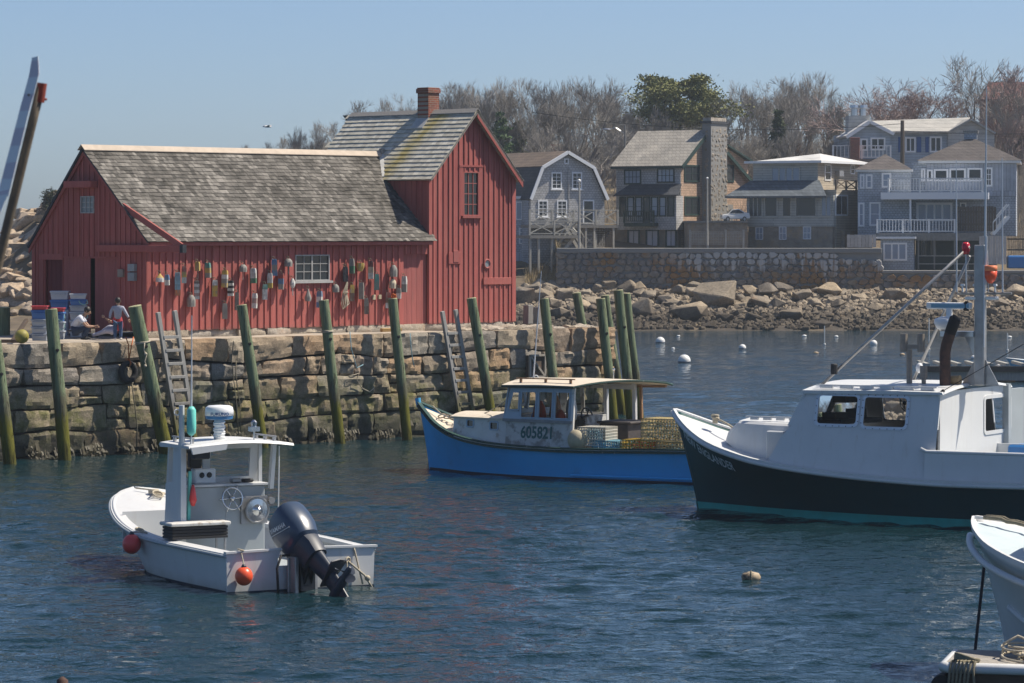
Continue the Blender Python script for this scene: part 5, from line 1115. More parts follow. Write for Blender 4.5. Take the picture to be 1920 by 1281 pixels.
# dash gear
for lo, hi, m_ in (((-3.35, -.55, 1.59), (-3.15, -.15, 1.85), 'radar_white'), ((-3.33, -.62, 1.86), (-3.2, -.40, 2.16), 'black_matt'), ((-3.2, .12, 1.59), (-3.05, .3, 1.67), 'alloy_dull'), ((-3.25, .36, 1.59), (-3.1, .56, 1.65), 'black_matt')):
    mb = MB(); mb.box(lo, hi); mb.build('instrument', m_, cons, bevel=.02)
mb = MB(); [mb.lathe([(0, .05), (.01, .05)], 10, (-3.148, y, 1.74), (1, 0, 0)) for y in (-.42, -.28)]; mb.build('gauge', 'black_gloss', cons)
mb = MB(); wheel(mb, (CXA+.12, .02, 1.34), .19, (1, 0, .15), .016, 6, True); mb.tube([(CXA, .02, 1.34), (CXA+.12, .02, 1.34)], .02, 6); mb.build('steering_wheel', 'steel', sk, smooth=True)
HC = V(CXA+.10, .50, 1.12); mb = MB(); mb.lathe([(-.02, .20), (.0, .21), (.02, .20), (.03, .10), (.07, .06), (.10, .02)], 22, HC, (1, 0, 0)); hl = mb.build('pot_hauler', 'steel', sk, smooth=True, auto=30); mb = MB(); mb.torus(HC+V(.02, 0, 0), .215, .02, (1, 0, 0), 24, 6); mb.box(HC+V(-.08, -.28, -.24), HC+V(-.04, .22, .24)); mb.lathe([(-.02, .06), (.05, .06)], 10, HC+V(.02, .26, .16), (1, 0, 0)); mb.build('hauler_plate', 'alloy_dull', hl)
mb = MB(); mb.lathe([(1.25, .03), (1.35, .07), (1.5, .05), (1.62, .02)], 8, (-2.66, yl+.1, 0)); mb.build('gear_bag', 'pink_vinyl', sk, smooth=True); mb = MB(); mb.bar((-2.74, yl+.04, .75), (-2.70, yl+.06, 1.85), .05, .05, (1, 0, 0)); mb.build('teal_pole', 'teal_float', sk)
# bait box
bx_ = empty('bait_box', SF.world(V(-2.45, -.85, .72)), SF.a); tag(bx_, 'black slatted box with a white lid on the skiff side', 'box')
for k in range(4): mb = MB(); mb.box((-.22, -.52, .0+.055*k), (.22, .52, .045+.055*k)); mb.build('slat', 'black_matt', bx_, bevel=.006)
mb = MB(); mb.box((-.20, -.50, .005), (.20, .50, .21)); mb.build('liner', 'rubber', bx_); mb = MB(); mb.box((-.26, -.56, .225), (.26, .56, .285)); mb.build('lid', 'boat_white_old', bx_, bevel=.015); 
for sx_ in (-1, 1):
    for yy, zz in ((.48, -.45), (-.35, -.05)): mb = MB(); mb.bar((sx_*.18, yy, zz), (sx_*.18, yy, 0), .03, .03, (1, 0, 0)); mb.build('leg', 'alloy_dull', bx_)
# fenders
def fender(label, p, r, mat, rope_to):
    o = empty('ball_fender', SF.world(p), SF.a); tag(o, label, 'fender', 'ball fenders on the skiff'); mb = MB(); mb.ball((0, 0, 0), r, 18, 14, (1, 1, 1.06)); mb.build('ball', mat, o, smooth=True); mb = MB(); mb.lathe([(r*.92, .055), (r*1.15, .04), (r*1.3, .03)], 8); mb.build('neck', 'navy_leg', o, smooth=True)
    q = Vector(rope_to)-Vector(p); mb = MB(); mb.tube([(0, 0, r*1.25), q], .012, 5); mb.torus(q, .05, .014, (0, .3, 1), 10, 5); mb.build('lanyard', 'rope', o); return o
fender('coral red ball fender on the skiff side near the bow', SF.y(247, 1020, -1.56), .165, 'pink_vinyl', hk.sheer(.42, .03, .08, -1))
fender('orange ball fender hanging on the skiff transom corner', V(.17, -1.12, .30), .15, 'orange_vinyl', V(-.0, -1.1, .72))
# bow lines, cleats, stern lines
mb = MB(); [mb.torus((-6.4+.1*k, .15-.05*k, 1.20), .10, .018, (.2*k, .1, 1), 12, 5) for k in range(4)]; mb.box((-6.55, .0, 1.18), (-6.4, .15, 1.26)); mb.tube([(-6.9, -.1, 1.26), (-6.5, .1, 1.24), (-6.0, .4, 1.1)], .016, 5); [mb.torus((-3.95+.06*k, -1.28, .78), .05, .014, (.3, .2*k, 1), 10, 5) for k in range(3)]; mb.build('mooring_lines', 'rope', sk, smooth=True)
mb = MB(); mb.tube(sag((.02, .98, .66), (.07, 1.12, .05), .0), .016, 5); mb.tube([(.05, .85, .45), (.08, 1.15, .2), (.12, 1.3, -.05)], .018, 5); mb.tube([(.05, .84, .45), (.05, .84, -.1)], .012, 5); mb.ball((.09, 1.2, .15), .05); mb.torus((.04, .86, .46), .05, .016, (1, .3, 0), 10, 5); mb.build('stern_lines', 'rope', sk, smooth=True)
# ---- outboard engine, tilted up
eng = empty('outboard_motor', SF.world(V(.10, -.02, .56)), SF.a+radians(13)); tag(eng, 'large dark blue outboard motor tilted up on the skiff stern', 'outboard motor')
R_ = Matrix.Rotation(radians(-50), 4, 'Y') @ Matrix.Scale(1.02, 4)
def eb(mb, name, mat, parent=None, smooth=True, auto=35, bevel=0):
    mb.v = [tuple(R_ @ Vector(p)) for p in mb.v]; return mb.build(name, mat, parent or eng, smooth=smooth, auto=auto, bevel=bevel, seg=2)
def srect(cx_, cz_, hx, hy, z, n=20, e=3.2, skew=0.0):
    r = []
    for k in range(n):
        a = 2*pi*k/n; c, s_ = cos(a), sin(a); d = (abs(c)**e+abs(s_)**e)**(-1/e); r.append(V(cx_+hx*c*d, hy*s_*d, z+skew*c*d*hx))
    return r
mb = MB(); rings = [srect(.16, 0, .25, .19, .08), srect(.16, 0, .33, .25, .14), srect(.17, 0, .37, .285, .30), srect(.17, 0, .38, .29, .50), srect(.18, 0, .36, .275, .68), srect(.20, 0, .31, .24, .80, skew=-.05), srect(.21, 0, .22, .16, .86, skew=-.08), srect(.21, 0, .08, .06, .885, skew=-.1)]
mb.loft(rings, True, True); cowl = eb(mb, 'cowl', 'navy_cowl')
mb = MB(); rings = [srect(.20, 0, .24, .17, -.28), srect(.20, 0, .27, .19, -.05), srect(.17, 0, .29, .22, .075)]; mb.loft(rings, True, True); eb(mb, 'mid_section', 'navy_leg')
mb = MB(); rings = [srect(.25, 0, .15, .06, -.95, e=2.2), srect(.25, 0, .17, .07, -.6, e=2.2), srect(.22, 0, .2, .12, -.27, e=2.4)]; mb.loft(rings, True, True); eb(mb, 'leg', 'navy_leg')
mb = MB(); mb.prism([(.05, -.10, -.74), (.62, -.16, -.74), (.66, 0, -.74), (.62, .16, -.74), (.05, .10, -.74)], (0, 0, .025)); eb(mb, 'cavitation_plate', 'navy_leg', smooth=False); mb = MB(); mb.tube([(-.12, 0, -1.0), (-.02, 0, -1.0), (.2, 0, -1.0), (.45, 0, -1.0), (.52, 0, -1.0)], [.02, .075, .095, .08, .06], 14); eb(mb, 'gearcase', 'navy_leg'); mb = MB(); mb.prism([(.02, -.012, -1.06), (.36, -.012, -1.06), (.34, -.012, -1.28), (.22, -.012, -1.30)], (0, .024, 0)); eb(mb, 'skeg', 'navy_leg', smooth=False)
mb = MB(); mb.tube([(.52, 0, -1.0), (.70, 0, -1.0), (.74, 0, -1.0)], [.06, .05, .02], 10)
for k in range(3):
    a0 = 2*pi*k/3+.4; P0 = []
    for r_, tw, w in ((.05, .9, .05), (.12, .7, .085), (.18, .5, .08), (.215, .4, .03)):
        e = V(0, cos(a0), sin(a0)); g = V(0, -sin(a0), cos(a0)); P0.append([V(.61, 0, -1.0)+e*r_+(g*cos(tw)+V(1, 0, 0)*sin(tw))*w*s_ for s_ in (-1, 0, 1)])
    mb.loft(P0)
eb(mb, 'propeller', 'navy_leg', smooth=True)
mb = MB(); mb.box((-.06, -.28, -.62), (-.02, .28, .0)); mb.box((-.03, -.24, -.62), (.12, -.16, .02)); mb.box((-.03, .16, -.62), (.12, .24, .02)); mb.build('clamp_bracket', 'alloy_dull', eng, bevel=.01); mb = MB(); mb.box((.0, -.15, -.55), (.16, .15, -.1)); mb.tube([(.05, 0, -.1), (.2, 0, .05)], .09, 8); mb.tube([(.1, -.08, -.5), (.25, -.05, -.15)], .035, 8); mb.tube([(.1, .08, -.5), (.25, .05, -.15)], .035, 8); mb.build('tilt_ram', 'black_gloss', eng)
mb = MB(); mb.tube([(-.02, -.25, .05), (.0, -.45, .05), (.02, -.55, -.15), (.02, -.52, -.62)], .022, 6); mb.build('cable_loom', 'black_matt', eng, smooth=True); mb = MB(); mb.tube([(-.12, 0, .02), (.0, 0, .05), (.18, 0, .05)], .05, 8); mb.build('swivel', 'black_gloss', eng)
text_mesh('cowl_lettering', 'YAMAHA', .105, 'letter_silver', cowl, lambda u, v_: R_ @ V(-.03+u*.88+v_*.45, -.294, .585-u*.45+v_*.88), .003, 1.0)
mb = MB(); mb.tube([R_ @ V(-.06+.052*k, -.293, .55-.0265*k) for k in range(10)], .006, 4); mb.build('cowl_stripe', 'letter_silver', cowl)

# ---- white boat and float, bottom right -------------------------------
WF = Frame(ground(1893, 1248), -radians(47))
wb = empty('white_cabin_boat', WF.o, WF.a); tag(wb, 'bow of a white cabin boat cut off by the right edge of the photo', 'boat')
hw = Hull(8.0, [(0, .03), (.02, .30), (.05, .62), (.10, .98), (.18, 1.25), (.32, 1.42), (.6, 1.48), (1, 1.35)], [(0, 1.98), (.05, 1.86), (.12, 1.68), (.22, 1.5), (.36, 1.36), (.6, 1.26), (1, 1.25)], [(0, 0), (.08, .22), (.18, .55), (.3, .85), (.5, 1.15), (1, 1.2)], .62, -.45, 1.5)
hw.shell(wb, 'boat_white', 44, 14); hw.band(wb, -.06, .13, 'boot_blue', 'boot_stripe', .008) if 'boot_blue' in M else (plain('boot_blue', (.03, .10, .28), .5), hw.band(wb, -.06, .13, 'boot_blue', 'boot_stripe', .008))
hw.rail(wb, 'boat_white', 'rub_rail', .05, -.22, .03); hw.rail(wb, 'boat_white', 'toe_rail', dz=.02, out=.0, flat=(.03, .035)); hw.deck(wb, 'deck_pale', 'foredeck', 0, .45, .02, .06) if 'deck_pale' in M else (pm('deck_pale', (.55, .63, .66), (.5, .58, .61), .6), hw.deck(wb, 'deck_pale', 'foredeck', 0, .45, .02, .06))
mb = MB(); mb.tube([hw.pt(lerp(.06, .9, i/20), lerp(.85, .15, (i/20)**.5), -1)+V(0, -.015, 0) for i in range(21)], .05, 8); mb.build('spray_rail', 'boat_white', wb, smooth=True)
mb = MB(); rings = []
for x, w, zl, zh in ((.70, .50, 1.75, 1.90), (1.0, .70, 1.6, 2.26), (3.0, 1.05, 1.3, 2.32), (5.0, 1.1, 1.2, 2.4)): rings.append([V(x, -w-.1, zl-.1), V(x, -w, zh-.06), V(x, -w+.1, zh), V(x, 0, zh+.06), V(x, w-.1, zh), V(x, w, zh-.06), V(x, w+.1, zl-.1)])
mb.loft(rings); mb.f.append(tuple(range(6, -1, -1))); mb.c.append(None); ck = mb.build('cabin', 'boat_white', wb)
wq = lambda x, d, z: V(x, -lerp(.82, 1.0, (x-1.8)/1.2)-.0+d-(2.2-z)*.13, z); mb = MB(); rframe(mb, wq, (2.15, 2.7, 1.78, 2.05), .03, -.03, .01, .05); mb.build('window_frame', 'black_matt', ck); mb = MB(); mb.add([wq(2.15, -.012, 1.78), wq(2.7, -.012, 1.78), wq(2.7, -.012, 2.05), wq(2.15, -.012, 2.05)], [(0, 1, 2, 3)]); mb.build('pane', 'glass_dark', ck)
mb = MB(); rg = random.Random(2); pts = [V(-.45, 0, 2.02)]+[V(-.3+.11*k, .03*sin(k*2)+.03*k, 2.02-.02*k+.012*(k % 2)) for k in range(12)]; mb.tube(pts, .03, 6); mb.tube([p+V(.02, .03, .02) for p in pts], .022, 6); mb.build('bow_line', 'rope_old', wb, smooth=True)
mb = MB(); mb.tube([(.75, .25, 1.92), (.72, .27, 2.02), (.82, .27, 2.06), (.95, .25, 1.95)], .02, 6); mb.box((1.2, .3, 1.93), (1.7, .55, 1.98)); mb.build('bow_cleat', 'steel', wb, smooth=True)
mb = MB(); q = hw.q_at(1.35, 1.6); a = hw.sheer(q, .05, -.01, -1); mb.tube([a+V(-.25, .55, .2), a+V(-.1, .25, .08), a, a+V(.02, -.03, -.3), hw.pt(hw.q_at(1.5, .9), .9, -1)+V(0, -.03, 0), hw.pt(hw.q_at(1.9, .4), .4, -1)+V(0, -.03, 0)], .012, 5); mb.build('side_line', 'rope', wb, smooth=True)
mb = MB(); a = WF.y(1812, 1040, .0); mb.tube([hw.pt(.012, 1.45, -1), WF.y(1828, 1222, -.2)], .022, 6); mb.build('bow_mooring_line', 'rope_navy', wb) if 'rope_navy' in M else (pm('rope_navy', (.03, .03, .045), None, .8), mb.build('bow_mooring_line', 'rope_navy', wb))
FF = Frame(ground(1768, 1243, .42), -radians(14))
fl = empty('floating_dock', FF.o+V(0, 0, -.42), FF.a); tag(fl, 'weathered float corner with white edging, bottom right', 'dock')
for k in range(9): mb = MB(); mb.box((.02, .06+.16*k, .38), (4.0, .06+.16*k+.15, .42)); mb.build('plank', 'weathered', fl, bevel=.006)
mb = MB(); mb.tube([(0, 1.5, .36), (0, .06, .36), (.06, .0, .36), (4.0, 0, .36)], .07, 10); mb.build('edge_fender', 'boat_white', fl, smooth=True); mb = MB(); mb.box((.05, .08, -.2), (4.0, .14, .32)); mb.box((.05, .14, -.2), (.11, 1.5, .32)); mb.build('side_beam', 'weathered_dark', fl) if 'weathered_dark' in M else (pm('weathered_dark', (.14, .10, .075), (.09, .07, .055), .9, 5, (1, 1, 4)), mb.build('side_beam', 'weathered_dark', fl)); mb = MB(); mb.tube([(-.02, -.0, .12), (-.04, .5, .1)], .14, 12); mb.build('corner_roller', 'rubber', fl)
mb = MB(); rg = random.Random(5)
for k in range(7): x = .12+.05*k; mb.tube([(x+.02, .12, .44), (x, -.03, .45), (x-.02, -.09, .36), (x-.06*rg.random(), -.10, .1), (x-.05, -.06, -.15)], .018, 5)
for k in range(4): mb.torus((.3, .1, .46+.01*k), .16, .018, (.1*k, .2, 1), 14, 5)
mb.build('lashing', 'rope_old', fl, smooth=True)
cp_ = empty('coiled_rope', FF.world(V(1.0, .55, .0)), FF.a); tag(cp_, 'pale rope heaped in coils on the float', 'rope'); mb = MB()
for k in range(12): mb.torus((rg.uniform(-.1, .5), rg.uniform(-.15, .2), .02+.012*k), rg.uniform(.16, .34), .017, (rg.uniform(-.12, .12), rg.uniform(-.12, .12), 1), 20, 5)
mb.tube([(-.3, 0, .02), (-.28, .05, .2), (-.1, .1, .3), (.15, .1, .2), (.3, .0, .05)], .017, 6); mb.build('coils', 'rope', cp_, smooth=True)
# ---- leaning boom close to the camera, top left, and a post tip at the bottom edge
def nearp(px_, py_, Y): return at(px_, py_, Y)
YB = 17.0; bo = empty('leaning_pole', nearp(-330, 2050, YB)); b0 = bo.location.copy(); tag(bo, 'rusty leaning pole with a faded white plank strapped on, top left', 'pole')
mb = MB(); mb.tube([nearp(78, 158, YB)-b0, nearp(60, 232, YB)-b0, nearp(0, 480, YB)-b0, nearp(-390, 2090, YB)-b0, nearp(-552, 2760, YB)-b0], [.023, .023, .024, .03, .035], 12); pl_ = mb.build('pipe', 'pole_brown', bo, smooth=True) if 'pole_brown' in M else (pm('pole_brown', (.16, .125, .085), (.11, .09, .065), .7, 12), mb.build('pipe', 'pole_brown', bo, smooth=True))[1]
mb = MB(); mb.tube([nearp(79, 156, YB)-b0, nearp(74, 192, YB)-b0], [.025, .0245], 12); mb.tube([nearp(80, 185, YB)-b0, nearp(88, 187, YB)-b0], .006, 6); mb.build('rusty_tip', 'rust_red', bo, smooth=True, auto=40) if 'rust_red' in M else (pm('rust_red', (.26, .05, .03), (.18, .035, .025), .7, 12), mb.build('rusty_tip', 'rust_red', bo, smooth=True, auto=40))
def strip(pts, wpx, name, mat):
    mb = MB(); rings = []
    for (x, y), w in zip(pts, wpx):
        c = nearp(x, y, YB-.05)-b0; h = w/2/F_PX*YB; n_ = V(h*.97, -h*.15, h*.2); rings.append([c-n_+V(0, -.006, 0), c+n_+V(0, -.006, 0), c+n_+V(0, .008, 0), c-n_+V(0, .008, 0)])
    mb.loft(rings, True, True); return mb.build(name, mat, bo)
t = NT('faded_board'); v = t.coord('Object', (1, 1, 1)); w_ = t.n('ShaderNodeTexWave'); w_.bands_direction = 'Z'; w_.inputs['Scale'].default_value = 1.9; w_.inputs['Distortion'].default_value = 2.5; w_.inputs['Detail'].default_value = 3; t.l(v, w_.inputs[0]); t.col(t.mix(t.ramp(w_.outputs['Fac'], [(.45, 0.0), (.6, 1.0)]), (.80, .86, .88), (.66, .64, .70))); t.set(Roughness=.6)
strip([(66, 107), (64, 140), (55, 175), (49, 195), (30, 270), (5, 370)], [12, 20, 21, 20, 21, 24], 'plank', 'faded_board'); strip([(4, 358), (-22, 420), (-80, 620)], [30, 34, 36], 'plank', 'faded_board')
mb = MB(); mb.ball(nearp(54, 178, YB-.07)-b0, .006, 8, 6); mb.build('bolt', 'black_matt', bo)
YP = 30.0; p = nearp(117, 1269, YP); mb = MB(); mb.tube([V(p.x, p.y, -.6), V(p.x, p.y, p.z-.03), p], [.05, .05, .012], 8); o = mb.build('mooring_stake', 'rust', None, smooth=True); tag(o, 'brown stake tip poking up at the bottom left edge', 'stake')

# ------------------------------------------------------------------ far shore: land, rocks, sea wall
YW = 223.0; XWL, XWR = 2.95, 23.9
def smooth(a, b, x): t_ = max(0, min(1, (x-a)/(b-a))); return t_*t_*(3-2*t_)
def land(X, Y):
    beach = interp([(190, -4), (204, -1.0), (208.5, 0), (213, .55), (219, 1.35), (223, 2.1), (230, 3.4), (242, 5.2), (275, 7), (420, 9), (800, 2)], Y)
    hill = interp([(230, 0), (238, .4), (250, 2.2), (275, 4.6), (310, 5.6), (430, 4), (800, 0)], Y)*smooth(-42, -6, X)
    z = beach+hill
    if Y > YW+.35 and X < 80:
        top = 4.85 if X < XWR else 3.35
        right = max(z, top+(hill if Y > 236 else 0)*.75+(smooth(232, 262, Y)*2.6))
        z = right if X > XWL else lerp(z, right, smooth(236, 246, Y)*smooth(-40, -10, X))
    led = 9.6*math.exp(-((X+24)/12.5)**2)*smooth(212, 227, Y)*(1-smooth(250, 300, Y)); z = max(z, led+.5*noise.noise((X*.3, Y*.3, 0)) if led > .5 else z)
    if X < -30: z = min(z, max(led, interp([(-75, -3), (-38, 1.0), (-30, 9)], X)))
    return z
pm('dry_ground', (.15, .115, .075), (.09, .07, .048), .95, .6, rnd=0, bump=.5, dist=.08, dirt=(.27, .21, .12), dscale=.25)
xs = np.concatenate([np.linspace(-260, -60, 20), np.linspace(-56, 56, 150), np.linspace(62, 300, 22)]); xs = np.sort(np.concatenate([xs, [XWL-.02, XWL+.02, XWR-.02, XWR+.02]])); ysv = np.concatenate([np.linspace(186, 222.9, 34), [YW+.34, YW+.36], np.linspace(224.5, 300, 56), np.linspace(310, 820, 26)])
mb = MB(); vs = [(x, y, land(x, y)+(.12*noise.noise((x*.5, y*.5, 7)) if y < 222 or y > 236 else 0)) for y in ysv for x in xs]; nx = len(xs)
mb.add(vs, [(j*nx+i, j*nx+i+1, (j+1)*nx+i+1, (j+1)*nx+i) for j in range(len(ysv)-1) for i in range(nx-1)])
o = mb.build('shore_ground', 'dry_ground', None, smooth=True); struct(o); shore = o
t = NT('beach_weed'); v = t.coord('Object', (1, 1, 1), False); f = t.noise(v, 1.2, 7, .7); t.col(t.mix(t.ramp(f, [(.35, 0.0), (.65, 1.0)]), (.032, .025, .017), (.075, .058, .04))); t.set(Roughness=.85); t.bump(t.noise(v, 4, 6, .7), .9, .12)
mb = MB(); bx2 = np.linspace(-6, 60, 90); by2 = np.linspace(203, 222.6, 22); vs = [(x, y, land(x, y)+.035+.16*noise.noise((x*.7, y*.9, 2))+.08*noise.noise((x*2, y*2, 5))) for y in by2 for x in bx2]; nx = len(bx2)
mb.add(vs, [(j*nx+i, j*nx+i+1, (j+1)*nx+i+1, (j+1)*nx+i) for j in range(len(by2)-1) for i in range(nx-1)]); beach = struct(mb.build('shore_beach', 'beach_weed', None, smooth=True))
def rock_mesh(seed, n=15, flat=(1, 1, .75)):
    rg = random.Random(seed); bm = bmesh.new()
    for _ in range(n):
        d = Vector((rg.gauss(0, 1), rg.gauss(0, 1), rg.gauss(0, 1))).normalized()*rg.uniform(.78, 1.0); bm.verts.new((d.x*flat[0], d.y*flat[1], d.z*flat[2]))
    r = bmesh.ops.convex_hull(bm, input=bm.verts); bmesh.ops.delete(bm, geom=[v_ for v_ in bm.verts if not v_.link_faces], context='VERTS')
    bmesh.ops.bevel(bm, geom=list(bm.edges), offset=.07, segments=1, affect='EDGES', clamp_overlap=True); bmesh.ops.recalc_face_normals(bm, faces=bm.faces)
    me = bpy.data.meshes.new('rock'); bm.to_mesh(me); bm.free(); return me
ROCKS = [rock_mesh(k, 13+k % 4) for k in range(10)]; ROCKSL = [rock_mesh(40+k, 14, (1, .9, .55)) for k in range(8)]
for me in ROCKS: me.materials.append(M['granite_far'])
for me in ROCKSL: me.materials.append(M['ledge'])
rg = random.Random(21)
PYT = sorted((HY+F_PX*(CAM_H-max(0, land(12, y_)))/y_, y_) for y_ in np.linspace(207, 222.6, 60))
def shore_y(py_): return interp(PYT, py_)
def put_rock(parent, px_, py_, wpx, name='rock', lib=ROCKS, asp=.75, z_in=.25, z=None):
    Yg = shore_y(py_)
    r = wpx/2/F_PX*Yg; X = (px_-CX)/F_PX*Yg; o = inst(name, rg.choice(lib), parent, (X, Yg+r*.5, max(.05, land(X, Yg))+r*asp*(1-z_in)-.05), (rg.uniform(-.3, .3), rg.uniform(-.3, .3), rg.uniform(0, 6.28)), (r*1.12, r*rg.uniform(.8, 1.1), r*asp*1.3)); return o
HERO = [(1342, 573, 80, .8), (1297, 598, 62, .7), (1205, 592, 44, 1.1), (1173, 580, 30, .9), (1250, 566, 32, .8), (1265, 590, 26, .9), (1220, 560, 34, .8), (1232, 600, 30, .6), (1300, 553, 30, .8), (1370, 548, 24, .8), (1395, 565, 34, .6), (1440, 555, 40, .8), (1470, 548, 36, .8), (1428, 572, 44, .6), (1505, 560, 44, .6), (1484, 598, 44, .8), (1410, 600, 40, .6), (1555, 552, 46, .7), (1530, 575, 30, .8), (1575, 572, 28, .7), (1610, 560, 26, .8), (1545, 612, 38, .6), (1680, 560, 44, .7), (1700, 575, 34, .6), (1640, 580, 30, .7), (1905, 556, 60, .5), (1880, 575, 34, .7), (1855, 590, 34, .6), (1385, 590, 26, .9), (1360, 600, 34, .7), (1330, 610, 30, .6), (1190, 612, 30, .6),
        (1010, 530, 40, .7), (1035, 520, 34, .8), (985, 532, 26, .9), (1000, 548, 30, .9), (975, 548, 24, .8), (1030, 545, 30, .8), (1020, 562, 40, .8), (985, 570, 50, .8), (1040, 575, 36, .7), (1060, 560, 36, .8), (1085, 580, 40, .7), (1055, 595, 44, .6), (1010, 592, 30, .8), (1110, 572, 34, .8), (1140, 590, 36, .8), (1100, 598, 30, .7), (1148, 566, 26, .7)]
for px_, py_, w, a in HERO: put_rock(beach, px_, py_+6, w*1.25, asp=a)
n = len(HERO)
while n < 292:
    px_ = rg.uniform(960, 1930); py_ = rg.uniform(543, 617); big = 1-(py_-543)/90
    w = rg.uniform(13, 36)*(.6+.7*max(0, big)); 
    if px_ > 1500: w *= .75
    put_rock(beach, px_, py_, w, asp=rg.uniform(.5, .95)); n += 1
mb = MB()
for k in range(3800):
    px_ = rg.uniform(955, 1960); py_ = rg.uniform(540, 619); Yg = shore_y(py_)
    X = (px_-CX)/F_PX*Yg; r = rg.uniform(.08, .30); z = max(0, land(X, Yg))+r*.3; q = []
    for j in range(3):
        for i in range(5): a = 2*pi*(i+rg.random()*.6)/5; rr = r*(1, .95, .45)[j]*rg.uniform(.7, 1.2); q.append((X+rr*cos(a), Yg+rr*sin(a), z+r*(-.5, .25, .75)[j]*rg.uniform(.7, 1.2)))
    mb.add(q, [(j*5+i, j*5+(i+1) % 5, (j+1)*5+(i+1) % 5, (j+1)*5+i) for j in range(2) for i in range(5)]+[tuple(range(10, 15))])
stuff(mb.build('rubble', 'granite_far', beach))
# the ledge and boulders left of the shed
head = empty('rocky_headland', (-30, 214, 0)); struct(head)
mb = MB(); hx = np.linspace(-44, -8, 60); hy = np.linspace(211, 240, 40); vs = []
for y in hy:
    for x in hx: z = land(x, y); c = .55*noise.noise((x*.35, y*.5, 3))+.25*abs(noise.noise((x*1.1, y*1.3, 1))); vs.append((x+30, y-214, z+c-.1))
nx = len(hx); mb.add(vs, [(j*nx+i, j*nx+i+1, (j+1)*nx+i+1, (j+1)*nx+i) for j in range(len(hy)-1) for i in range(nx-1)]); mb.build('ledge', 'ledge', head)
for k in range(230):
    x = rg.uniform(-37, -25); y = rg.triangular(211.5, 231, 217); z = land(x, y); 
    if z < .05: continue
    up = max(0, min(1, z/7)); r = rg.uniform(.4, .8)*(1+1.2*up); inst('boulder', rg.choice(ROCKSL), head, (x+30, y-214, z+r*.12), (rg.uniform(-.5, .5), rg.uniform(-.4, .4), rg.uniform(0, 6.28)), (r*1.3, r, r*rg.uniform(.7, 1.1)))
# low wind-bent shrub on top of the ledge
# ---- sea wall
t = NT('mortar'); v = t.coord('Object', (1, 1, 1), False); t.col(t.mix(t.noise(v, .8, 6, .7), (.29, .285, .27), (.18, .175, .17))); t.set(Roughness=.95); t.bump(t.noise(v, 3, 5, .7), .6, .05)
t = NT('wall_stone'); v = t.coord('Object', (1, 1, 1)); oi = t.n('ShaderNodeObjectInfo'); base = t.ramp(oi.outputs['Random'], [(0, (.17, .165, .165)), (.3, (.25, .21, .17)), (.55, (.19, .185, .185)), (.8, (.28, .225, .165)), (1, (.22, .205, .195))])
g = t.n('ShaderNodeNewGeometry'); c = t.mix(1.0, base, t.ramp(t.noise(v, 2, 6, .7), [(.3, (.65, .65, .65)), (.7, (1.3, 1.3, 1.3))]), 'MULTIPLY')
c = t.mix(t.math('MULTIPLY', t.ramp(t.noise(g.outputs['Position'], .32, 5, .7), [(.50, 0.0), (.62, 1.0)]), .8), c, (.30, .145, .035))
sxx = t.n('ShaderNodeSeparateXYZ'); t.l(g.outputs['Position'], sxx.inputs[0]); mpp = t.n('ShaderNodeMapping'); mpp.inputs['Scale'].default_value = (2.2, 1, .22); t.l(g.outputs['Position'], mpp.inputs[0])
mr = t.n('ShaderNodeMapRange', clamp=True); t.l(sxx.outputs[2], mr.inputs[0]); mr.inputs[1].default_value = 2.9; mr.inputs[2].default_value = 4.5; mr.inputs[3].default_value = -.1; mr.inputs[4].default_value = .13
drip = t.ramp(t.math('ADD', t.noise(mpp.outputs[0], 1.0, 5, .6), mr.outputs[0]), [(.50, 0.0), (.60, 1.0)]); mr2 = t.n('ShaderNodeMapRange', clamp=True); t.l(sxx.outputs[0], mr2.inputs[0]); mr2.inputs[1].default_value = 9; mr2.inputs[2].default_value = 11.5
c = t.mix(t.math('MULTIPLY', t.math('MULTIPLY', drip, mr2.outputs[0]), .75), c, (.55, .55, .54)); t.col(c); t.set(Roughness=.9, Specular_IOR_Level=.2); t.bump(t.noise(v, 4, 6, .7), .8, .06)
sw = empty('stone_sea_wall', (XWL, YW, 1.2)); tag(sw, 'long mortared fieldstone sea wall below the houses', 'wall')
mb = MB(); mb.box((0, .10, 0), (XWR-XWL, .9, 3.68)); mb.build('mortar_core', 'mortar', sw); mb = MB(); mb.box((-.05, -.06, 3.40), (XWR-XWL-.0, .95, 3.72)); mb.build('coping', 'mortar', sw, bevel=.03)
WS = []
for k in range(9):
    rg2 = random.Random(k+90); bm = bmesh.new(); m_ = rg2.choice([5, 6, 6, 7])
    for d_, s_ in ((0, .86), (.16, 1.0), (-.10, 1.0)):
        for i in range(m_): a = 2*pi*i/m_+.25*k; r = .5*s_*(1+.12*rg2.uniform(-1, 1) if False else 1)*(1.0+.14*sin(3*a+k)); bm.verts.new((r*cos(a), -.12 if s_ < .9 else (-.06 if d_ > 0 else .12), r*sin(a)))
    bm.verts.ensure_lookup_table()
    for lo, hi in ((0, m_), (m_, 2*m_)):
        for i in range(m_): bm.faces.new([bm.verts[lo+i], bm.verts[lo+(i+1) % m_], bm.verts[hi+(i+1) % m_], bm.verts[hi+i]])
    bm.faces.new([bm.verts[i] for i in range(m_)]); bmesh.ops.recalc_face_normals(bm, faces=bm.faces); me = bpy.data.meshes.new('stone'); bm.to_mesh(me); bm.free(); me.materials.append(M['wall_stone']); WS.append(me)
W_ = XWR-XWL; nr = 8; hgt = 3.3/nr; cnt = 0
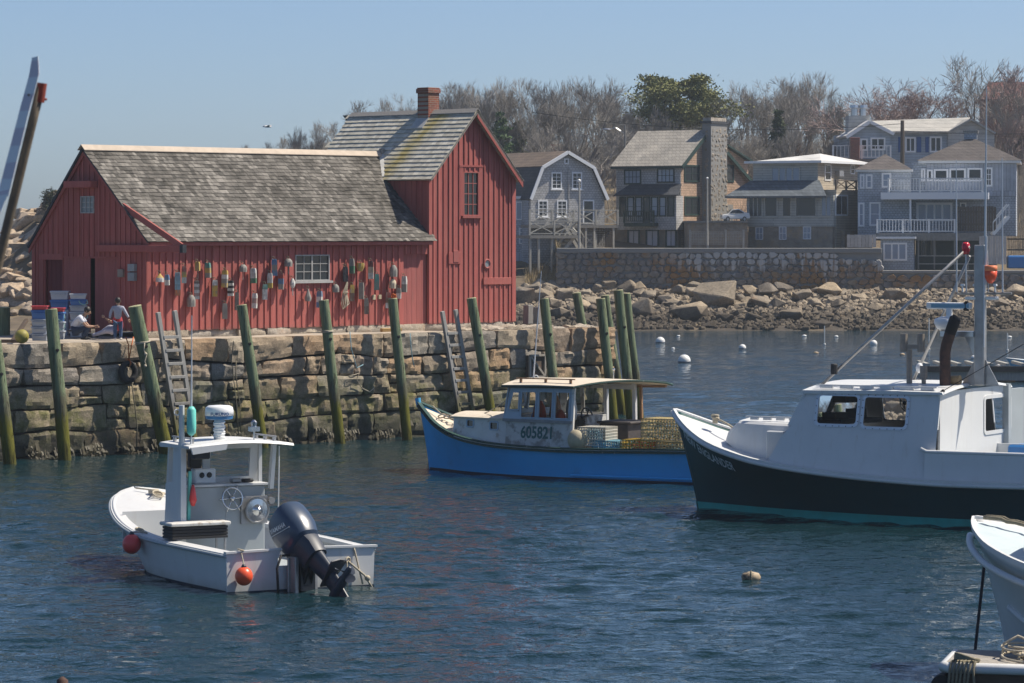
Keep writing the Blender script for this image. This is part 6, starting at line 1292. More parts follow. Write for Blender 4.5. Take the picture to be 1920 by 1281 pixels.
for j in range(nr):
    x = rg.uniform(-.2, 0)
    while x < W_-.1 and cnt < 298:
        w = rg.uniform(.36, .78); inst('stone', rg.choice(WS), sw, (min(x+w/2, W_-.2), .06+rg.uniform(-.03, .03), .12+hgt*(j+.5)+rg.uniform(-.07, .07)), (0, rg.uniform(-.3, .3), 0), (w*1.04, 1, hgt*rg.uniform(.98, 1.22))); x += w; cnt += 1
sw2 = empty('lower_sea_wall', (XWR, YW, 1.0)); tag(sw2, 'lower stretch of dark stone sea wall under the grey balconied house', 'wall'); mb = MB(); mb.box((.02, .12, 0), (26, .9, 2.3)); mb.build('mortar_core', 'mortar', sw2); mb = MB(); mb.box((.0, -.02, 2.28), (26, 1.0, 2.48)); mb.build('coping', 'mortar', sw2, bevel=.03)
for j in range(5):
    x = rg.uniform(0, .3)
    while x < 13.6:
        w = rg.uniform(.45, .95); inst('stone', rg.choice(WS), sw2, (x+w/2, .06+rg.uniform(-.03, .03), .22+.44*j+rg.uniform(-.05, .05)), (0, rg.uniform(-.3, .3), 0), (w*1.04, 1, .44*rg.uniform(1, 1.25))); x += w
mb = MB(); mb.box((6.2, -.1, .0), (8.6, .05, 1.0)); mb.build('drain_block', 'mortar', sw)

# ------------------------------------------------------------------ houses on the far shore
def siding(name, c1, c2, row=.16, w=.22, mortar=None, rough=.85, bump=.5, off=.5):
    t = NT(name); v = t.coord('Object', (1, 1, 1)); oi = t.n('ShaderNodeTexCoord'); g = t.n('ShaderNodeNewGeometry'); s3 = t.n('ShaderNodeSeparateXYZ'); t.l(oi.outputs['Object'], s3.inputs[0]); cb = t.n('ShaderNodeCombineXYZ'); t.l(t.math('ADD', s3.outputs[0], s3.outputs[1]), cb.inputs[0]); t.l(s3.outputs[2], cb.inputs[1])
    b = t.n('ShaderNodeTexBrick'); t.l(cb.outputs[0], b.inputs[0]); b.inputs['Scale'].default_value = 1; b.inputs['Brick Width'].default_value = w; b.inputs['Row Height'].default_value = row; b.inputs['Mortar Size'].default_value = .012; b.inputs['Mortar Smooth'].default_value = .3; b.offset = off
    b.inputs['Color1'].default_value = (*c1, 1); b.inputs['Color2'].default_value = (*c2, 1); m_ = mortar or tuple(x*.45 for x in c2); b.inputs['Mortar'].default_value = (*m_, 1)
    c = t.mix(1.0, b.outputs['Color'], t.ramp(t.noise(v, .7, 6, .7), [(.3, (.72, .72, .72)), (.7, (1.18, 1.16, 1.14))]), 'MULTIPLY'); t.col(c); t.set(Roughness=rough, Specular_IOR_Level=.25); t.bump(b.outputs['Fac'], bump, -.03); return t
siding('shingle_grey', (.52, .52, .52), (.41, .41, .415)); siding('shingle_brown', (.52, .37, .27), (.41, .29, .21)); siding('shingle_blue', (.44, .49, .56), (.38, .43, .49)); siding('clap_tan', (.47, .42, .34), (.44, .39, .32), .17, 4.0); siding('clap_blue', (.38, .45, .52), (.36, .42, .49), .2, 4.0); siding('clap_grey', (.50, .51, .48), (.46, .47, .445), .17, 4.0)
siding('roof_slate', (.15, .175, .20), (.11, .13, .15), .2, .3); siding('roof_brown', (.20, .155, .12), (.16, .125, .10), .2, .35); siding('roof_dark', (.075, .08, .09), (.055, .06, .07), .2, .35); siding('roof_light', (.42, .39, .34), (.34, .32, .285), .22, .3); siding('roof_hip', (.135, .12, .115), (.10, .09, .088), .2, .3); siding('roof_white', (.62, .62, .61), (.56, .56, .56), 1.5, 6, bump=.1); siding('board_grey', (.43, .47, .54), (.39, .43, .49), 5.0, .25)
pm('green_trim', (.018, .045, .036), (.014, .035, .03), .6); pm('deck_grey', (.24, .23, .21), (.18, .175, .165), .85, 5); pm('rail_pale', (.42, .41, .37), (.34, .33, .30), .8, 5); plain('rail_white', (.82, .82, .80), .6); plain('curtain', (.52, .52, .58), .8); pm('fence_brown', (.13, .105, .08), (.10, .08, .065), .9, 5); pm('fence_pale', (.50, .48, .46), (.42, .40, .38), .8, 4); plain('pane_blue', (.27, .33, .42), .12); plain('pane_dark', (.03, .036, .042), .08)
pm('fieldstone', (.30, .26, .21), (.19, .165, .14), .9, 1.6, rnd=.2, bump=.7, dist=.05, dirt=(.34, .24, .14), dscale=1.5)
class House:
    def __init__(s, name, label, o, ang): s.fr = Frame(o, ang); s.root = empty(name, o, ang); tag(s.root, label, 'house'); s.front = lambda x, d, z: V(x, d, z)
    def F(s, px_, py_, y=0.0): return s.fr.y(px_, py_, y)
    def S(s, px_, py_, x): return s.fr.x(px_, py_, x)
    def side(s, W): return lambda y, d, z: V(W-d, y, z)
    def rf(s, a, b, y=0.0): p, q = s.F(*a, y), s.F(*b, y); return (min(p.x, q.x), max(p.x, q.x), min(p.z, q.z), max(p.z, q.z))
    def rs(s, a, b, x): p, q = s.S(*a, x), s.S(*b, x); return (min(p.y, q.y), max(p.y, q.y), min(p.z, q.z), max(p.z, q.z))
    def box(s, name, mat, lo, hi, bevel=0, parent=None): mb = MB(); mb.box(lo, hi); return mb.build(name, mat, parent or s.root, bevel=bevel)
    def prism(s, name, mat, poly, vec, parent=None): mb = MB(); mb.prism(poly, vec); return mb.build(name, mat, parent or s.root)
    def win(s, r, cols=2, rows=2, frame='white_trim', glass='pane_dark', on=None, fw=.09, y=0.0, sill=None, mw=.035, name='window'): return window(s.root, on or s.front, r, cols, rows, frame, glass, y, fw, mw, sill, name=name, proud=.05, recess=.0)
    def roof(s, q, th, mat, name='roof', parent=None):
        q = [Vector(p) for p in q]; n_ = (q[1]-q[0]).cross(q[2]-q[0]).normalized(); n_ = n_ if n_.z > 0 else -n_; mb = MB(); mb.prism(q, n_*th); return mb.build(name, mat, parent or s.root)
    def rail(s, a, b, h, mat, n, style='bal', name='railing'):
        a, b = Vector(a), Vector(b); root = None; mb = MB(); up = V(0, 0, h); mb.bar(a+up, b+up, .09, .06); mb.bar(a+V(0, 0, .12), b+V(0, 0, .12), .06, .06); root = mb.build(name, mat, s.root)
        L_ = (b-a).length; np_ = max(1, round(L_/1.9))
        for i in range(np_+1): p = a.lerp(b, i/np_); mb = MB(); mb.bar(p, p+up+V(0, 0, .05), .11, .11, (1, 0, 0)); mb.build('post', mat, root)
        if style == 'bal':
            k = max(2, int(L_/n))
            for i in range(1, k): p = a.lerp(b, i/k); mb = MB(); mb.bar(p+V(0, 0, .12), p+up, .045, .045, (1, 0, 0)); mb.build('baluster', mat, root)
        else:
            for i in range(np_):
                p, q = a.lerp(b, i/np_), a.lerp(b, (i+1)/np_)
                for u_, v_ in ((p+V(0, 0, .12), q+up), (p+up, q+V(0, 0, .12))): mb = MB(); mb.bar(u_, v_, .05, .06); mb.build('cross_brace', mat, root)
        return root
# ---- gambrel house
H1 = House('gambrel_house', 'grey shingled gambrel house with white window frames and wooden decks', at(995, 470, 232.0), radians(27))
g = [H1.F(994, 371), H1.F(1015.5, 317), H1.F(1061.5, 289), H1.F(1109, 316), H1.F(1133.5, 371)]; zb = -1.6; dep = 9.0
W1_ = g[4].x; zk = (g[1].z+g[3].z)/2; ze = (g[0].z+g[4].z)/2; poly = [V(0, 0, zb), V(W1_, 0, zb), V(W1_, 0, ze), V(g[3].x, 0, zk), V(g[2].x, 0, g[2].z), V(g[1].x, 0, zk), V(0, 0, ze)]
H1.prism('wall', 'shingle_grey', poly, V(0, dep, 0))
pts = [V(-.12, 0, ze-.15), V(g[1].x-.05, 0, zk+.05), V(g[2].x, 0, g[2].z+.1), V(g[3].x+.05, 0, zk+.05), V(W1_+.12, 0, ze-.15)]
for k, (a, b) in enumerate(zip(pts, pts[1:])):
    H1.roof([a+V(0, -.25, 0), b+V(0, -.25, 0), b+V(0, dep, 0), a+V(0, dep, 0)], .12, 'roof_brown' if k in (1, 2) else 'roof_dark'); mb = MB(); mb.bar(a+V(0, -.30, .02), b+V(0, -.30, .02), .08, .22, (0, 0, 1)); mb.build('rake_trim', 'white_trim', H1.root)
for a, b in (((1033.5, 323), (1053, 355)), ((1072, 323), (1091, 355)), ((1008.5, 375.5), (1027, 407)), ((1044, 375.5), (1063, 407))): H1.win(H1.rf(a, b), 2, 4, 'white_trim', 'pane_dark', sill='white_trim')
H1.win(H1.rf((1057.5, 297), (1066, 308)), 1, 1); H1.win(H1.rf((1092.5, 375), (1113.5, 420)), 1, 2, 'white_trim', 'pane_dark', name='door')
mb = MB(); p = H1.F(1066, 330); mb.bar((p.x, -.04, zb+3), (p.x, -.04, p.z+.5), .07, .07, (1, 0, 0)); mb.build('downpipe', 'shingle_grey', H1.root)
a = H1.F(991, 423, -1.2); b = H1.F(1156, 421, -1.2); zf = (a.z+b.z)/2; H1.box('deck', 'deck_grey', (a.x, -1.4, zf-.2), (b.x, -.02, zf+.0)); H1.rail((a.x, -1.35, zf), (b.x, -1.35, zf), 1.0, 'rail_pale', .2, 'x')
a2 = H1.F(991, 441, -3.2); b2 = H1.F(1083, 442, -3.2); zf2 = (a2.z+b2.z)/2; H1.box('deck', 'deck_grey', (a2.x, -3.4, zf2-.2), (b2.x, -1.45, zf2)); H1.rail((a2.x, -3.35, zf2), (b2.x, -3.35, zf2), .95, 'rail_pale', .2, 'x'); H1.rail((b2.x, -3.3, zf2), (b2.x, -1.5, zf2), .95, 'rail_pale', .2, 'x')
for px_ in (994, 1010, 1035): p = H1.F(px_, 470, -3.2); mb = MB(); mb.bar((p.x, -3.2, zf2-3.2), (p.x, -3.2, zf2-.2), .13, .13, (1, 0, 0)); mb.build('deck_post', 'rail_pale', H1.root)
for px_ in (1098, 1114, 1150): p = H1.F(px_, 440, -1.3); mb = MB(); mb.bar((p.x, -1.3, zf-3.0), (p.x, -1.3, zf-.2), .12, .12, (1, 0, 0)); mb.build('deck_post', 'rail_pale', H1.root)
s0 = H1.F(1075, 442, -2.6); s1 = H1.F(1028, 500, -2.6)
for yy in (-2.9, -2.1): mb = MB(); mb.bar((s0.x, yy, s0.z), (s1.x, yy, s1.z), .06, .22, (0, 0, 1)); mb.bar((s0.x, yy, s0.z+.9), (s1.x, yy, s1.z+.9), .05, .07, (0, 0, 1)); mb.build('stair_stringer', 'rail_pale', H1.root)
for k in range(9): p = s0.lerp(s1, k/9); H1.box('stair_tread', 'deck_grey', (p.x-.14, -2.9, p.z-.02), (p.x+.14, -2.1, p.z+.03))
s0 = H1.F(1062, 421, -1.9); s1 = H1.F(1090, 470, -1.9)
for yy in (-2.3, -1.6): mb = MB(); mb.bar((s0.x, yy, zf), (s1.x, yy, s1.z), .06, .2, (0, 0, 1)); mb.bar((s0.x, yy, zf+.9), (s1.x, yy, s1.z+.9), .05, .07, (0, 0, 1)); mb.build('stair_stringer', 'rail_pale', H1.root)
a = H1.F(1093, 447, -1.2); b = H1.F(1112, 447, -1.2); H1.rail((a.x, -1.2, H1.F(1100, 465, -1.2).z), (b.x+.2, -1.2, H1.F(1100, 465, -1.2).z), .9, 'rail_pale', .2, 'x'); mb = MB(); a = H1.F(1116, 426, -.6); b = H1.F(1150, 462, -.6)
for k in range(12): x = lerp(a.x, b.x, k/11); mb.bar((x, -.6, b.z), (x, -.6, a.z), .03, .03, (1, 0, 0))
for k in range(10): z = lerp(b.z, a.z, k/9); mb.bar((a.x, -.6, z), (b.x, -.6, z), .03, .03)
mb.build('lattice', 'fence_brown', H1.root)
# left wing and the house behind
w0 = H1.S(966, 374, 0.0); mb = MB(); H1.box('wing_wall', 'shingle_blue', (-.06, .25, zb-2), (0.9, 7.5, ze-.1)); 
wl = House('grey_blue_wing', 'blue-grey shingled side wing showing just right of the shed tower', at(962, 503, 233.0), radians(6)); r = wl.rf((962, 373), (993, 505)); wl.box('wall', 'shingle_blue', (r[0]-2.5, 0, r[2]), (r[1], 4.5, r[3])); wl.box('cornice', 'white_trim', (r[0]-2.6, -.15, r[3]+.002), (r[1]+.1, 4.6, r[3]+.18)); wl.win(wl.rf((966.5, 378), (989, 413)), 2, 1, glass='pane_blue'); wl.win(wl.rf((973, 427), (986.5, 458)), 2, 4, glass='pane_blue'); wl.box('basement_boards', 'board_grey', (r[0]-2.6, -.05, r[2]-.6), (r[1]+.02, .1, r[2]+1.1))
bb = House('brown_roofed_house', 'low brown roof with a brick chimney behind the gambrel house', at(950, 330, 250), radians(18)); p0 = bb.F(950, 316); p1 = bb.F(1046, 293, 3.0); bb.roof([V(p0.x, 0, p0.z-1.0), V(p1.x+1.2, 0, p0.z-.6), V(p1.x+1.2, 4, p1.z), V(p0.x, 4, p1.z-.2)], .15, 'roof_brown'); bb.box('wall', 'shingle_grey', (p0.x, .4, -3), (p1.x+1, 7.5, p0.z-.9)); bb.roof([V(p0.x, 4, p1.z-.2), V(p1.x+1.2, 4, p1.z), V(p1.x+1.2, 8, p0.z-.6), V(p0.x, 8, p0.z-1)], .15, 'roof_brown'); r = bb.rf((1038, 274), (1052, 300), 4); bb.box('chimney', 'brick', (r[0], 3.8, r[2]-1), (r[1], 4.5, r[3]), .02); bb.box('chimney_cap', 'brick', (r[0]-.06, 3.74, r[3]+.002), (r[1]+.06, 4.56, r[3]+.14))
fp = at(1086, 473, 228.5); fp.z = 4.2; o = empty('flag_pole', fp); tag(o, 'bare white flag pole in front of the gambrel house', 'flag pole'); mb = MB(); hgt = at(1086, 342, 228.5).z-fp.z; mb.tube([(0, 0, 0), (0, 0, hgt)], [.09, .06], 8); mb.build('pole', 'rail_pale', o); mb = MB(); mb.ball((0, 0, hgt+.1), .12, 8, 6); mb.build('ball', 'rail_white', o)
# ---- shingle house with the stone chimney
H2 = House('stone_chimney_house', 'brown shingled house with green windows and a tall stone chimney', at(1157, 463, 238.0), -radians(33))
c = H2.F(1277, 463); W2_ = c.x; ev = (H2.F(1157, 311).z+H2.F(1277, 305).z)/2; p = H2.S(1323, 247, W2_); ry, rz_ = p.y, p.z; q = H2.S(1410, 346, W2_); D2 = q.y; zq = q.z; zb = -1.2
kf = (rz_-ev)/ry; mb = MB(); poly = [V(0, 0, zb), V(0, D2, zb), V(0, D2, zq), V(0, ry, rz_-.05), V(0, 0, ev)]; H2.prism('wall', 'shingle_brown', poly, V(W2_, 0, 0))
H2.box('front_cladding', 'shingle_grey', (-.03, -.06, zb), (W2_-.02, -.005, ev-.05))
H2.roof([V(-.3, -.35, ev-.35*kf), V(W2_+.3, -.35, ev-.35*kf), V(W2_+.3, ry, rz_), V(-.3, ry, rz_)], .14, 'roof_light'); H2.roof([V(-.3, D2+.3, zq-.3), V(W2_+.3, D2+.3, zq-.3), V(W2_+.3, ry, rz_), V(-.3, ry, rz_)], .14, 'roof_light')
mb = MB(); mb.bar((-.3, -.36, ev-.35*kf+.02), (W2_+.3, -.36, ev-.35*kf+.02), .07, .2); mb.build('fascia', 'green_trim', H2.root)
for a, b in ((V(W2_+.31, -.35, ev-.35*kf), V(W2_+.31, ry, rz_)), (V(W2_+.31, ry, rz_), V(W2_+.31, D2+.3, zq-.3))): mb = MB(); mb.bar(a, b, .07, .26, (0, 0, 1)); mb.build('rake_trim', 'green_trim', H2.root)
d0 = H2.S(1358, 274, W2_); d1 = H2.S(1404, 303, W2_); H2.prism('dormer', 'shingle_brown', [V(W2_-.05, d0.y, d0.z), V(W2_-.05, d1.y, d1.z), V(W2_-.05, d1.y, d1.z-2), V(W2_-.05, d0.y, d0.z-1.5)], V(-3, 0, 0)); H2.roof([V(W2_+.3, d0.y, d0.z), V(W2_+.3, d1.y+.2, d1.z-.1), V(W2_-3.2, d1.y+.2, d1.z-.1), V(W2_-3.2, d0.y, d0.z)], .12, 'green_trim', 'dormer_roof')
for a, b, cc in (((1170.5, 318), (1202.5, 346), 4), ((1232, 315.5), (1265, 343), 4)): H2.win(H2.rf(a, b, -.06), cc, 2, 'green_trim', 'pane_blue', y=-.06, fw=.1)
for a, b, cc in (((1282.5, 309), (1311, 342), 2), ((1283, 368), (1311.5, 404.5), 2), ((1359.5, 309), (1375.5, 342), 1)): H2.win(H2.rs(a, b, W2_), cc, 2, 'green_trim', 'pane_dark', on=H2.side(W2_), fw=.12)
H2.win(H2.rs((1319, 289), (1326, 298), W2_), 1, 1, 'green_trim', 'pane_dark', on=H2.side(W2_), name='vent')
r = H2.rf((1158, 368), (1268, 406), -1.0); H2.box('bay', 'shingle_grey', (r[0], -1.0, r[2]-.9), (r[1], -.06, r[3])); n_ = 7
for k in range(n_):
    xa = lerp(r[0]+.1, r[1]-.1, k/n_); xb = lerp(r[0]+.1, r[1]-.1, (k+1)/n_)
    H2.win((xa+.04, xb-.04, r[2]-(.55 if k in (3,) else 0), r[3]-.05), 1, 2 if k != 3 else 1, 'green_trim', 'pane_blue' if k % 3 else 'pane_dark', y=-1.0, fw=.08)
b0 = H2.F(1152, 368, -1.3); b1 = H2.F(1273, 366, -1.3); H2.roof([V(b0.x, -1.4, r[3]), V(b1.x, -1.4, r[3]), V(b1.x-.5, -.06, r[3]+.75), V(b0.x+.5, -.06, r[3]+.75)], .08, 'roof_dark', 'bay_roof')
a = H2.F(1171, 418, -1.6); b = H2.F(1226, 418, -1.6); H2.box('balcony', 'green_trim', (a.x, -1.7, a.z-.25), (b.x, -1.0, a.z)); H2.rail((a.x, -1.65, a.z), (b.x, -1.65, a.z), .8, 'green_trim', .16)
H2.box('basement', 'fieldstone', (.1, -.5, zb-.6), (W2_+.02, -.07, H2.F(1200, 424, -.5).z))
for a, b in (((1177, 430), (1200, 464)), ((1211, 430), (1236, 464)), ((1248, 430), (1269, 464))): H2.win(H2.rf(a, b, -.5), 2, 1, 'green_trim', 'curtain', y=-.5, name='door', fw=.12)
# chimney built of stones
ca = H2.S(1328, 400, W2_+.5); cb = H2.S(1358, 400, W2_+.5); ct = H2.S(1340, 232, W2_+.5).z; zlow = H2.S(1340, 416, W2_+.5).z; chm = H2.box('chimney', 'mortar', (W2_+.02, ca.y, zlow-1.5), (W2_+.72, cb.y, ct)); rg = random.Random(8)
H2.box('chimney_shoulder', 'mortar', (W2_+.02, cb.y, zlow-1.5), (W2_+.7, cb.y+.9, zlow+1.2)); H2.box('chimney_hood', 'roof_dark', (W2_-.08, ca.y-.1, ct+.0), (W2_+.82, cb.y+.1, ct+.16)); H2.box('chimney_cap', 'cap_stone', (W2_+.05, ca.y+.05, ct+.161), (W2_+.69, cb.y-.05, ct+.4))
FSM = [rock_mesh(70+k, 11, (1, 1, 1)) for k in range(5)]
for me in FSM: me.materials.append(M['fieldstone'])
nz = 22
for j in range(nz):
    z = lerp(zlow-.9, ct-.15, j/nz); y = ca.y; ym = cb.y+(.9*max(0, 1-(z-zlow+.9)/2.1) if z < zlow+1.2 else 0)
    while y < ym-.1: w = rg.uniform(.3, .6); inst('chimney_stone', rg.choice(FSM), H2.root, (W2_+.66, min(y+w/2, ym-.1), z+rg.uniform(-.05, .05)), (rg.uniform(0, 6), 0, 0), (.13, w*.60, .28)); y += w
    for yy in (ca.y,): inst('chimney_stone', rg.choice(FSM), H2.root, (W2_+.36, yy+.03, z), (rg.uniform(0, 6), 0, 1.57), (.12, .33, .2))
# terrace with lattice fence and the parked car
tA = H2.S(1277, 424, W2_); terr = at(1340, 417, 234); o = empty('garden_terrace', at(1330, 465, 230)); tag(o, 'stone terrace block beside the stone chimney house', 'terrace'); o.rotation_euler = (0, 0, 0)
p0 = at(1290, 465, 230)-o.location; p1 = at(1402, 418, 230)-o.location; mb = MB(); mb.box((p0.x, 0, p0.z-.2), (p1.x, 7.0, p1.z)); mb.build('block', 'fieldstone', o); mb = MB(); mb.box((p0.x-.1, -.2, p1.z+.002), (p1.x+.1, 7, p1.z+.14)); mb.build('slab', 'deck_grey', o)
lf = empty('lattice_fence', at(1294, 461, 228.5)); tag(lf, 'pale lattice fence below the parked white car', 'fence'); pa = at(1294, 461, 228.5); pb = at(1394, 459, 228.5); Lx = pb.x-pa.x; h = 26/F_PX*228.5; mb = MB()
for k in range(33): mb.bar((Lx*k/32, 0, .1), (Lx*k/32, 0, h), .035, .025, (1, 0, 0))
for k in range(9): mb.bar((0, .02, .1+(h-.1)*k/8), (Lx, .02, .1+(h-.1)*k/8), .03, .035)
stuff(mb.build('lattice', 'rail_pale', lf))
for k in range(4): mb = MB(); mb.bar((Lx*k/3, 0, -.6), (Lx*k/3, 0, h+.15), .13, .13, (1, 0, 0)); mb.build('post', 'rail_pale', lf)
def car(o, label, L=4.2):
    prof = [(0, .55), (.05, .78), (.9, .92), (1.55, 1.38), (2.6, 1.42), (3.5, 1.05), (4.1, .98), (4.2, .6), (4.15, .32), (0.1, .30)]; mb = MB(); rings = []
    for y, s_ in ((-.85, .0), (-.78, .97), (0, 1.0), (.78, .97), (.85, .0)): rings.append([V(x, y*(1 if z < 1.0 else .82), z if abs(y) < .84 else lerp(z, .62, .35 if z < 1.0 else .35)) for x, z in prof])
    mb.loft(rings, True, True); mb.build('body', 'car_white', o, smooth=True, auto=30)
    for sgn in (-1, 1):
        mb = MB(); mb.add([(1.05, sgn*.83, .96), (3.35, sgn*.83, .98), (2.6, sgn*.74, 1.32), (1.62, sgn*.74, 1.30)], [(0, 1, 2, 3)]); mb.build('side_window', 'pane_dark', o, solid=.01)
        for x in (.85, 3.35): mb = MB(); mb.lathe([(-.1, .30), (.1, .30)], 14, (x, sgn*.80, .31), (0, 1, 0)); w_ = mb.build('wheel', 'rubber', o); mb = MB(); mb.lathe([(-.105, .18), (.105, .18)], 12, (x, sgn*.80, .31), (0, 1, 0)); mb.build('rim', 'alloy_dull', w_)
    mb = MB(); mb.add([(.93, -.66, .95), (.93, .66, .95), (1.5, .6, 1.36), (1.5, -.6, 1.36)], [(0, 1, 2, 3)]); mb.build('windscreen', 'pane_dark', o, solid=.01, loc=(-.03, 0, .02))
    for y in (-.6, .6): mb = MB(); mb.ball((.03, y, .70), .1, 8, 6, (.5, 1.3, .8)); mb.build('headlight', 'alloy', o)
plain('car_white', (.72, .71, .68), .25)
co = empty('parked_car', at(1352, 416.5, 232.5), radians(4)); tag(co, 'white car parked between the stone chimney house and the tan house', 'car'); car(co, '')
for c_ in co.children_recursive: pass
co.scale = (.46*1.0, .46*1.25, .62); co.scale = (.45, .7, .62)
# ---- tan house
H3 = House('tan_flat_roofed_house', 'tan and grey house with a flat white roof and glazed porch', at(1400, 452, 233.0), -radians(30))
c = H3.F(1563, 452); W3 = c.x; zt = H3.F(1540, 366).z; H3.box('porch_wall', 'clap_grey', (0, 0, H3.F(1500, 425).z), (W3, 6.5, zt)); H3.box('foundation', 'fieldstone', (.1, .06, -1.5), (W3-.1, 6.2, H3.F(1500, 425).z-.002))
for a, b, n_ in (((1403, 368), (1431, 408), 3), ((1433, 368), (1459, 408), 1), ((1466, 367), (1485, 408), 1), ((1491, 366), (1532, 407), 1), ((1539, 366), (1560, 407), 2)): H3.win(H3.rf(a, b), n_, 1, 'clap_grey', 'pane_dark' if n_ != 2 else 'pane_blue', fw=.1, mw=.08)
for a, b in (((1417, 426), (1431, 450)), ((1461, 425), (1475, 450)), ((1506, 425), (1521, 449))): H3.win(H3.rf(a, b, .06), 2, 2, 'white_trim', 'pane_blue', y=.06, fw=.05)
hr = H3.rs((1563, 359), (1608, 419), W3); H3.box('side_wing', 'clap_tan', (W3-2.5, .4, zb), (W3+.02, hr[1], H3.S(1580, 356, W3).z)); H3.win(H3.rs((1566, 365), (1589, 405), W3+.02), 2, 1, 'white_trim', 'pane_dark', on=H3.side(W3+.02), fw=.1)
UY = 1.6; uc = H3.F(1533, 342, UY); ul = H3.F(1412, 342, UY); zu0 = min(uc.z, ul.z)-.6; zu1 = H3.F(1480, 304, UY).z; sr = H3.rs((1533, 303), (1609, 345), uc.x); H3.box('upper_wall', 'clap_grey', (ul.x, UY, zu0), (uc.x, sr[1], zu1)); H3.box('upper_side', 'clap_tan', (uc.x-.1, UY+.03, zu0), (uc.x+.02, sr[1]+.02, zu1-.01))
ap = H3.F(1530, 290, UY+3.0); mb = MB(); e = .45; Q = [V(ul.x-e, UY-e, zu1), V(uc.x+e, UY-e, zu1), V(uc.x+e+.2, sr[1]+1.5, zu1-.02), V(ul.x-e, sr[1]+1.5, zu1)]; A_ = V(lerp(ul.x, uc.x, .75), UY+3, zu1+.62); mb.add(Q+[A_], [(0, 1, 4), (1, 2, 4), (2, 3, 4), (3, 0, 4), (3, 2, 1, 0)]); H3r = mb.build('roof', 'roof_white', H3.root); mb = MB(); mb.bar(Q[0], Q[1], .06, .16); mb.bar(Q[1], Q[2], .06, .16); mb.build('fascia', 'white_trim', H3r)
H3.win(H3.rf((1446, 313), (1501, 342), UY), 4, 1, 'clap_grey', 'pane_blue', y=UY, fw=.1, mw=.12)
for a, b in (((1546, 308), (1557.5, 339)), ((1594, 309), (1602, 327))): H3.win(H3.rs(a, b, uc.x+.02), 1, 2, 'white_trim', 'pane_dark', on=H3.side(uc.x+.02), fw=.07)
r = H3.rs((1566, 320), (1574, 331), uc.x+.02); H3.box('air_conditioner', 'alloy_dull', (uc.x, r[0], r[2]), (uc.x+.35, r[1], r[3])); z_ = H3.S(1580, 356, W3).z; H3.rail((W3-.1, .6, z_), (W3-.1, hr[1], z_), .62, 'fence_brown', .3, 'x')
pr_ = [H3.F(1380, 368, -.9), H3.F(1545, 364, -.9)]; zl_ = zt; mb = MB(); zz = zu0+.75
Q = [V(-1.3, -.7, zl_-.05), V(W3-.2, -.7, zl_-.05), V(uc.x+.15, UY-.02, zz), V(ul.x-.2, UY-.02, zz), V(-1.3, 5, zl_-.05), V(ul.x-.2, 5, zz)]; mb.add(Q+[p-V(0, 0, .12) for p in Q], [(0, 1, 2, 3), (4, 0, 3, 5), (7, 6, 9, 8), (6, 10, 11, 9), (0, 6, 7, 1), (0, 4, 10, 6), (1, 7, 8, 2)]); mb.build('porch_roof', 'roof_slate', H3.root)
r = H3.S(1570, 452, W3); H3.box('yard_wall', 'fieldstone', (W3+.05, 1.0, -1.6), (W3+.35, 5.5, .7))
# ---- pale house behind
H4 = House('pale_blue_house', 'pale blue house with a light grey roof, highest and furthest back', at(1589, 300, 252.0), radians(3)); r = H4.rf((1589, 250), (1785, 305)); H4.box('wall', 'clap_blue', (0, 0, -3), (r[1], 7, r[3]))
ze4 = r[3]; lg = H4.F(1630, 229, -.5); l0 = H4.F(1586, 258, -.5); l1 = H4.F(1675, 252, -.5); H4.prism('gable', 'clap_blue', [V(l0.x+.3, -.4, -3), V(l1.x-.2, -.4, -3), V(l1.x-.2, -.4, l1.z), V(lg.x, -.4, lg.z-.1), V(l0.x+.3, -.4, l0.z)], V(0, 3, 0))
for a, b in ((l0, lg), (lg, l1)): H4.roof([V(a.x, -.8, a.z), V(b.x, -.8, b.z), V(b.x, 4, b.z), V(a.x, 4, a.z)], .14, 'roof_white'); mb = MB(); mb.bar((a.x, -.82, a.z), (b.x, -.82, b.z), .08, .22); mb.build('rake_trim', 'white_trim', H4.root)
rd = H4.F(1830, 224, 3.5); H4.roof([V(lg.x, 3.2, lg.z+.05), V(rd.x-.5, 3.2, rd.z), V(H4.F(1780, 250).x, -.5, ze4+.0), V(l1.x-.2, -.5, ze4)], .14, 'roof_light2') if 'roof_light2' in M else (siding('roof_light2', (.46, .45, .42), (.42, .41, .385), .3, .4, bump=.2), H4.roof([V(lg.x, 3.2, lg.z+.05), V(rd.x-.5, 3.2, rd.z), V(H4.F(1780, 250).x, -.5, ze4+.0), V(l1.x-.2, -.5, ze4)], .14, 'roof_light2'))
g0, g1, g2 = H4.F(1778, 250, -.3), H4.F(1820, 226, -.3), H4.F(1865, 252, -.3); H4.prism('gable', 'clap_white', [V(g0.x, -.2, -3), V(g2.x, -.2, -3), V(g2.x, -.2, g2.z), V(g1.x, -.2, g1.z), V(g0.x, -.2, g0.z)], V(0, 6, 0)) if 'clap_white' in M else (siding('clap_white', (.50, .50, .48), (.47, .47, .45), .25, 4), H4.prism('gable', 'clap_white', [V(g0.x, -.2, -3), V(g2.x, -.2, -3), V(g2.x, -.2, g2.z), V(g1.x, -.2, g1.z), V(g0.x, -.2, g0.z)], V(0, 6, 0)))
for a, b in ((g0, g1), (g1, g2)): H4.roof([V(a.x, -.5, a.z), V(b.x, -.5, b.z), V(b.x, 6, b.z), V(a.x, 6, a.z)], .14, 'roof_light2')
for a, b, n_ in (((1613, 260), (1627, 283), 1), ((1632, 258), (1660, 282), 2), ((1697, 257), (1717, 286), 2), ((1743, 256), (1766, 286), 2)): H4.win(H4.rf(a, b, -.4 if a[0] < 1670 else 0), n_, 1, 'white_trim', 'pane_dark', y=-.4 if a[0] < 1670 else 0.0, fw=.12, mw=.08)
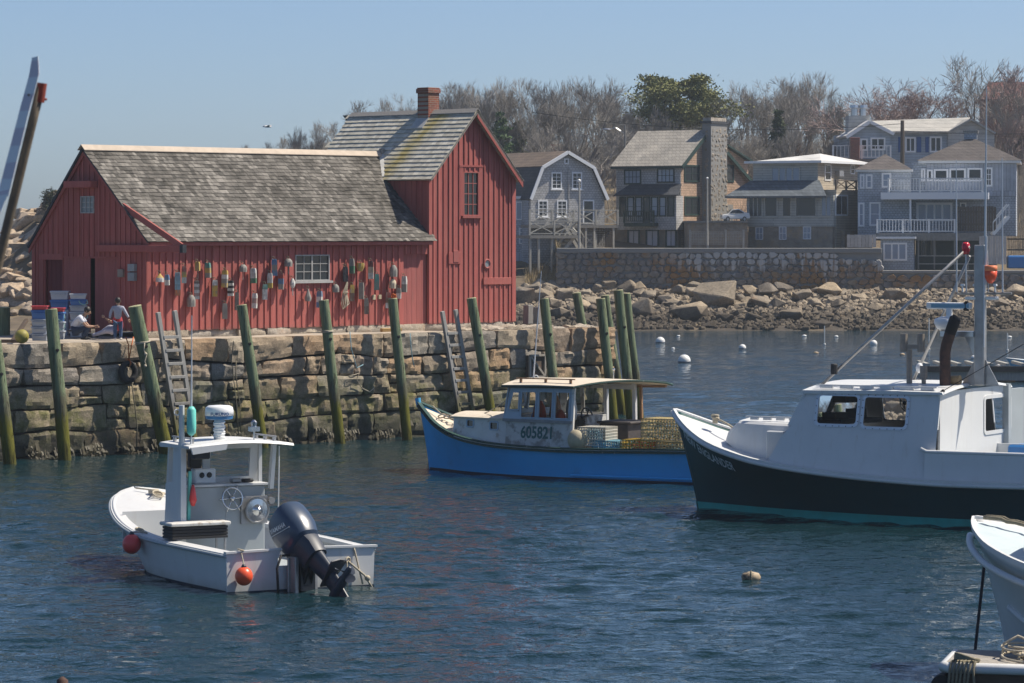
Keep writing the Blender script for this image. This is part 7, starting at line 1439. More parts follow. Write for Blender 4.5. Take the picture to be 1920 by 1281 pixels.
for a, b in (((1684, 257), (1694, 286)), ((1719, 257), (1727, 286)), ((1735, 257), (1741, 286))): r = H4.rf(a, b); H4.box('shutter', 'letter_blue', (r[0], -.06, r[2]), (r[1], -.005, r[3]))
r = H4.rf((1591, 217), (1631, 255), 1.0); H4.box('chimney_box', 'clap_white', (r[0], 1, r[2]), (r[1], 2.6, r[3])); mb = MB(); [mb.lathe([(0, .25), (.55, .25), (.6, .35), (.8, .33)], 8, (lerp(r[0], r[1], k), 1.8, r[3])) for k in (.35, .75)]; mb.build('flue', 'alloy', H4.root)
a = H4.F(1655, 298, -1.5); b = H4.F(1670, 298, -1.5); H4.rail((H4.F(1562, 297, -1.5).x, -1.5, a.z), (b.x, -1.5, a.z), .95, 'rail_white', .28); H4.box('deck', 'deck_grey', (H4.F(1562, 297, -1.5).x, -1.5, a.z-.2), (b.x, 0, a.z)); r = H4.rf((1595, 258), (1612, 298), -2.2); H4.box('brick_chimney', 'brick', (r[0], -2.2, r[2]-1), (r[1], -1.6, r[3]), .02)
# ---- grey balcony house
H5 = House('grey_balcony_house', 'blue-grey shingled house with white balconies and hipped roofs', at(1608, 500, 229.0), -radians(9)); hx = lambda px_, y=0.0: H5.F(px_, 400, y).x; hz = lambda py_, y=0.0, px_=1700: H5.F(px_, py_, y).z
H5.box('left_wing', 'shingle_blue', (0, 0, hz(443)), (hx(1708), 5, hz(321))); H5.box('wing_cornice', 'white_trim', (-.12, -.15, hz(322)), (hx(1708)+.1, 5.1, hz(318)))
def hip(x0, x1, y0, y1, z0, z1, mat, name='roof'):
    mb = MB(); cx_, cy_ = (x0+x1)/2, (y0+y1)/2; rl = max(0, (x1-x0)-(y1-y0))/2; Q = [V(x0, y0, z0), V(x1, y0, z0), V(x1, y1, z0), V(x0, y1, z0), V(cx_-rl, cy_, z1), V(cx_+rl+.01, cy_, z1)]; mb.add(Q, [(0, 1, 5, 4), (1, 2, 5), (2, 3, 4, 5), (3, 0, 4), (3, 2, 1, 0)]); return mb.build(name, mat, H5.root)
hip(-.2, hx(1710), -.25, 5.2, hz(318)+.003, hz(289, 2.5), 'roof_hip')
for a, b in (((1612, 327), (1621, 354)), ((1623, 327), (1636, 354)), ((1653, 324), (1671, 352)), ((1609, 380), (1621, 425)), ((1630, 379), (1651, 424))): H5.win(H5.rf(a, b), 1, 2, 'white_trim', 'pane_blue', fw=.12)
ym = .8; xl, xr = hx(1708, ym), hx(1905, ym); H5.box('main_wall', 'shingle_blue', (xl, ym, hz(443, ym, 1750)), (xr, 7, hz(304, ym, 1800))); H5.box('cornice', 'white_trim', (xl+.5, ym-.3, hz(306, ym, 1800)), (xr+.3, 7.2, hz(301, ym, 1800))); hip(xl+.4, xr+.4, ym-.4, 7.4, hz(301, ym, 1800)+.003, hz(257, 4, 1820), 'roof_hip'); H5.box('cupola', 'shingle_blue', (hx(1808, 4), 3.6, hz(258, 4, 1820)-.3), (hx(1832, 4), 4.4, hz(250, 4, 1820))); H5.box('cupola_roof', 'roof_light', (hx(1806, 4), 3.5, hz(250, 4, 1820)+.002), (hx(1834, 4), 4.5, hz(245, 4, 1820)))
H5.box('upper_boards', 'board_grey', (hx(1737, ym), ym-.06, hz(368, ym, 1850)), (xr+.02, ym-.005, hz(307, ym, 1800)))
for a, b, n_ in (((1727, 316), (1735, 340), 1), ((1738, 318), (1749, 340), 1), ((1751, 317), (1778, 340), 1), ((1780, 316), (1811, 340), 1), ((1814, 315), (1842, 340), 1), ((1847, 314), (1861, 350), 2)): H5.win(H5.rf(a, b, ym-.06), n_, 1 if n_ == 1 else 3, 'white_trim', 'pane_dark', y=ym-.06, fw=.12)
H5.win(H5.rf((1718, 380), (1786, 415), ym), 4, 1, 'white_trim', 'pane_blue', y=ym, fw=.15, mw=.12, name='french_door'); H5.win(H5.rf((1800, 380), (1812, 396), ym), 1, 1, y=ym)
bx0, bx1 = hx(1666, -1.6), hx(1842, -1.6); z1_ = hz(361, -1.6, 1750); H5.box('balcony', 'white_trim', (bx0-.5, -1.8, z1_-.45), (bx1+.4, ym, z1_)); H5.rail((bx0, -1.7, z1_), (bx1, -1.7, z1_), .92, 'rail_white', .2); H5.rail((bx0, -1.65, z1_), (bx0, ym-.2, z1_), .92, 'rail_white', .25)
cx0, cx1 = hx(1645, -2.2), hx(1790, -2.2); z2_ = hz(437, -2.2, 1720); H5.box('balcony', 'deck_grey', (cx0-.1, -2.4, z2_-.5), (cx1+2.0, ym, z2_)); H5.rail((cx0, -2.3, z2_), (cx1, -2.3, z2_), .86, 'rail_white', .2); H5.rail((cx0, -2.25, z2_), (cx0, -.1, z2_), .86, 'rail_white', .25); mb = MB(); p = H5.F(1707, 400, -1.6); mb.bar((p.x, -1.6, z2_), (p.x, -1.6, z1_-.45), .12, .12, (1, 0, 0)); mb.build('porch_post', 'white_trim', H5.root)
r = H5.rf((1651, 448), (1713, 503), -3.0); H5.box('bay', 'shingle_blue', (r[0], -3, r[2]-.3), (r[1], -.5, r[3])); H5.box('bay_roof', 'white_trim', (r[0]-.3, -3.25, r[3]+.002), (r[1]+.15, -.5, r[3]+.14)); H5.win(H5.rf((1656, 455), (1701, 489), -3), 3, 1, 'white_trim', 'pane_blue', y=-3.0, fw=.12, mw=.1)
H5.box('lower_wall', 'green_trim', (r[1]+.02, -.4, hz(505, -.4, 1750)-.6), (hx(1850, -.4), -.2, z2_-.5))
for px_ in (1722, 1752, 1790, 1815): p = H5.F(px_, 470, -2.2); mb = MB(); mb.bar((p.x, -2.2, hz(505, -2.2)), (p.x, -2.2, z2_-.5), .1, .1, (1, 0, 0)); mb.build('under_post', 'deck_grey', H5.root)
for a, b in (((1727, 450), (1737, 480)), ((1745, 450), (1755, 480))): H5.win(H5.rf(a, b, -.4), 1, 1, 'deck_grey', 'pane_dark', y=-.4, fw=.06)
a, b = H5.F(1722, 480, -2.25), H5.F(1838, 480, -2.25)
for py_ in (480, 495): z_ = hz(py_, -2.25, 1780); mb = MB(); mb.bar((a.x, -2.25, z_), (b.x, -2.25, z_), .03, .05); mb.build('porch_rail', 'rail_pale', H5.root)
# yard screens and stairs at the right
def plank_fence(name, label, a, b, Y, n_, mat, cat='fence', gap=.01):
    pa = at(a[0], b[1], Y); pb = at(b[0], b[1], Y); h = (b[1]-a[1])/F_PX*Y; o = empty(name, pa); tag(o, label, cat); L_ = pb.x-pa.x
    for k in range(n_): mb = MB(); mb.box((L_*k/n_+gap, 0, 0), (L_*(k+1)/n_-gap, .04, h*random.Random(label+str(k)).uniform(.97, 1.0))); mb.build('plank', mat, o)
    for f_ in (.25, .75): mb = MB(); mb.box((0, .042, h*f_), (L_, .1, h*f_+.1)); mb.build('crosspiece', mat, o)
    return o
plank_fence('plank_screen', 'brown plank screen fence right of the white balconies', (1793, 387), (1868, 434), 226.5, 15, 'fence_brown'); plank_fence('pale_screen', 'low weathered white screen below the tan house corner', (1588, 440), (1643, 464), 225.5, 8, 'fence_pale'); plank_fence('white_fence', 'tall pale board fence behind the dark boat mast', (1836, 442), (1887, 496), 225.2, 10, 'fence_pale'); plank_fence('lattice_screen', 'dark lattice screen by the right edge of the photo', (1889, 440), (1935, 480), 225.6, 14, 'fence_brown', gap=.05)
st = empty('white_stairs', at(1862, 440, 226)); tag(st, 'white outdoor stairs climbing beside the brown plank screen', 'stairs'); e_ = at(1892, 406, 226)-st.location; top_ = at(1903, 404, 226)-st.location
for yy in (0, 1.0): mb = MB(); mb.bar((0, yy, 0), (e_.x, yy, e_.z), .06, .2, (0, 0, 1)); mb.bar((0, yy, .8), (e_.x, yy, e_.z+.8), .05, .08, (0, 0, 1)); mb.build('stringer', 'rail_white', st)
for k in range(7): mb = MB(); mb.box((e_.x*k/7, 0, e_.z*k/7), (e_.x*(k+1)/7, 1, e_.z*k/7+.05)); mb.build('tread', 'rail_white', st)
for k in range(6): mb = MB(); x_ = e_.x*k/5; mb.bar((x_, 0, e_.z*k/5), (x_, 0, e_.z*k/5+.8), .04, .04, (1, 0, 0)); mb.build('baluster', 'rail_white', st)
o = empty('blue_tarp_bin', at(1900, 492, 225)); tag(o, 'blue tarpaulin-covered bin at the right edge above the sea wall', 'bin'); mb = MB(); rings = [[V(x*s_, y*s_*.8+.6, z) for x, y in ((-.3, -.5), (1.2, -.5), (1.2, .5), (-.3, .5))] for s_, z in ((1, -.4), (1.05, .3), (1.0, .38), (.85, .44))]; mb.loft(rings, True, True); mb.build('cover', 'blue_tub', o, bevel=.05)
# ---- brick house on the hill, lamp and poles
H6 = House('brick_hill_house', 'dark red roof of a house among bare trees on the hilltop', at(1845, 215, 286), radians(-4)); r = H6.rf((1845, 185), (1950, 230)); H6.box('wall', 'brick', (0, 0, -4), (r[1], 6, r[3])); siding('roof_red', (.20, .085, .075), (.16, .07, .06), .2, .3); p = H6.F(1868, 157, 3); H6.roof([V(-.3, -.4, r[3]-.2), V(r[1]+1, -.4, r[3]-.2), V(r[1]+1, 3, p.z), V(.6, 3, p.z)], .15, 'roof_red'); H6.roof([V(-.3, 6.4, r[3]-.2), V(r[1]+1, 6.4, r[3]-.2), V(r[1]+1, 3, p.z), V(.6, 3, p.z)], .15, 'roof_red'); c_ = H6.rf((1890, 147), (1903, 165), 3); H6.box('chimney', 'brick', (c_[0], 2.7, c_[2]-.5), (c_[1], 3.3, c_[3]), .03)
o = empty('street_lamp', at(1172, 300, 246)); tag(o, 'tall street lamp left of the stone chimney house roof', 'street lamp'); b_ = o.location; mb = MB(); mb.tube([(0, 0, -2), (0, 0, at(1172, 235, 246).z-b_.z)], [.1, .06], 8); mb.build('pole', 'deck_grey', o); a1 = at(1170, 250, 246)-b_; a2 = at(1140, 243, 246)-b_; mb = MB(); mb.tube([a1, a1.lerp(a2, .5)+V(0, 0, .25), a2], .035, 6); mb.build('arm', 'alloy', o); mb = MB(); mb.ball(a2+V(-.1, 0, 0), .18, 10, 6, (1.8, .8, .5)); mb.build('lamp_head', 'alloy', o)
for px_, top, Yp, lab in ((1692, 226, 243, 'dark utility pole before the pale blue house'),):
    o = empty('utility_pole', at(px_, 305, Yp)); tag(o, lab, 'pole'); b_ = o.location; mb = MB(); mb.tube([(0, 0, -2), (0, 0, at(px_, top, Yp).z-b_.z)], [.17, .13], 8); mb.build('post', 'fence_brown', o); hz_ = at(px_, 232, Yp).z-b_.z; mb = MB(); mb.tube(sag((0, 0, hz_), (-26, 6, hz_+1), .8), .022, 4); mb.tube(sag((0, 0, hz_-.5), (22, 4, hz_+.5), .6), .022, 4); mb.build('wires', 'black_matt', o)
# flag pole by the chimney
o = empty('flag_pole', at(1326, 460, 227.5)); tag(o, 'slim grey pole standing before the stone chimney', 'flag pole'); mb = MB(); mb.tube([(0, 0, 0), (0, 0, at(1326, 336, 227.5).z-o.location.z)], [.08, .05], 8); mb.build('pole', 'rail_pale', o); mb = MB(); mb.ball((0, 0, at(1326, 336, 227.5).z-o.location.z+.06), .08, 8, 6); mb.build('finial', 'rail_white', o)

# ------------------------------------------------------------------ trees
def bark(name, c): pm(name, c, tuple(x*.7 for x in c), .9, 6, rnd=.18, bump=0)
bark('bark', (.24, .205, .18)); bark('twig', (.31, .285, .255)); bark('twig_red', (.34, .255, .235)); bark('twig_olive', (.20, .165, .10))
def bare_tree(seed, levels=5, up=.35, spread=.62, droop=0.0, trunk_n=1):
    """returns (trunk mesh data, twig mesh data) of a leafless tree about 1 unit tall"""
    rg = random.Random(seed); TB, TW = MB(), MB()
    def grow(p, d, L, r, lv):
        n = 3 if lv < 3 else 2; pts = [p]; rr = [r]; q = p.copy(); dd = d.copy()
        for i in range(n):
            dd = (dd+Vector((rg.gauss(0, .16), rg.gauss(0, .16), rg.gauss(0, .10)+up*.16))).normalized(); q = q+dd*(L/n); pts.append(q.copy()); rr.append(r*(1-.42*(i+1)/n))
        (TB if lv < 2 else TW).tube(pts, rr, 6 if lv < 2 else 3, caps=False)
        if lv >= levels: return
        k = (3, 4, 4, 4, 4, 3)[min(lv, 5)]
        for i in range(k):
            s_ = rg.uniform(.42, 1.0) if i < k-1 else 1.0; ii = min(n-1, int(s_*n-1e-6)); t_ = s_*n-ii; b = pts[ii].lerp(pts[ii+1], t_); br = rr[ii]*(1-t_)+rr[ii+1]*t_
            a = rg.uniform(0, 2*pi); e = dd.orthogonal().normalized(); g_ = dd.cross(e); sd_ = spread*rg.uniform(.6, 1.25)*(1.0 if i < k-1 else .4); nd = (dd+(e*cos(a)+g_*sin(a))*sd_+Vector((0, 0, up*.35-droop*lv*.1))).normalized(); grow(b, nd, L*rg.uniform(.55, .82), max(.0016, br*.62), lv+1)
    for k in range(trunk_n): grow(Vector((.05*k*cos(k*2), .05*k*sin(k*2), 0)), Vector((rg.uniform(-.12, .12)+.2*(k > 0)*cos(k*2), rg.uniform(-.12, .12)+.2*(k > 0)*sin(k*2), 1)).normalized(), .33, .022, 0)
    zm = max(v_[2] for v_ in TW.v); 
    for B in (TB, TW): B.v = [(x/zm, y/zm, z/zm) for x, y, z in B.v]
    return TB.mesh('trunk', 'bark', fix=False), TW
TREES = []
for k in range(7):
    a, tw = bare_tree(k+1, 5, (.35, .5, .25, .4, .55, .3, .2)[k], (.62, .5, .75, .6, .48, .7, .85)[k], 0, (1, 2, 1, 2, 3, 1, 1)[k]); me = tw.mesh('crown', 'twig', fix=False); TREES.append((a, me))
    if k in (2, 5, 6): me2 = me.copy(); me2.materials.clear(); me2.materials.append(M['twig_red']); TREES.append((a, me2))
RED_T = [i for i, (a, m_) in enumerate(TREES) if m_.materials[0] == M['twig_red']]; GREY_T = [i for i in range(len(TREES)) if i not in RED_T]
rg = random.Random(31)
def tree(px_, top, Y, wid=1.0, kind=None, label=None, group='bare trees on the hillside'):
    X = (px_-CX)/F_PX*Y; zg = land(X, Y)-.3; h = max(1.5, CAM_H-(top-HY)/F_PX*Y-zg); a, m_ = TREES[kind if kind is not None else rg.choice(GREY_T)]
    r = empty('bare_tree', (X, Y, zg), rg.uniform(0, 6.28)); tag(r, label or 'leafless grey-brown tree in the wood on the hill', 'tree', group); w = h*wid*rg.uniform(.85, 1.1)
    for nm, me in (('trunk', a), ('crown', me_ if False else m_)): inst(nm, me, r, sc=(w, w, h))
SKY = [(470, 274), (500, 266), (530, 255), (562, 238), (592, 226), (625, 228), (655, 214), (690, 190), (720, 180), (752, 176), (850, 158), (880, 152), (915, 150), (945, 146), (975, 148), (1005, 150), (1035, 150), (1062, 146), (1090, 143), (1122, 141), (1150, 158), (1180, 166), (1385, 158), (1405, 152), (1430, 152), (1460, 146), (1490, 140), (1522, 136), (1552, 150), (1580, 175)]
MARKS = [(470, 'at the left end of the wood'), (520, 'low over the long shed ridge'), (565, 'over the long shed ridge, left of the tower'), (605, 'just left of the tower roof eave'), (645, 'over the left end of the tower ridge'), (690, 'above the left part of the tower ridge'), (735, 'above the tower ridge, left of the brick chimney'), (775, 'behind the brick chimney of the shed'), (825, 'just right of the shed chimney'), (865, 'above the tower gable peak'), (905, 'right of the tower gable peak'), (945, 'above the green conifer by the tower'), (985, 'above the brown roof behind the gambrel house'), (1025, 'left of the gambrel house peak'), (1065, 'above the gambrel house peak'), (1100, 'right of the gambrel house'), (1135, 'beside the street lamp'), (1175, 'left of the broad pine'), (1215, 'under the left side of the broad pine'), (1260, 'behind the shingle roof, under the pine'), (1310, 'behind the stone chimney'), (1355, 'under the right side of the broad pine'), (1395, 'right of the broad pine'), (1430, 'above the white flat roof, left part'), (1465, 'by the narrow dark conifer'), (1500, 'right of the narrow dark conifer'), (1540, 'further right of the dark conifer'), (1580, 'left of the white chimney box')]
def where(x_): return min(MARKS, key=lambda m_: abs(m_[0]-x_))[1]
for x_, y_ in SKY: tree(x_+rg.uniform(-6, 6), y_-4, rg.uniform(278, 292), .95, label='bare skyline tree '+where(x_))
for x_ in range(480, 1600, 22):
    y_ = interp(SKY, x_)+rg.uniform(14, 50); tree(x_+rg.uniform(-9, 9), y_, rg.uniform(262, 277), 1.05, label='bare mid-height tree '+where(x_))
for x_ in range(1000, 1600, 26): tree(x_+rg.uniform(-9, 9), rg.uniform(225, 262), rg.uniform(251, 260), 1.1, label='low bare tree '+where(x_))
for x_, y_, l_ in ((1625, 160, 'above the white chimney box'), (1668, 142, 'over the left gable of the pale blue house'), (1645, 180, 'low over the left gable of the pale blue house'), (1700, 160, 'above the dark utility pole'), (1745, 142, 'tallest over the pale blue house ridge'), (1770, 160, 'over the middle of the pale blue roof'), (1722, 175, 'low just right of the utility pole'), (1795, 165, 'over the right gable of the pale blue house')): tree(x_, y_, rg.uniform(266, 276), 1.35, rg.choice(RED_T), 'reddish-budded spreading tree '+l_, 'red-budded trees')
tree(1838, 92, 270, 1.15, 6 if 6 in GREY_T else GREY_T[-1], 'tallest bare tree, above the dark boat mast on the right', None)
for x_, y_, l_ in ((1880, 118, 'tall, just right of the tallest tree'), (1905, 135, 'before the dark red hilltop roof'), (1925, 115, 'cut off by the right edge, tall'), (1862, 150, 'below the crown of the tallest tree'), (1890, 190, 'below the dark red roof'), (1915, 200, 'cut off by the right edge, low'), (1870, 215, 'low behind the hipped roof end'), (1900, 230, 'lowest, above the right end of the hipped roof')): tree(x_, y_, rg.uniform(262, 272), 1.2, rg.choice(RED_T+GREY_T[:2]), 'bare right-hand tree '+l_, 'right-edge bare trees')
# evergreens
t = NT('needles'); oi = t.n('ShaderNodeVertexColor', layer_name='Col'); t.col(oi.outputs[0]); t.set(Roughness=.7, Specular_IOR_Level=.2)
def evergreen(name, label, px_, top, Y, wpx, kind, tone, n=3400, seed=1):
    X = (px_-CX)/F_PX*Y; zg = land(X, Y)-.3; zt = CAM_H-(top-HY)/F_PX*Y; h = zt-zg; w = wpx/2/F_PX*Y; rg = random.Random(seed); r = empty(name, (X, Y, zg)); tag(r, label, 'tree')
    tb = MB(); nb = MB(); tb.tube([(0, 0, 0), (.1, 0, h*.5), (0, .05, h*.92)], [.22, .14, .04], 7); tips = []
    for k in range(46 if kind == 'pine' else 60):
        f = rg.random(); z = h*(lerp(.42, .93, f) if kind == 'pine' else lerp(.12, .97, f)); ext = (w*(1-.80*max(0, f-.2)**.9)*rg.uniform(.45, 1.05)) if kind == 'pine' else w*(1-f)*rg.uniform(.7, 1.05)+.1
        a = rg.uniform(0, 2*pi); e = Vector((cos(a)*ext, sin(a)*ext*.8, ext*(.22 if kind == 'pine' else -.1))); b = Vector((0, 0, z)); tb.tube([b, b+e*.5, b+e+V(0, 0, .05*ext)], [.05, .035, .012], 4)
        for j in range(3 if kind == 'pine' else 3): tips.append((b+e*rg.uniform(.45, 1.02), ext*(.26 if kind == 'pine' else .3)+.12))
    for _ in range(n):
        c, s_ = rg.choice(tips); d = Vector((rg.gauss(0, 1), rg.gauss(0, 1), rg.gauss(0, .42)))*s_*.55; p = c+d; L_ = rg.uniform(.13, .28); q = Vector((rg.gauss(0, 1), rg.gauss(0, 1), rg.gauss(.35, .7))).normalized(); e = q.orthogonal().normalized(); e = (e*cos(_)+q.cross(e)*sin(_))*L_*.30
        k_ = rg.uniform(.6, 1.35); nb.add([p-e, p+e, p+q*L_+e*.4, p+q*L_-e*.4], [(0, 1, 2, 3)], tuple(x*k_ for x in tone))
    tb.build('trunk', 'bark', r); nb.build('crown', 'needles', r)
evergreen('pine_tree', 'broad green pine rising above the stone chimney house', 1272, 136, 268, 262, 'pine', (.20, .205, .075), 20000, 3)
evergreen('dark_conifer', 'narrow dark conifer between the two middle houses', 1458, 205, 256, 60, 'fir', (.07, .09, .045), 3000, 4); evergreen('green_conifer', 'green conifer just right of the shed tower roof', 938, 208, 262, 74, 'fir', (.085, .14, .055), 3600, 5); evergreen('small_conifer', 'small green conifer beside the one by the shed tower', 972, 225, 264, 50, 'fir', (.12, .14, .07), 2200, 6); evergreen('rust_conifer', 'small rust-brown conifer right of the dark narrow one', 1495, 268, 253, 26, 'fir', (.17, .085, .03), 900, 7)
# undergrowth: one uncountable mass of brush on the slope
mb = MB(); rg = random.Random(17)
for k in range(1150):
    Y = rg.uniform(233 if k % 9 == 0 else 240, 292); px_ = (rg.uniform(1900, 2000) if k % 9 == 0 else rg.uniform(930, 1960)) if k % 4 else rg.uniform(470, 930); X = (px_-CX)/F_PX*Y
    if 238 < Y < 262 and 1580 < px_ < 1885: continue
    z = land(X, Y)-.1
    for j in range(16):
        h = rg.uniform(.7, 2.3); a = rg.uniform(0, 6.28); d = rg.uniform(.1, .7); b = V(X+rg.gauss(0, .6), Y+rg.gauss(0, .6), z); m_ = b+V(cos(a)*d*.4, sin(a)*d*.4, h*.55); e = b+V(cos(a)*d*1.2, sin(a)*d*1.2, h); r_ = rg.uniform(.010, .02); mb.tube([b, m_, e], [r_, r_*.8, r_*.4], 3, caps=False)
        a2 = a+rg.uniform(-1.5, 1.5); mb.tube([m_, m_+V(cos(a2)*.4, sin(a2)*.4, h*.35)], [r_*.7, r_*.3], 3, caps=False)
me = mb.mesh('undergrowth', 'twig', fix=False); stuff(inst('undergrowth', me))
# dry grass tufts at the wall end, shrub on the ledge
mb = MB()
for k in range(700):
    px_ = rg.uniform(985, 1050); Y = rg.uniform(224, 230); X = (px_-CX)/F_PX*Y; z = land(X, Y); a = rg.uniform(0, 6.28); h = rg.uniform(.3, .8); e = V(cos(a), sin(a), 0)*.02; b = V(X, Y, z); tp_ = b+V(cos(a+1)*.25, sin(a+1)*.25, h); mb.add([b-e, b+e, tp_], [(0, 1, 2)])
pm('dry_grass', (.40, .31, .17), (.30, .23, .12), .9, 3, rnd=0, bump=0); stuff(inst('dry_grass', mb.mesh('dry_grass', 'dry_grass', fix=False)))
mb = MB(); nb = MB(); c0 = at(80, 398, 221.5); r = empty('windswept_shrub', c0); tag(r, 'dark windswept shrub on top of the rocky ledge', 'shrub')
for k in range(16):
    a = rg.uniform(-.5, 1.2); L_ = rg.uniform(.5, 1.7); p1 = V(cos(a)*L_*.3+.1*rg.gauss(0, 1), rg.gauss(0, .3), L_*.5); p2 = V(L_*.75*rg.uniform(.2, 1), rg.gauss(0, .3), L_*.85); mb.tube([(rg.gauss(-.1, .3), 0, -.2), p1, p2], [.03, .02, .008], 4)
    for j in range(60): q = p1.lerp(p2, rg.uniform(.2, 1.05))+V(rg.gauss(0, .16), rg.gauss(0, .16), rg.gauss(0, .12)-.1*(L_ < 1)); e = V(rg.gauss(0, 1), rg.gauss(0, 1), rg.gauss(0, .6)).normalized()*.09; f_ = V(rg.gauss(0, 1), rg.gauss(0, 1), rg.gauss(0, 1)).normalized()*.05; nb.add([q-e, q+f_, q+e, q-f_], [(0, 1, 2, 3)], (.035*rg.uniform(.6, 1.6), .045, .02))
mb.build('stems', 'bark', r); nb.build('crown', 'needles', r)

dup_l = {}
for o in list(COL.objects):
    if o.get('category') == 'tree' and o.parent is None: dup_l.setdefault(o['label'], []).append(o)
for lab, os_ in dup_l.items():
    if len(os_) == 2:
        for o, w_ in zip(sorted(os_, key=lambda q: q.location.x/q.location.y), ('left', 'right')): o['label'] = lab+', %s of two' % w_

# ------------------------------------------------------------------ people on the pier
pm('skin', (.42, .25, .17), (.38, .22, .15), .6, 8, rnd=0, bump=0); plain('hair_black', (.012, .010, .009), .55); pm('cloth_white', (.62, .64, .70), (.52, .54, .61), .85, 7, rnd=0, bump=.4, dist=.02); pm('cloth_grey', (.42, .43, .50), (.34, .35, .42), .85, 9, rnd=0, bump=.4, dist=.02); pm('cloth_pale', (.46, .45, .52), (.38, .37, .44), .85, 6, rnd=0, bump=.4, dist=.02); pm('denim', (.055, .10, .20), (.035, .07, .15), .85, 9, rnd=0, bump=.4, dist=.02); pm('denim_dark', (.03, .045, .085), (.02, .032, .06), .85, 9, rnd=0, bump=.4, dist=.02); pm('cloth_red', (.38, .04, .05), None, .85, rnd=0)
def skin_part(name, mat, parent, J, edges, root=0, sub=2):
    """one continuous body surface grown over joints J = [(point, rx, ry)]"""
    me = bpy.data.meshes.new(name); me.from_pydata([tuple(p) for p, *_ in J], edges, []); o = bpy.data.objects.new(name, me); COL.objects.link(o); o.parent = parent
    m_ = o.modifiers.new('skin', 'SKIN'); m_.use_smooth_shade = True; sv = me.skin_vertices[0].data if me.skin_vertices else None
    if sv is None: bm = bmesh.new(); bm.from_mesh(me); bm.verts.layers.skin.verify(); bm.to_mesh(me); bm.free(); sv = me.skin_vertices[0].data
    for i, (p, *r) in enumerate(J): sv[i].radius = (r[0], r[1] if len(r) > 1 else r[0]); sv[i].use_root = (i == root)
    s_ = o.modifiers.new('sub', 'SUBSURF'); s_.levels = sub; s_.render_levels = sub
    for m2 in mat if isinstance(mat, list) else [mat]: me.materials.append(M[m2])
    return o
def chain(n, start=0): return [(start+i, start+i+1) for i in range(n-1)]
def face(parent, c, fwd, r, hair_back=True):
    """hair cap, ears, nose, eyes on a head at c looking along fwd"""
    f = Vector(fwd).normalized(); s_ = f.cross(V(0, 0, 1)).normalized(); u = s_.cross(f)
    mb = MB(); mb.ball(c-f*r*.10+u*r*.20, r*1.04, 14, 10, (.92, .98, 1.0)); mb.build('hair', 'hair_black', parent, smooth=True)
    mb = MB(); mb.ball(c+f*r*.42-u*r*.28, r*.74, 12, 8, (.9, .86, 1.02)); [mb.ball(c+s_*r*.93*k-u*r*.15, r*.2, 8, 6, (.6, .6, 1)) for k in (-1, 1)]; mb.ball(c+f*r*1.12-u*r*.25, r*.14, 6, 5); mb.build('face', 'skin', parent, smooth=True)
    mb = MB(); [mb.ball(c+f*r*1.02+s_*r*.32*k-u*r*.02, r*.09, 6, 5) for k in (-1, 1)]; mb.ball(c+f*r*1.02-u*r*.62, r*.11, 6, 4, (1, 1, .4)); mb.build('eyes', 'hair_black', parent)
def hand(parent, w, d, s=1.0):
    d = Vector(d).normalized(); e = d.orthogonal().normalized(); mb = MB(); mb.ball(w+d*.04*s, .035*s, 8, 6, (1, .7, 1.2))
    for k in range(4): b = w+d*.065*s+e*(.018*(k-1.5))*s; L_ = (.055, .065, .06, .045)[k]*s; mb.tube([b, b+d*L_*.55, b+d*L_+V(0, 0, -.012*s)], [.009*s, .0085*s, .006*s], 5)
    b = w+d*.025*s+e*.035*s; mb.tube([b, b+d*.03*s+e*.02*s, b+d*.06*s+e*.022*s], [.011*s, .010*s, .007*s], 5); mb.build('hand', 'skin', parent, smooth=True)
def deck_at(px_, py_): p = ground(px_, py_, DECK); return p
# standing boy: back towards the viewer
b0 = deck_at(221, 637); boy = empty('person', b0, 0); tag(boy, 'person standing on the pier in grey long-sleeved top and jeans', 'person'); hgt = 80/F_PX*b0.y; k = hgt/1.28
sk_ = skin_part('body', 'cloth_grey', boy, [(V(0, 0, .60)*k, .12*k, .09*k), (V(0, 0, .76)*k, .115*k, .085*k), (V(0, 0, .93)*k, .13*k, .085*k), (V(0, 0, 1.02)*k, .06*k, .05*k), (V(-.15, 0, .96)*k, .058*k), (V(-.22, -.01, .80)*k, .048*k), (V(-.24, -.05, .64)*k, .034*k), (V(.15, 0, .96)*k, .058*k), (V(.24, -.03, .80)*k, .048*k), (V(.33, -.05, .66)*k, .034*k)], [(0, 1), (1, 2), (2, 3), (2, 4), (4, 5), (5, 6), (2, 7), (7, 8), (8, 9)])
skin_part('trousers', 'denim', boy, [(V(0, 0, .62)*k, .125*k, .10*k), (V(-.075, 0, .52)*k, .085*k), (V(-.085, .02, .30)*k, .06*k), (V(-.085, -.01, .06)*k, .052*k), (V(.075, 0, .52)*k, .085*k), (V(.085, .03, .30)*k, .06*k), (V(.085, 0, .06)*k, .052*k)], [(0, 1), (1, 2), (2, 3), (0, 4), (4, 5), (5, 6)])
skin_part('head', 'skin', boy, [(V(0, 0, 1.00)*k, .04*k), (V(0, .01, 1.07)*k, .045*k), (V(0, .02, 1.16)*k, .085*k, .09*k), (V(0, .02, 1.22)*k, .07*k, .075*k)], chain(4)); face(boy, V(0, .02, 1.16)*k, (.15, 1, -.05), .092*k)
for sx_, w_ in ((-1, V(-.243, -.06, .60)*k), (1, V(.34, -.055, .62)*k)): hand(boy, w_, (sx_*.15, -.1, -1), .8*k)
for sx_ in (-1, 1): mb = MB(); mb.ball(V(.085*sx_, .03, .03)*k, .06*k, 10, 6, (.75, 1.6, .5)); mb.build('shoe', 'boat_white_old', boy, smooth=True)
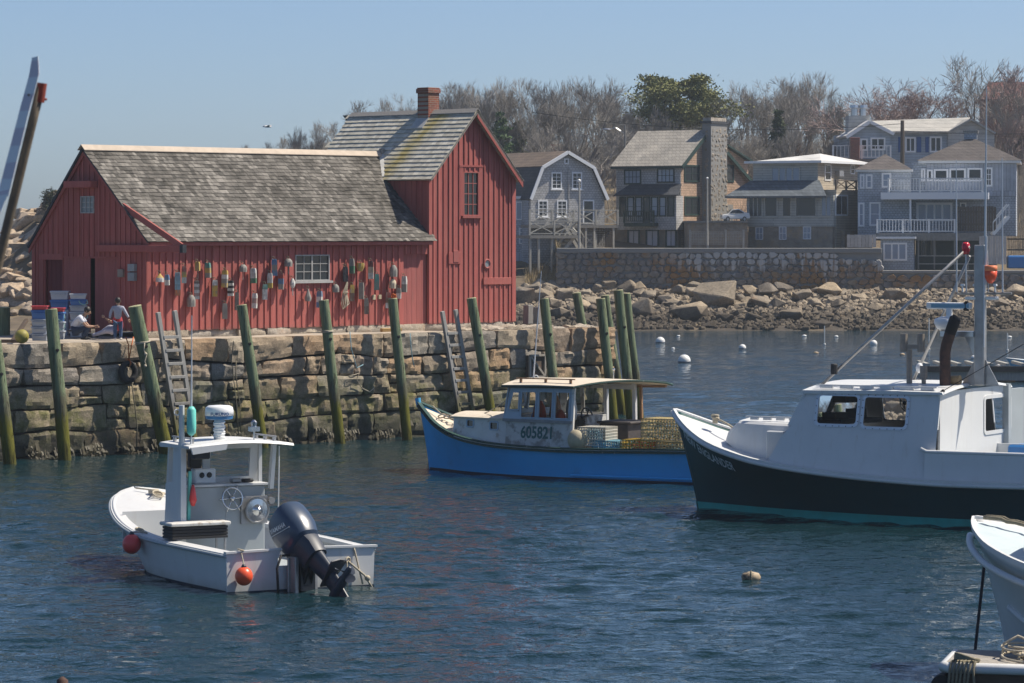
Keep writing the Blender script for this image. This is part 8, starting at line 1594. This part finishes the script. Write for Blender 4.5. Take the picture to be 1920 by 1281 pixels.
# crouching man in white, facing right
c0 = deck_at(148, 637); man = empty('person', c0, 0); tag(man, 'person crouching in a white T-shirt and dark jeans by the totes', 'person'); k = 1.0
skin_part('body', 'cloth_white', man, [(V(-.14, 0, .26), .15, .13), (V(-.10, 0, .42), .15, .13), (V(.0, 0, .56), .16, .14), (V(.10, 0, .64), .10, .09), (V(.06, -.18, .58), .075), (V(.16, -.22, .46), .062), (V(.06, .18, .58), .075), (V(.16, .22, .46), .062)], [(0, 1), (1, 2), (2, 3), (2, 4), (4, 5), (2, 6), (6, 7)])
skin_part('forearms', 'skin', man, [(V(.14, -.22, .48), .045), (V(.24, -.20, .36), .038), (V(.42, -.12, .36), .028)], chain(3)); skin_part('forearms', 'skin', man, [(V(.14, .22, .48), .045), (V(.24, .20, .36), .038), (V(.42, .10, .36), .028)], chain(3))
for y_ in (-.11, .09): hand(man, V(.43, y_, .36), (1, .1, -.1), .95)
skin_part('trousers', 'denim_dark', man, [(V(-.18, 0, .20), .16, .14), (V(-.02, -.14, .26), .10), (V(.26, -.16, .34), .075), (V(.12, -.16, .07), .06), (V(-.02, .14, .26), .10), (V(.26, .16, .34), .075), (V(.12, .16, .07), .06)], [(0, 1), (1, 2), (2, 3), (0, 4), (4, 5), (5, 6)])
for y_ in (-.16, .16): mb = MB(); mb.ball((.18, y_, .035), .06, 10, 6, (2.1, .8, .6)); mb.build('shoe', 'rubber', man, smooth=True)
skin_part('head', 'skin', man, [(V(.10, 0, .62), .055), (V(.17, 0, .70), .055), (V(.23, 0, .78), .09, .085), (V(.25, 0, .83), .075, .07)], chain(4)); face(man, V(.23, 0, .79), (1, -.1, -.45), .098); mb = MB(); mb.torus((-.16, 0, .245), .15, .018, (0, 0, 1), 16, 5); mb.build('belt', 'fence_brown', man)
# seated person, legs stretched towards the left, behind the boy
s0 = deck_at(214, 634); s0.y += .45; sit = empty('person', s0, 0); tag(sit, 'person seated on the pier, pale trousers and red top, behind the boy', 'person')
skin_part('trousers', 'cloth_pale', sit, [(V(.05, 0, .12), .15, .12), (V(-.22, -.08, .20), .085), (V(-.46, -.09, .12), .062), (V(-.66, -.10, .06), .045), (V(-.18, .12, .30), .085), (V(-.36, .13, .18), .062), (V(-.52, .13, .07), .045)], [(0, 1), (1, 2), (2, 3), (0, 4), (4, 5), (5, 6)])
skin_part('body', 'cloth_red', sit, [(V(.08, 0, .16), .14, .12), (V(.12, 0, .40), .13, .11), (V(.10, 0, .58), .13, .10), (V(.08, 0, .66), .06, .05), (V(.0, -.17, .55), .055), (V(-.10, -.2, .42), .045)], [(0, 1), (1, 2), (2, 3), (2, 4), (4, 5)]); skin_part('forearm', 'skin', sit, [(V(-.08, -.2, .44), .04), (V(-.18, -.2, .48), .033), (V(-.28, -.18, .55), .026)], chain(3)); hand(sit, V(-.29, -.18, .56), (-.7, 0, .6), .9)
skin_part('head', 'skin', sit, [(V(.08, 0, .64), .045), (V(.06, 0, .72), .05), (V(.04, 0, .82), .085), (V(.04, 0, .88), .07)], chain(4)); face(sit, V(.04, 0, .82), (-1, -.2, -.1), .095)
for x_, y_ in ((-.70, -.10), (-.56, .13)): mb = MB(); mb.ball((x_, y_, .05), .05, 10, 6, (1.4, .8, 1)); mb.build('shoe', 'rubber', sit, smooth=True)
# ------------------------------------------------------------------ fish totes
plain('tote_blue', (.045, .14, .38), .5); pm('tote_grey', (.33, .37, .43), (.29, .33, .39), .6, 4, rnd=.06); plain('tote_red', (.45, .05, .06), .5); plain('tote_pale', (.42, .46, .52), .5)
def tote(loc, rz, w, d, h, mat, label, lid=False, loop=False):
    r = empty('fish_tote', loc, rz); tag(r, label, 'tote', 'fish totes stacked by the shed'); mb = MB(); rings = []
    for z, e in ((0, -.03), (h*.80, -.005), (h*.80+.001, .012), (h-.01, .015), (h, .0)): rings.append([V(-w/2-e, -d/2-e, z), V(w/2+e, -d/2-e, z), V(w/2+e, d/2+e, z), V(-w/2-e, d/2+e, z)])
    mb.loft(rings, True, True); mb.build('shell', mat, r, bevel=.008)
    for i in range(3): mb = MB(); x = lerp(-w/2+.12, w/2-.12, i/2); mb.box((x-.04, -d/2-.035, h*.58), (x+.04, -d/2+.0, h*.70)); mb.build('stacking_lug', mat, r)
    if loop: mb = MB(); mb.tube([(w/2-.2, -d/2-.02, h*.8), (w/2-.16, -d/2-.06, h*.3), (w/2-.05, -d/2-.07, h*.05), (w/2+.05, -d/2-.05, h*.35), (w/2+.02, -d/2-.02, h*.8)], .014, 5); mb.build('rope_handle', 'teal_rope', r) if 'teal_rope' in M else (pm('teal_rope', (.25, .45, .42), None, .8), mb.build('rope_handle', 'teal_rope', r))
    return r
def stack(px_, py_, off, wpx, hs, specs, rz):
    p = deck_at(px_, py_)+V(0, off, 0); w = wpx/F_PX*p.y; z = DECK
    for (hpx, m_, lab, lp) in specs: h = hpx/F_PX*p.y; tote(V(p.x, p.y, z), rz, w, w*.62, h-.006, m_, lab, loop=lp); z += h
stack(75, 639, 0.0, 30, 0, [(14, 'tote_grey', 'grey fish tote at the foot of the left stack', False), (13, 'tote_grey', 'grey fish tote second from the bottom of the left stack', False), (14, 'tote_grey', 'grey fish tote under the blue one, left stack', False), (17, 'tote_blue', 'blue fish tote below the red rim, left stack', False), (8, 'tote_red', 'shallow red tote topping the left stack', False)], radians(-4))
stack(108, 637, .15, 24, 0, [(17, 'tote_grey', 'grey fish tote at the foot of the stack behind the piling', False), (17, 'tote_grey', 'grey fish tote second up behind the piling', True), (18, 'tote_blue', 'blue fish tote third up behind the piling', True), (8, 'tote_red', 'red-topped tote right of the piling', False)], radians(-8))
stack(104, 632, 1.0, 34, 0, [(50, 'tote_grey', 'tall plain grey bin, partly hidden behind the stacks', False), (18, 'tote_blue', 'blue tote near the top of the rear stack', False), (17, 'tote_pale', 'pale grey tote topping the rear stack', False)], radians(-3))
stack(139, 634, .9, 31, 0, [(16, 'tote_grey', 'grey fish tote at the foot of the right rear stack', False), (16, 'tote_grey', 'grey fish tote second up, right rear stack', False), (16, 'tote_grey', 'grey fish tote third up with rope loop, right rear stack', True), (12, 'tote_grey', 'grey fish tote fourth up, right rear stack', False), (11, 'tote_blue', 'thin blue tote under the top of the right rear stack', True), (11, 'tote_pale', 'pale grey tote topping the right rear stack', False)], radians(3))
p = deck_at(41, 644); r_ = 13.5/F_PX*p.y; mb = MB(); mb.ball((0, 0, r_*.96), r_, 18, 12); o = mb.build('float_ball', 'ball_yellow', None, smooth=True) if 'ball_yellow' in M else (pm('ball_yellow', (.30, .26, .05), (.23, .20, .05), .6, 5), mb.build('float_ball', 'ball_yellow', None, smooth=True))[1]; o.location = p; tag(o, 'large yellow float ball on the deck left of the totes', 'float')
p = deck_at(23, 643); o = empty('leaning_timber', p); tag(o, 'dark timber leaning behind the yellow float ball', 'timber'); q = at(50, 600, p.y+.8)-p; mb = MB(); mb.bar((0, 0, .03), q, .09, .09); mb.build('beam', 'weathered_dark', o); mb = MB(); mb.box((-.35, -.1, .0), (.25, .1, .09)); mb.build('foot_board', 'weathered_dark', o)
p = PIER.world((quay_t(733, -.25), .25, DECK+.03)); mb = MB(); mb.box((-.32, -.08, 0), (.32, .08, .10)); o = mb.build('yellow_timber', 'fresh_wood', None, bevel=.01) if 'fresh_wood' in M else (pm('fresh_wood', (.48, .29, .10), (.40, .24, .09), .8, 5, (1, 6, 6)), mb.build('yellow_timber', 'fresh_wood', None, bevel=.01))[1]; o.location = p; o.rotation_euler = (0, 0, U_ANG-.3); tag(o, 'short yellow timber on the quay edge below the right door', 'timber')
# ------------------------------------------------------------------ tyre, ropes and odds on the quay face
def on_quay(px_, py_, off=.12): tt, p, z = quay_pt(px_, py_, off); return tt, z
tt, z = on_quay(238, 698); o = empty('tyre_fender', PIER.world((tt, -.17, z)), U_ANG); tag(o, 'black tyre hung on the quay wall left of the roped piling', 'tyre'); mb = MB(); mb.torus((0, 0, 0), .235, .085, (0, 1, 0), 32, 10); mb.build('tread', 'rubber', o, smooth=True); mb = MB(); mb.tube([(0, -.03, .3), (-.04, -.06, .75), (-.10, -.02, .95)], .016, 5); mb.tube([(0, -.03, .3), (.07, -.05, .7), (.17, -.02, .95)], .016, 5); mb.torus((0, -.02, .24), .09, .02, (1, 0, 0), 12, 5); mb.build('hanging_rope', 'rope_orange', o, smooth=True)
mb = MB(); mb.tube([(.10, -.02, -.25), (.18, -.04, -.8), (.28, -.04, -1.4), (.26, -.04, -2.1)], .018, 5); mb.tube([(.02, -.04, -.25), (.0, -.05, -.9)], .012, 5); mb.build('trailing_rope', 'rope_old', o, smooth=True)
def hang(px_, pts, mat, label, name='hanging_rope', r=.014):
    tt, z0 = on_quay(px_, pts[0][1]); o = empty(name, PIER.world((tt, -.12, z0)), U_ANG); tag(o, label, 'rope'); q = []
    for x_, y_ in pts: t2, z2 = on_quay(x_, y_); q.append(V(t2-tt, -.02, z2-z0))
    mb = MB(); mb.tube(q, r, 5); mb.build('line', mat, o, smooth=True)
hang(655, [(655, 622), (658, 655), (668, 690), (680, 684)], 'rope_blue', 'pale blue line hanging left of the fifth piling, below the shed'); hang(768, [(768, 625), (770, 655), (773, 676), (776, 688)], 'rope_blue', 'short pale blue line right of the piling by the shed door'); hang(652, [(652, 705), (663, 703), (672, 700), (668, 712), (678, 728), (692, 735), (700, 728)], 'rope', 'loose tan rope looped on the quay face below the window'); hang(437, [(437, 640), (433, 676), (436, 700), (443, 760), (446, 815)], 'rope_old', 'old weedy rope beside the piling behind the radar'); hang(344, [(344, 645), (342, 670), (345, 690)], 'rope_old', 'short dark line beside the first ladder'); hang(442, [(442, 676), (441, 700), (449, 760), (451, 815)], 'rope_old', 'second weedy rope next to the piling behind the radar')
tt, z = on_quay(1003, 685); o = empty('wooden_bracket_box', PIER.world((tt, -.2, z)), U_ANG); tag(o, 'grey wooden box frame fixed to the quay behind the blue boat', 'box'); mb = MB(); [mb.bar(a, b, .06, .06) for a, b in (((-.3, 0, -.35), (.35, 0, -.35)), ((-.3, 0, .3), (.35, 0, .3)), ((-.3, 0, .3), (.35, 0, -.35)))]; [mb.bar((x, 0, -.35), (x, 0, .3), .06, .06, (1, 0, 0)) for x in (-.3, .35)]; mb.build('frame', 'weathered', o); mb = MB(); mb.box((-.3, .03, -.35), (.35, .18, .3)); mb.build('backing', 'weathered_dark', o)
# ------------------------------------------------------------------ moorings, gulls, far float
pm('ball_white', (.72, .72, .70), (.66, .66, .64), .5, 4, rnd=.03, bump=0); plain('navy_band', (.02, .03, .06), .5); pm('moor_tan', (.45, .33, .20), (.20, .14, .09), .7, 9, rnd=0)
def ball(px_, py_, wpx, label, mat='ball_white', stripe=True, mast=0, sq=1.0):
    p = ground(px_, py_); r = wpx/2/F_PX*p.y; o = empty('mooring_buoy', p); tag(o, label, 'buoy', 'mooring buoys in the harbour'); mb = MB(); mb.ball((0, 0, r*.35*sq), r, 16, 10, (1, 1, sq)); mb.build('float', mat, o, smooth=True)
    if stripe: mb = MB(); mb.lathe([(r*.10, r*1.012), (r*.28, r*1.016)], 18); mb.build('band', 'navy_band', o, smooth=True)
    if mast: mb = MB(); mb.tube([(0, 0, 0), (0, 0, mast)], .03, 5); mb.build('stick', 'ball_white', o)
    mb = MB(); mb.lathe([(r*1.2*sq, .05), (r*1.5*sq, .03)], 6); mb.build('eye', 'steel', o)
ball(1283, 681, 24, 'largest white mooring ball with a navy band, right of the pier end'); ball(1238, 644, 18, 'white mooring ball beyond the largest one, to its left'); ball(1392, 655, 14, 'banded white mooring ball midway to the dark boat stay'); ball(1182, 633, 12, 'white mooring ball half hidden by the corner piling', stripe=False); ball(1638, 647, 14, 'white mooring ball just left of the twin rod holder', stripe=False); ball(1826, 674, 12, 'white mooring ball at the foot of the dark boat mast')
for x_, y_, w_, m_, lab in ((1272, 631, 7, 'ball_white', 'tiny white float near the far shore above the mooring balls'), (1262, 654, 7, 'ball_white', 'tiny white float between the two nearest mooring balls'), (1508, 631, 9, 'ball_white', 'small white float near the shore left of the stay'), (1568, 632, 8, 'ball_white', 'small white float near the shore right of the stay'), (1530, 663, 10, 'moor_tan', 'small tan float beside the long stay'), (1692, 666, 10, 'moor_tan', 'small orange-tan float left of the rod holder'), (1893, 633, 9, 'ball_white', 'small white float near the shore at the far right')): ball(x_, y_, w_, lab, m_, False, 0, .55)
for x_, y_, h_, lab in ((1546, 647, 1.0, 'stick buoy standing left of the long stay'), (1742, 656, 1.6, 'stick buoy seen behind the exhaust stack'), (1889, 658, .9, 'stick buoy near the right edge')): ball(x_, y_, 5, lab, 'ball_white', True, h_)
p = ground(1408, 1090); o = empty('mooring_buoy', p); tag(o, 'weathered tan and black mooring buoy alone in the foreground water', 'buoy', 'mooring buoys in the harbour'); r = 17/F_PX*p.y; mb = MB(); mb.tube([(-r*1.0, 0, r*.25), (-r*.8, 0, r*.30), (0, 0, r*.38), (r*.75, 0, r*.30), (r*1.0, 0, r*.2)], [r*.3, r*.62, r*.75, r*.62, r*.3], 14); mb.build('float', 'moor_worn', o, smooth=True) if 'moor_worn' in M else (pm('moor_worn', (.52, .42, .29), (.30, .22, .14), .7, 6, rnd=0, dirt=(.05, .04, .035), dscale=7, damt=(.5, .6)), mb.build('float', 'moor_worn', o, smooth=True)); mb = MB(); mb.torus((0, 0, r*.38), r*.76, .012, (1, 0, 0), 18, 5); mb.build('lashing', 'rope_old', o)
fd = empty('far_float', ground(1735, 716)); tag(fd, 'grey floating jetty beyond the dark boat with gulls on it', 'dock'); Y_ = fd.location.y; L_ = 240/F_PX*Y_; mb = MB(); mb.box((0, 0, .05), (L_, 3.0, .45)); mb.build('pontoon', 'weathered', fd); mb = MB(); mb.box((-.1, -.12, .40), (L_, -.02, .62)); mb.build('edge_beam', 'weathered_dark', fd)
for k in range(8): mb = MB(); mb.box((L_*k/8, -.1, .63), (L_*k/8+.16, 2.9, .74)); mb.build('crosspiece', 'rail_pale', fd)
def gull(px_, py_, Y, label, rz):
    o = empty('gull', at(px_, py_, Y), rz); tag(o, label, 'gull'); mb = MB(); mb.tube([(-.28, 0, .16), (-.12, 0, .17), (.05, 0, .19), (.16, 0, .22), (.21, 0, .29), (.25, 0, .32), (.30, 0, .31), (.36, 0, .30)], [.015, .06, .085, .07, .045, .05, .035, .008], 10); mb.build('body', 'gull_white', o, smooth=True)
    for s_ in (-1, 1): mb = MB(); mb.tube([(.12, .07*s_, .22), (-.05, .085*s_, .22), (-.34, .03*s_, .20)], [.03, .05, .006], 8); mb.build('wing', 'gull_grey', o, smooth=True); mb = MB(); mb.tube([(.0, .03*s_, .12), (.0, .03*s_, 0)], .008, 5); mb.build('leg', 'moor_tan', o)
plain('gull_white', (.72, .72, .71), .7); plain('gull_grey', (.36, .37, .39), .7)
zf_ = fd.location.z; gull(1742, 707, Y_+.6, 'gull standing at the left end of the far jetty', 2.9); gull(1759, 703, Y_+1.0, 'second gull on the far jetty, facing right', .3); gull(1884, 700, Y_+1.0, 'gull sitting right of the dark boat mast', 3.0)
b_ = at(501, 238, 130); o = empty('flying_gull', b_, .4); tag(o, 'gull in flight high above the long shed roof', 'gull'); mb = MB(); mb.tube([(-.16, 0, 0), (-.05, 0, .01), (.08, 0, .01), (.18, 0, 0)], [.01, .04, .04, .008], 8); mb.build('body', 'gull_white', o, smooth=True)
for s_ in (-1, 1): mb = MB(); mb.loft([[V(.06, .03*s_, .02), V(-.06, .03*s_, .02)], [V(.09, .25*s_, .07), V(-.03, .25*s_, .06)], [V(.0, .5*s_, .02), V(-.02, .5*s_, .02)]]); mb.build('wing', 'gull_grey', o, solid=.01)
sb = empty('small_blue_boat', ground(1905, 706)); tag(sb, 'small pale blue boat at the right edge beside the far jetty', 'boat'); hsb = Hull(4.0, [(0, .02), (.15, .5), (.4, .8), (1, .75)], [(0, .75), (.3, .6), (1, .5)], [(0, 0), (.3, .5), (1, .65)], .4, -.3, 1.1); plain('boat_skyblue', (.20, .50, .72), .4); hsb.shell(sb, 'boat_skyblue', 16, 5); hsb.rail(sb, 'boat_white', 'gunwale', .03); hsb.deck(sb, 'boat_white', 'thwart_deck', 0, .35, .05)

# seaweed hanging at the foot of the quay
pm('weed', (.030, .024, .012), (.055, .045, .015), .6, 9, rnd=0, bump=0); mb = MB(); rg = random.Random(77)
for k in range(46):
    x = rg.uniform(T0, T1); n_ = rg.randint(8, 22); z0_ = rg.uniform(.05, .42)
    for j in range(n_):
        xx = x+rg.gauss(0, .22); zz = z0_+rg.uniform(-.08, .08); L_ = rg.uniform(.15, .45); w_ = rg.uniform(.012, .03); y_ = -.03-rg.random()*.05
        mb.add([(xx-w_, y_, zz), (xx+w_, y_, zz), (xx+w_*1.3+rg.gauss(0, .03), y_-.07, zz-L_*.5), (xx-w_*1.3, y_-.07, zz-L_*.5), (xx+rg.gauss(0, .05), y_-.04, zz-L_)], [(0, 1, 2, 3), (3, 2, 4)])
me = mb.mesh('seaweed', 'weed', fix=False); o = inst('seaweed', me, None, PIER.o, (0, 0, U_ANG)); stuff(o)

# ------------------------------------------------------------------ thin sea haze
HAZE = .00028
if HAZE:
    t = NT('haze'); t.t.nodes.remove(t.b); pv = t.n('ShaderNodeVolumePrincipled'); pv.inputs['Color'].default_value = (.78, .89, 1.0, 1); pv.inputs['Density'].default_value = HAZE; pv.inputs['Anisotropy'].default_value = .3; t.l(pv.outputs[0], t.out.inputs['Volume'])
    mb = MB(); mb.box((-330, -60, -6), (330, 860, 34)); stuff(mb.build('haze', 'haze'))
    SC.cycles.volume_bounces = 0
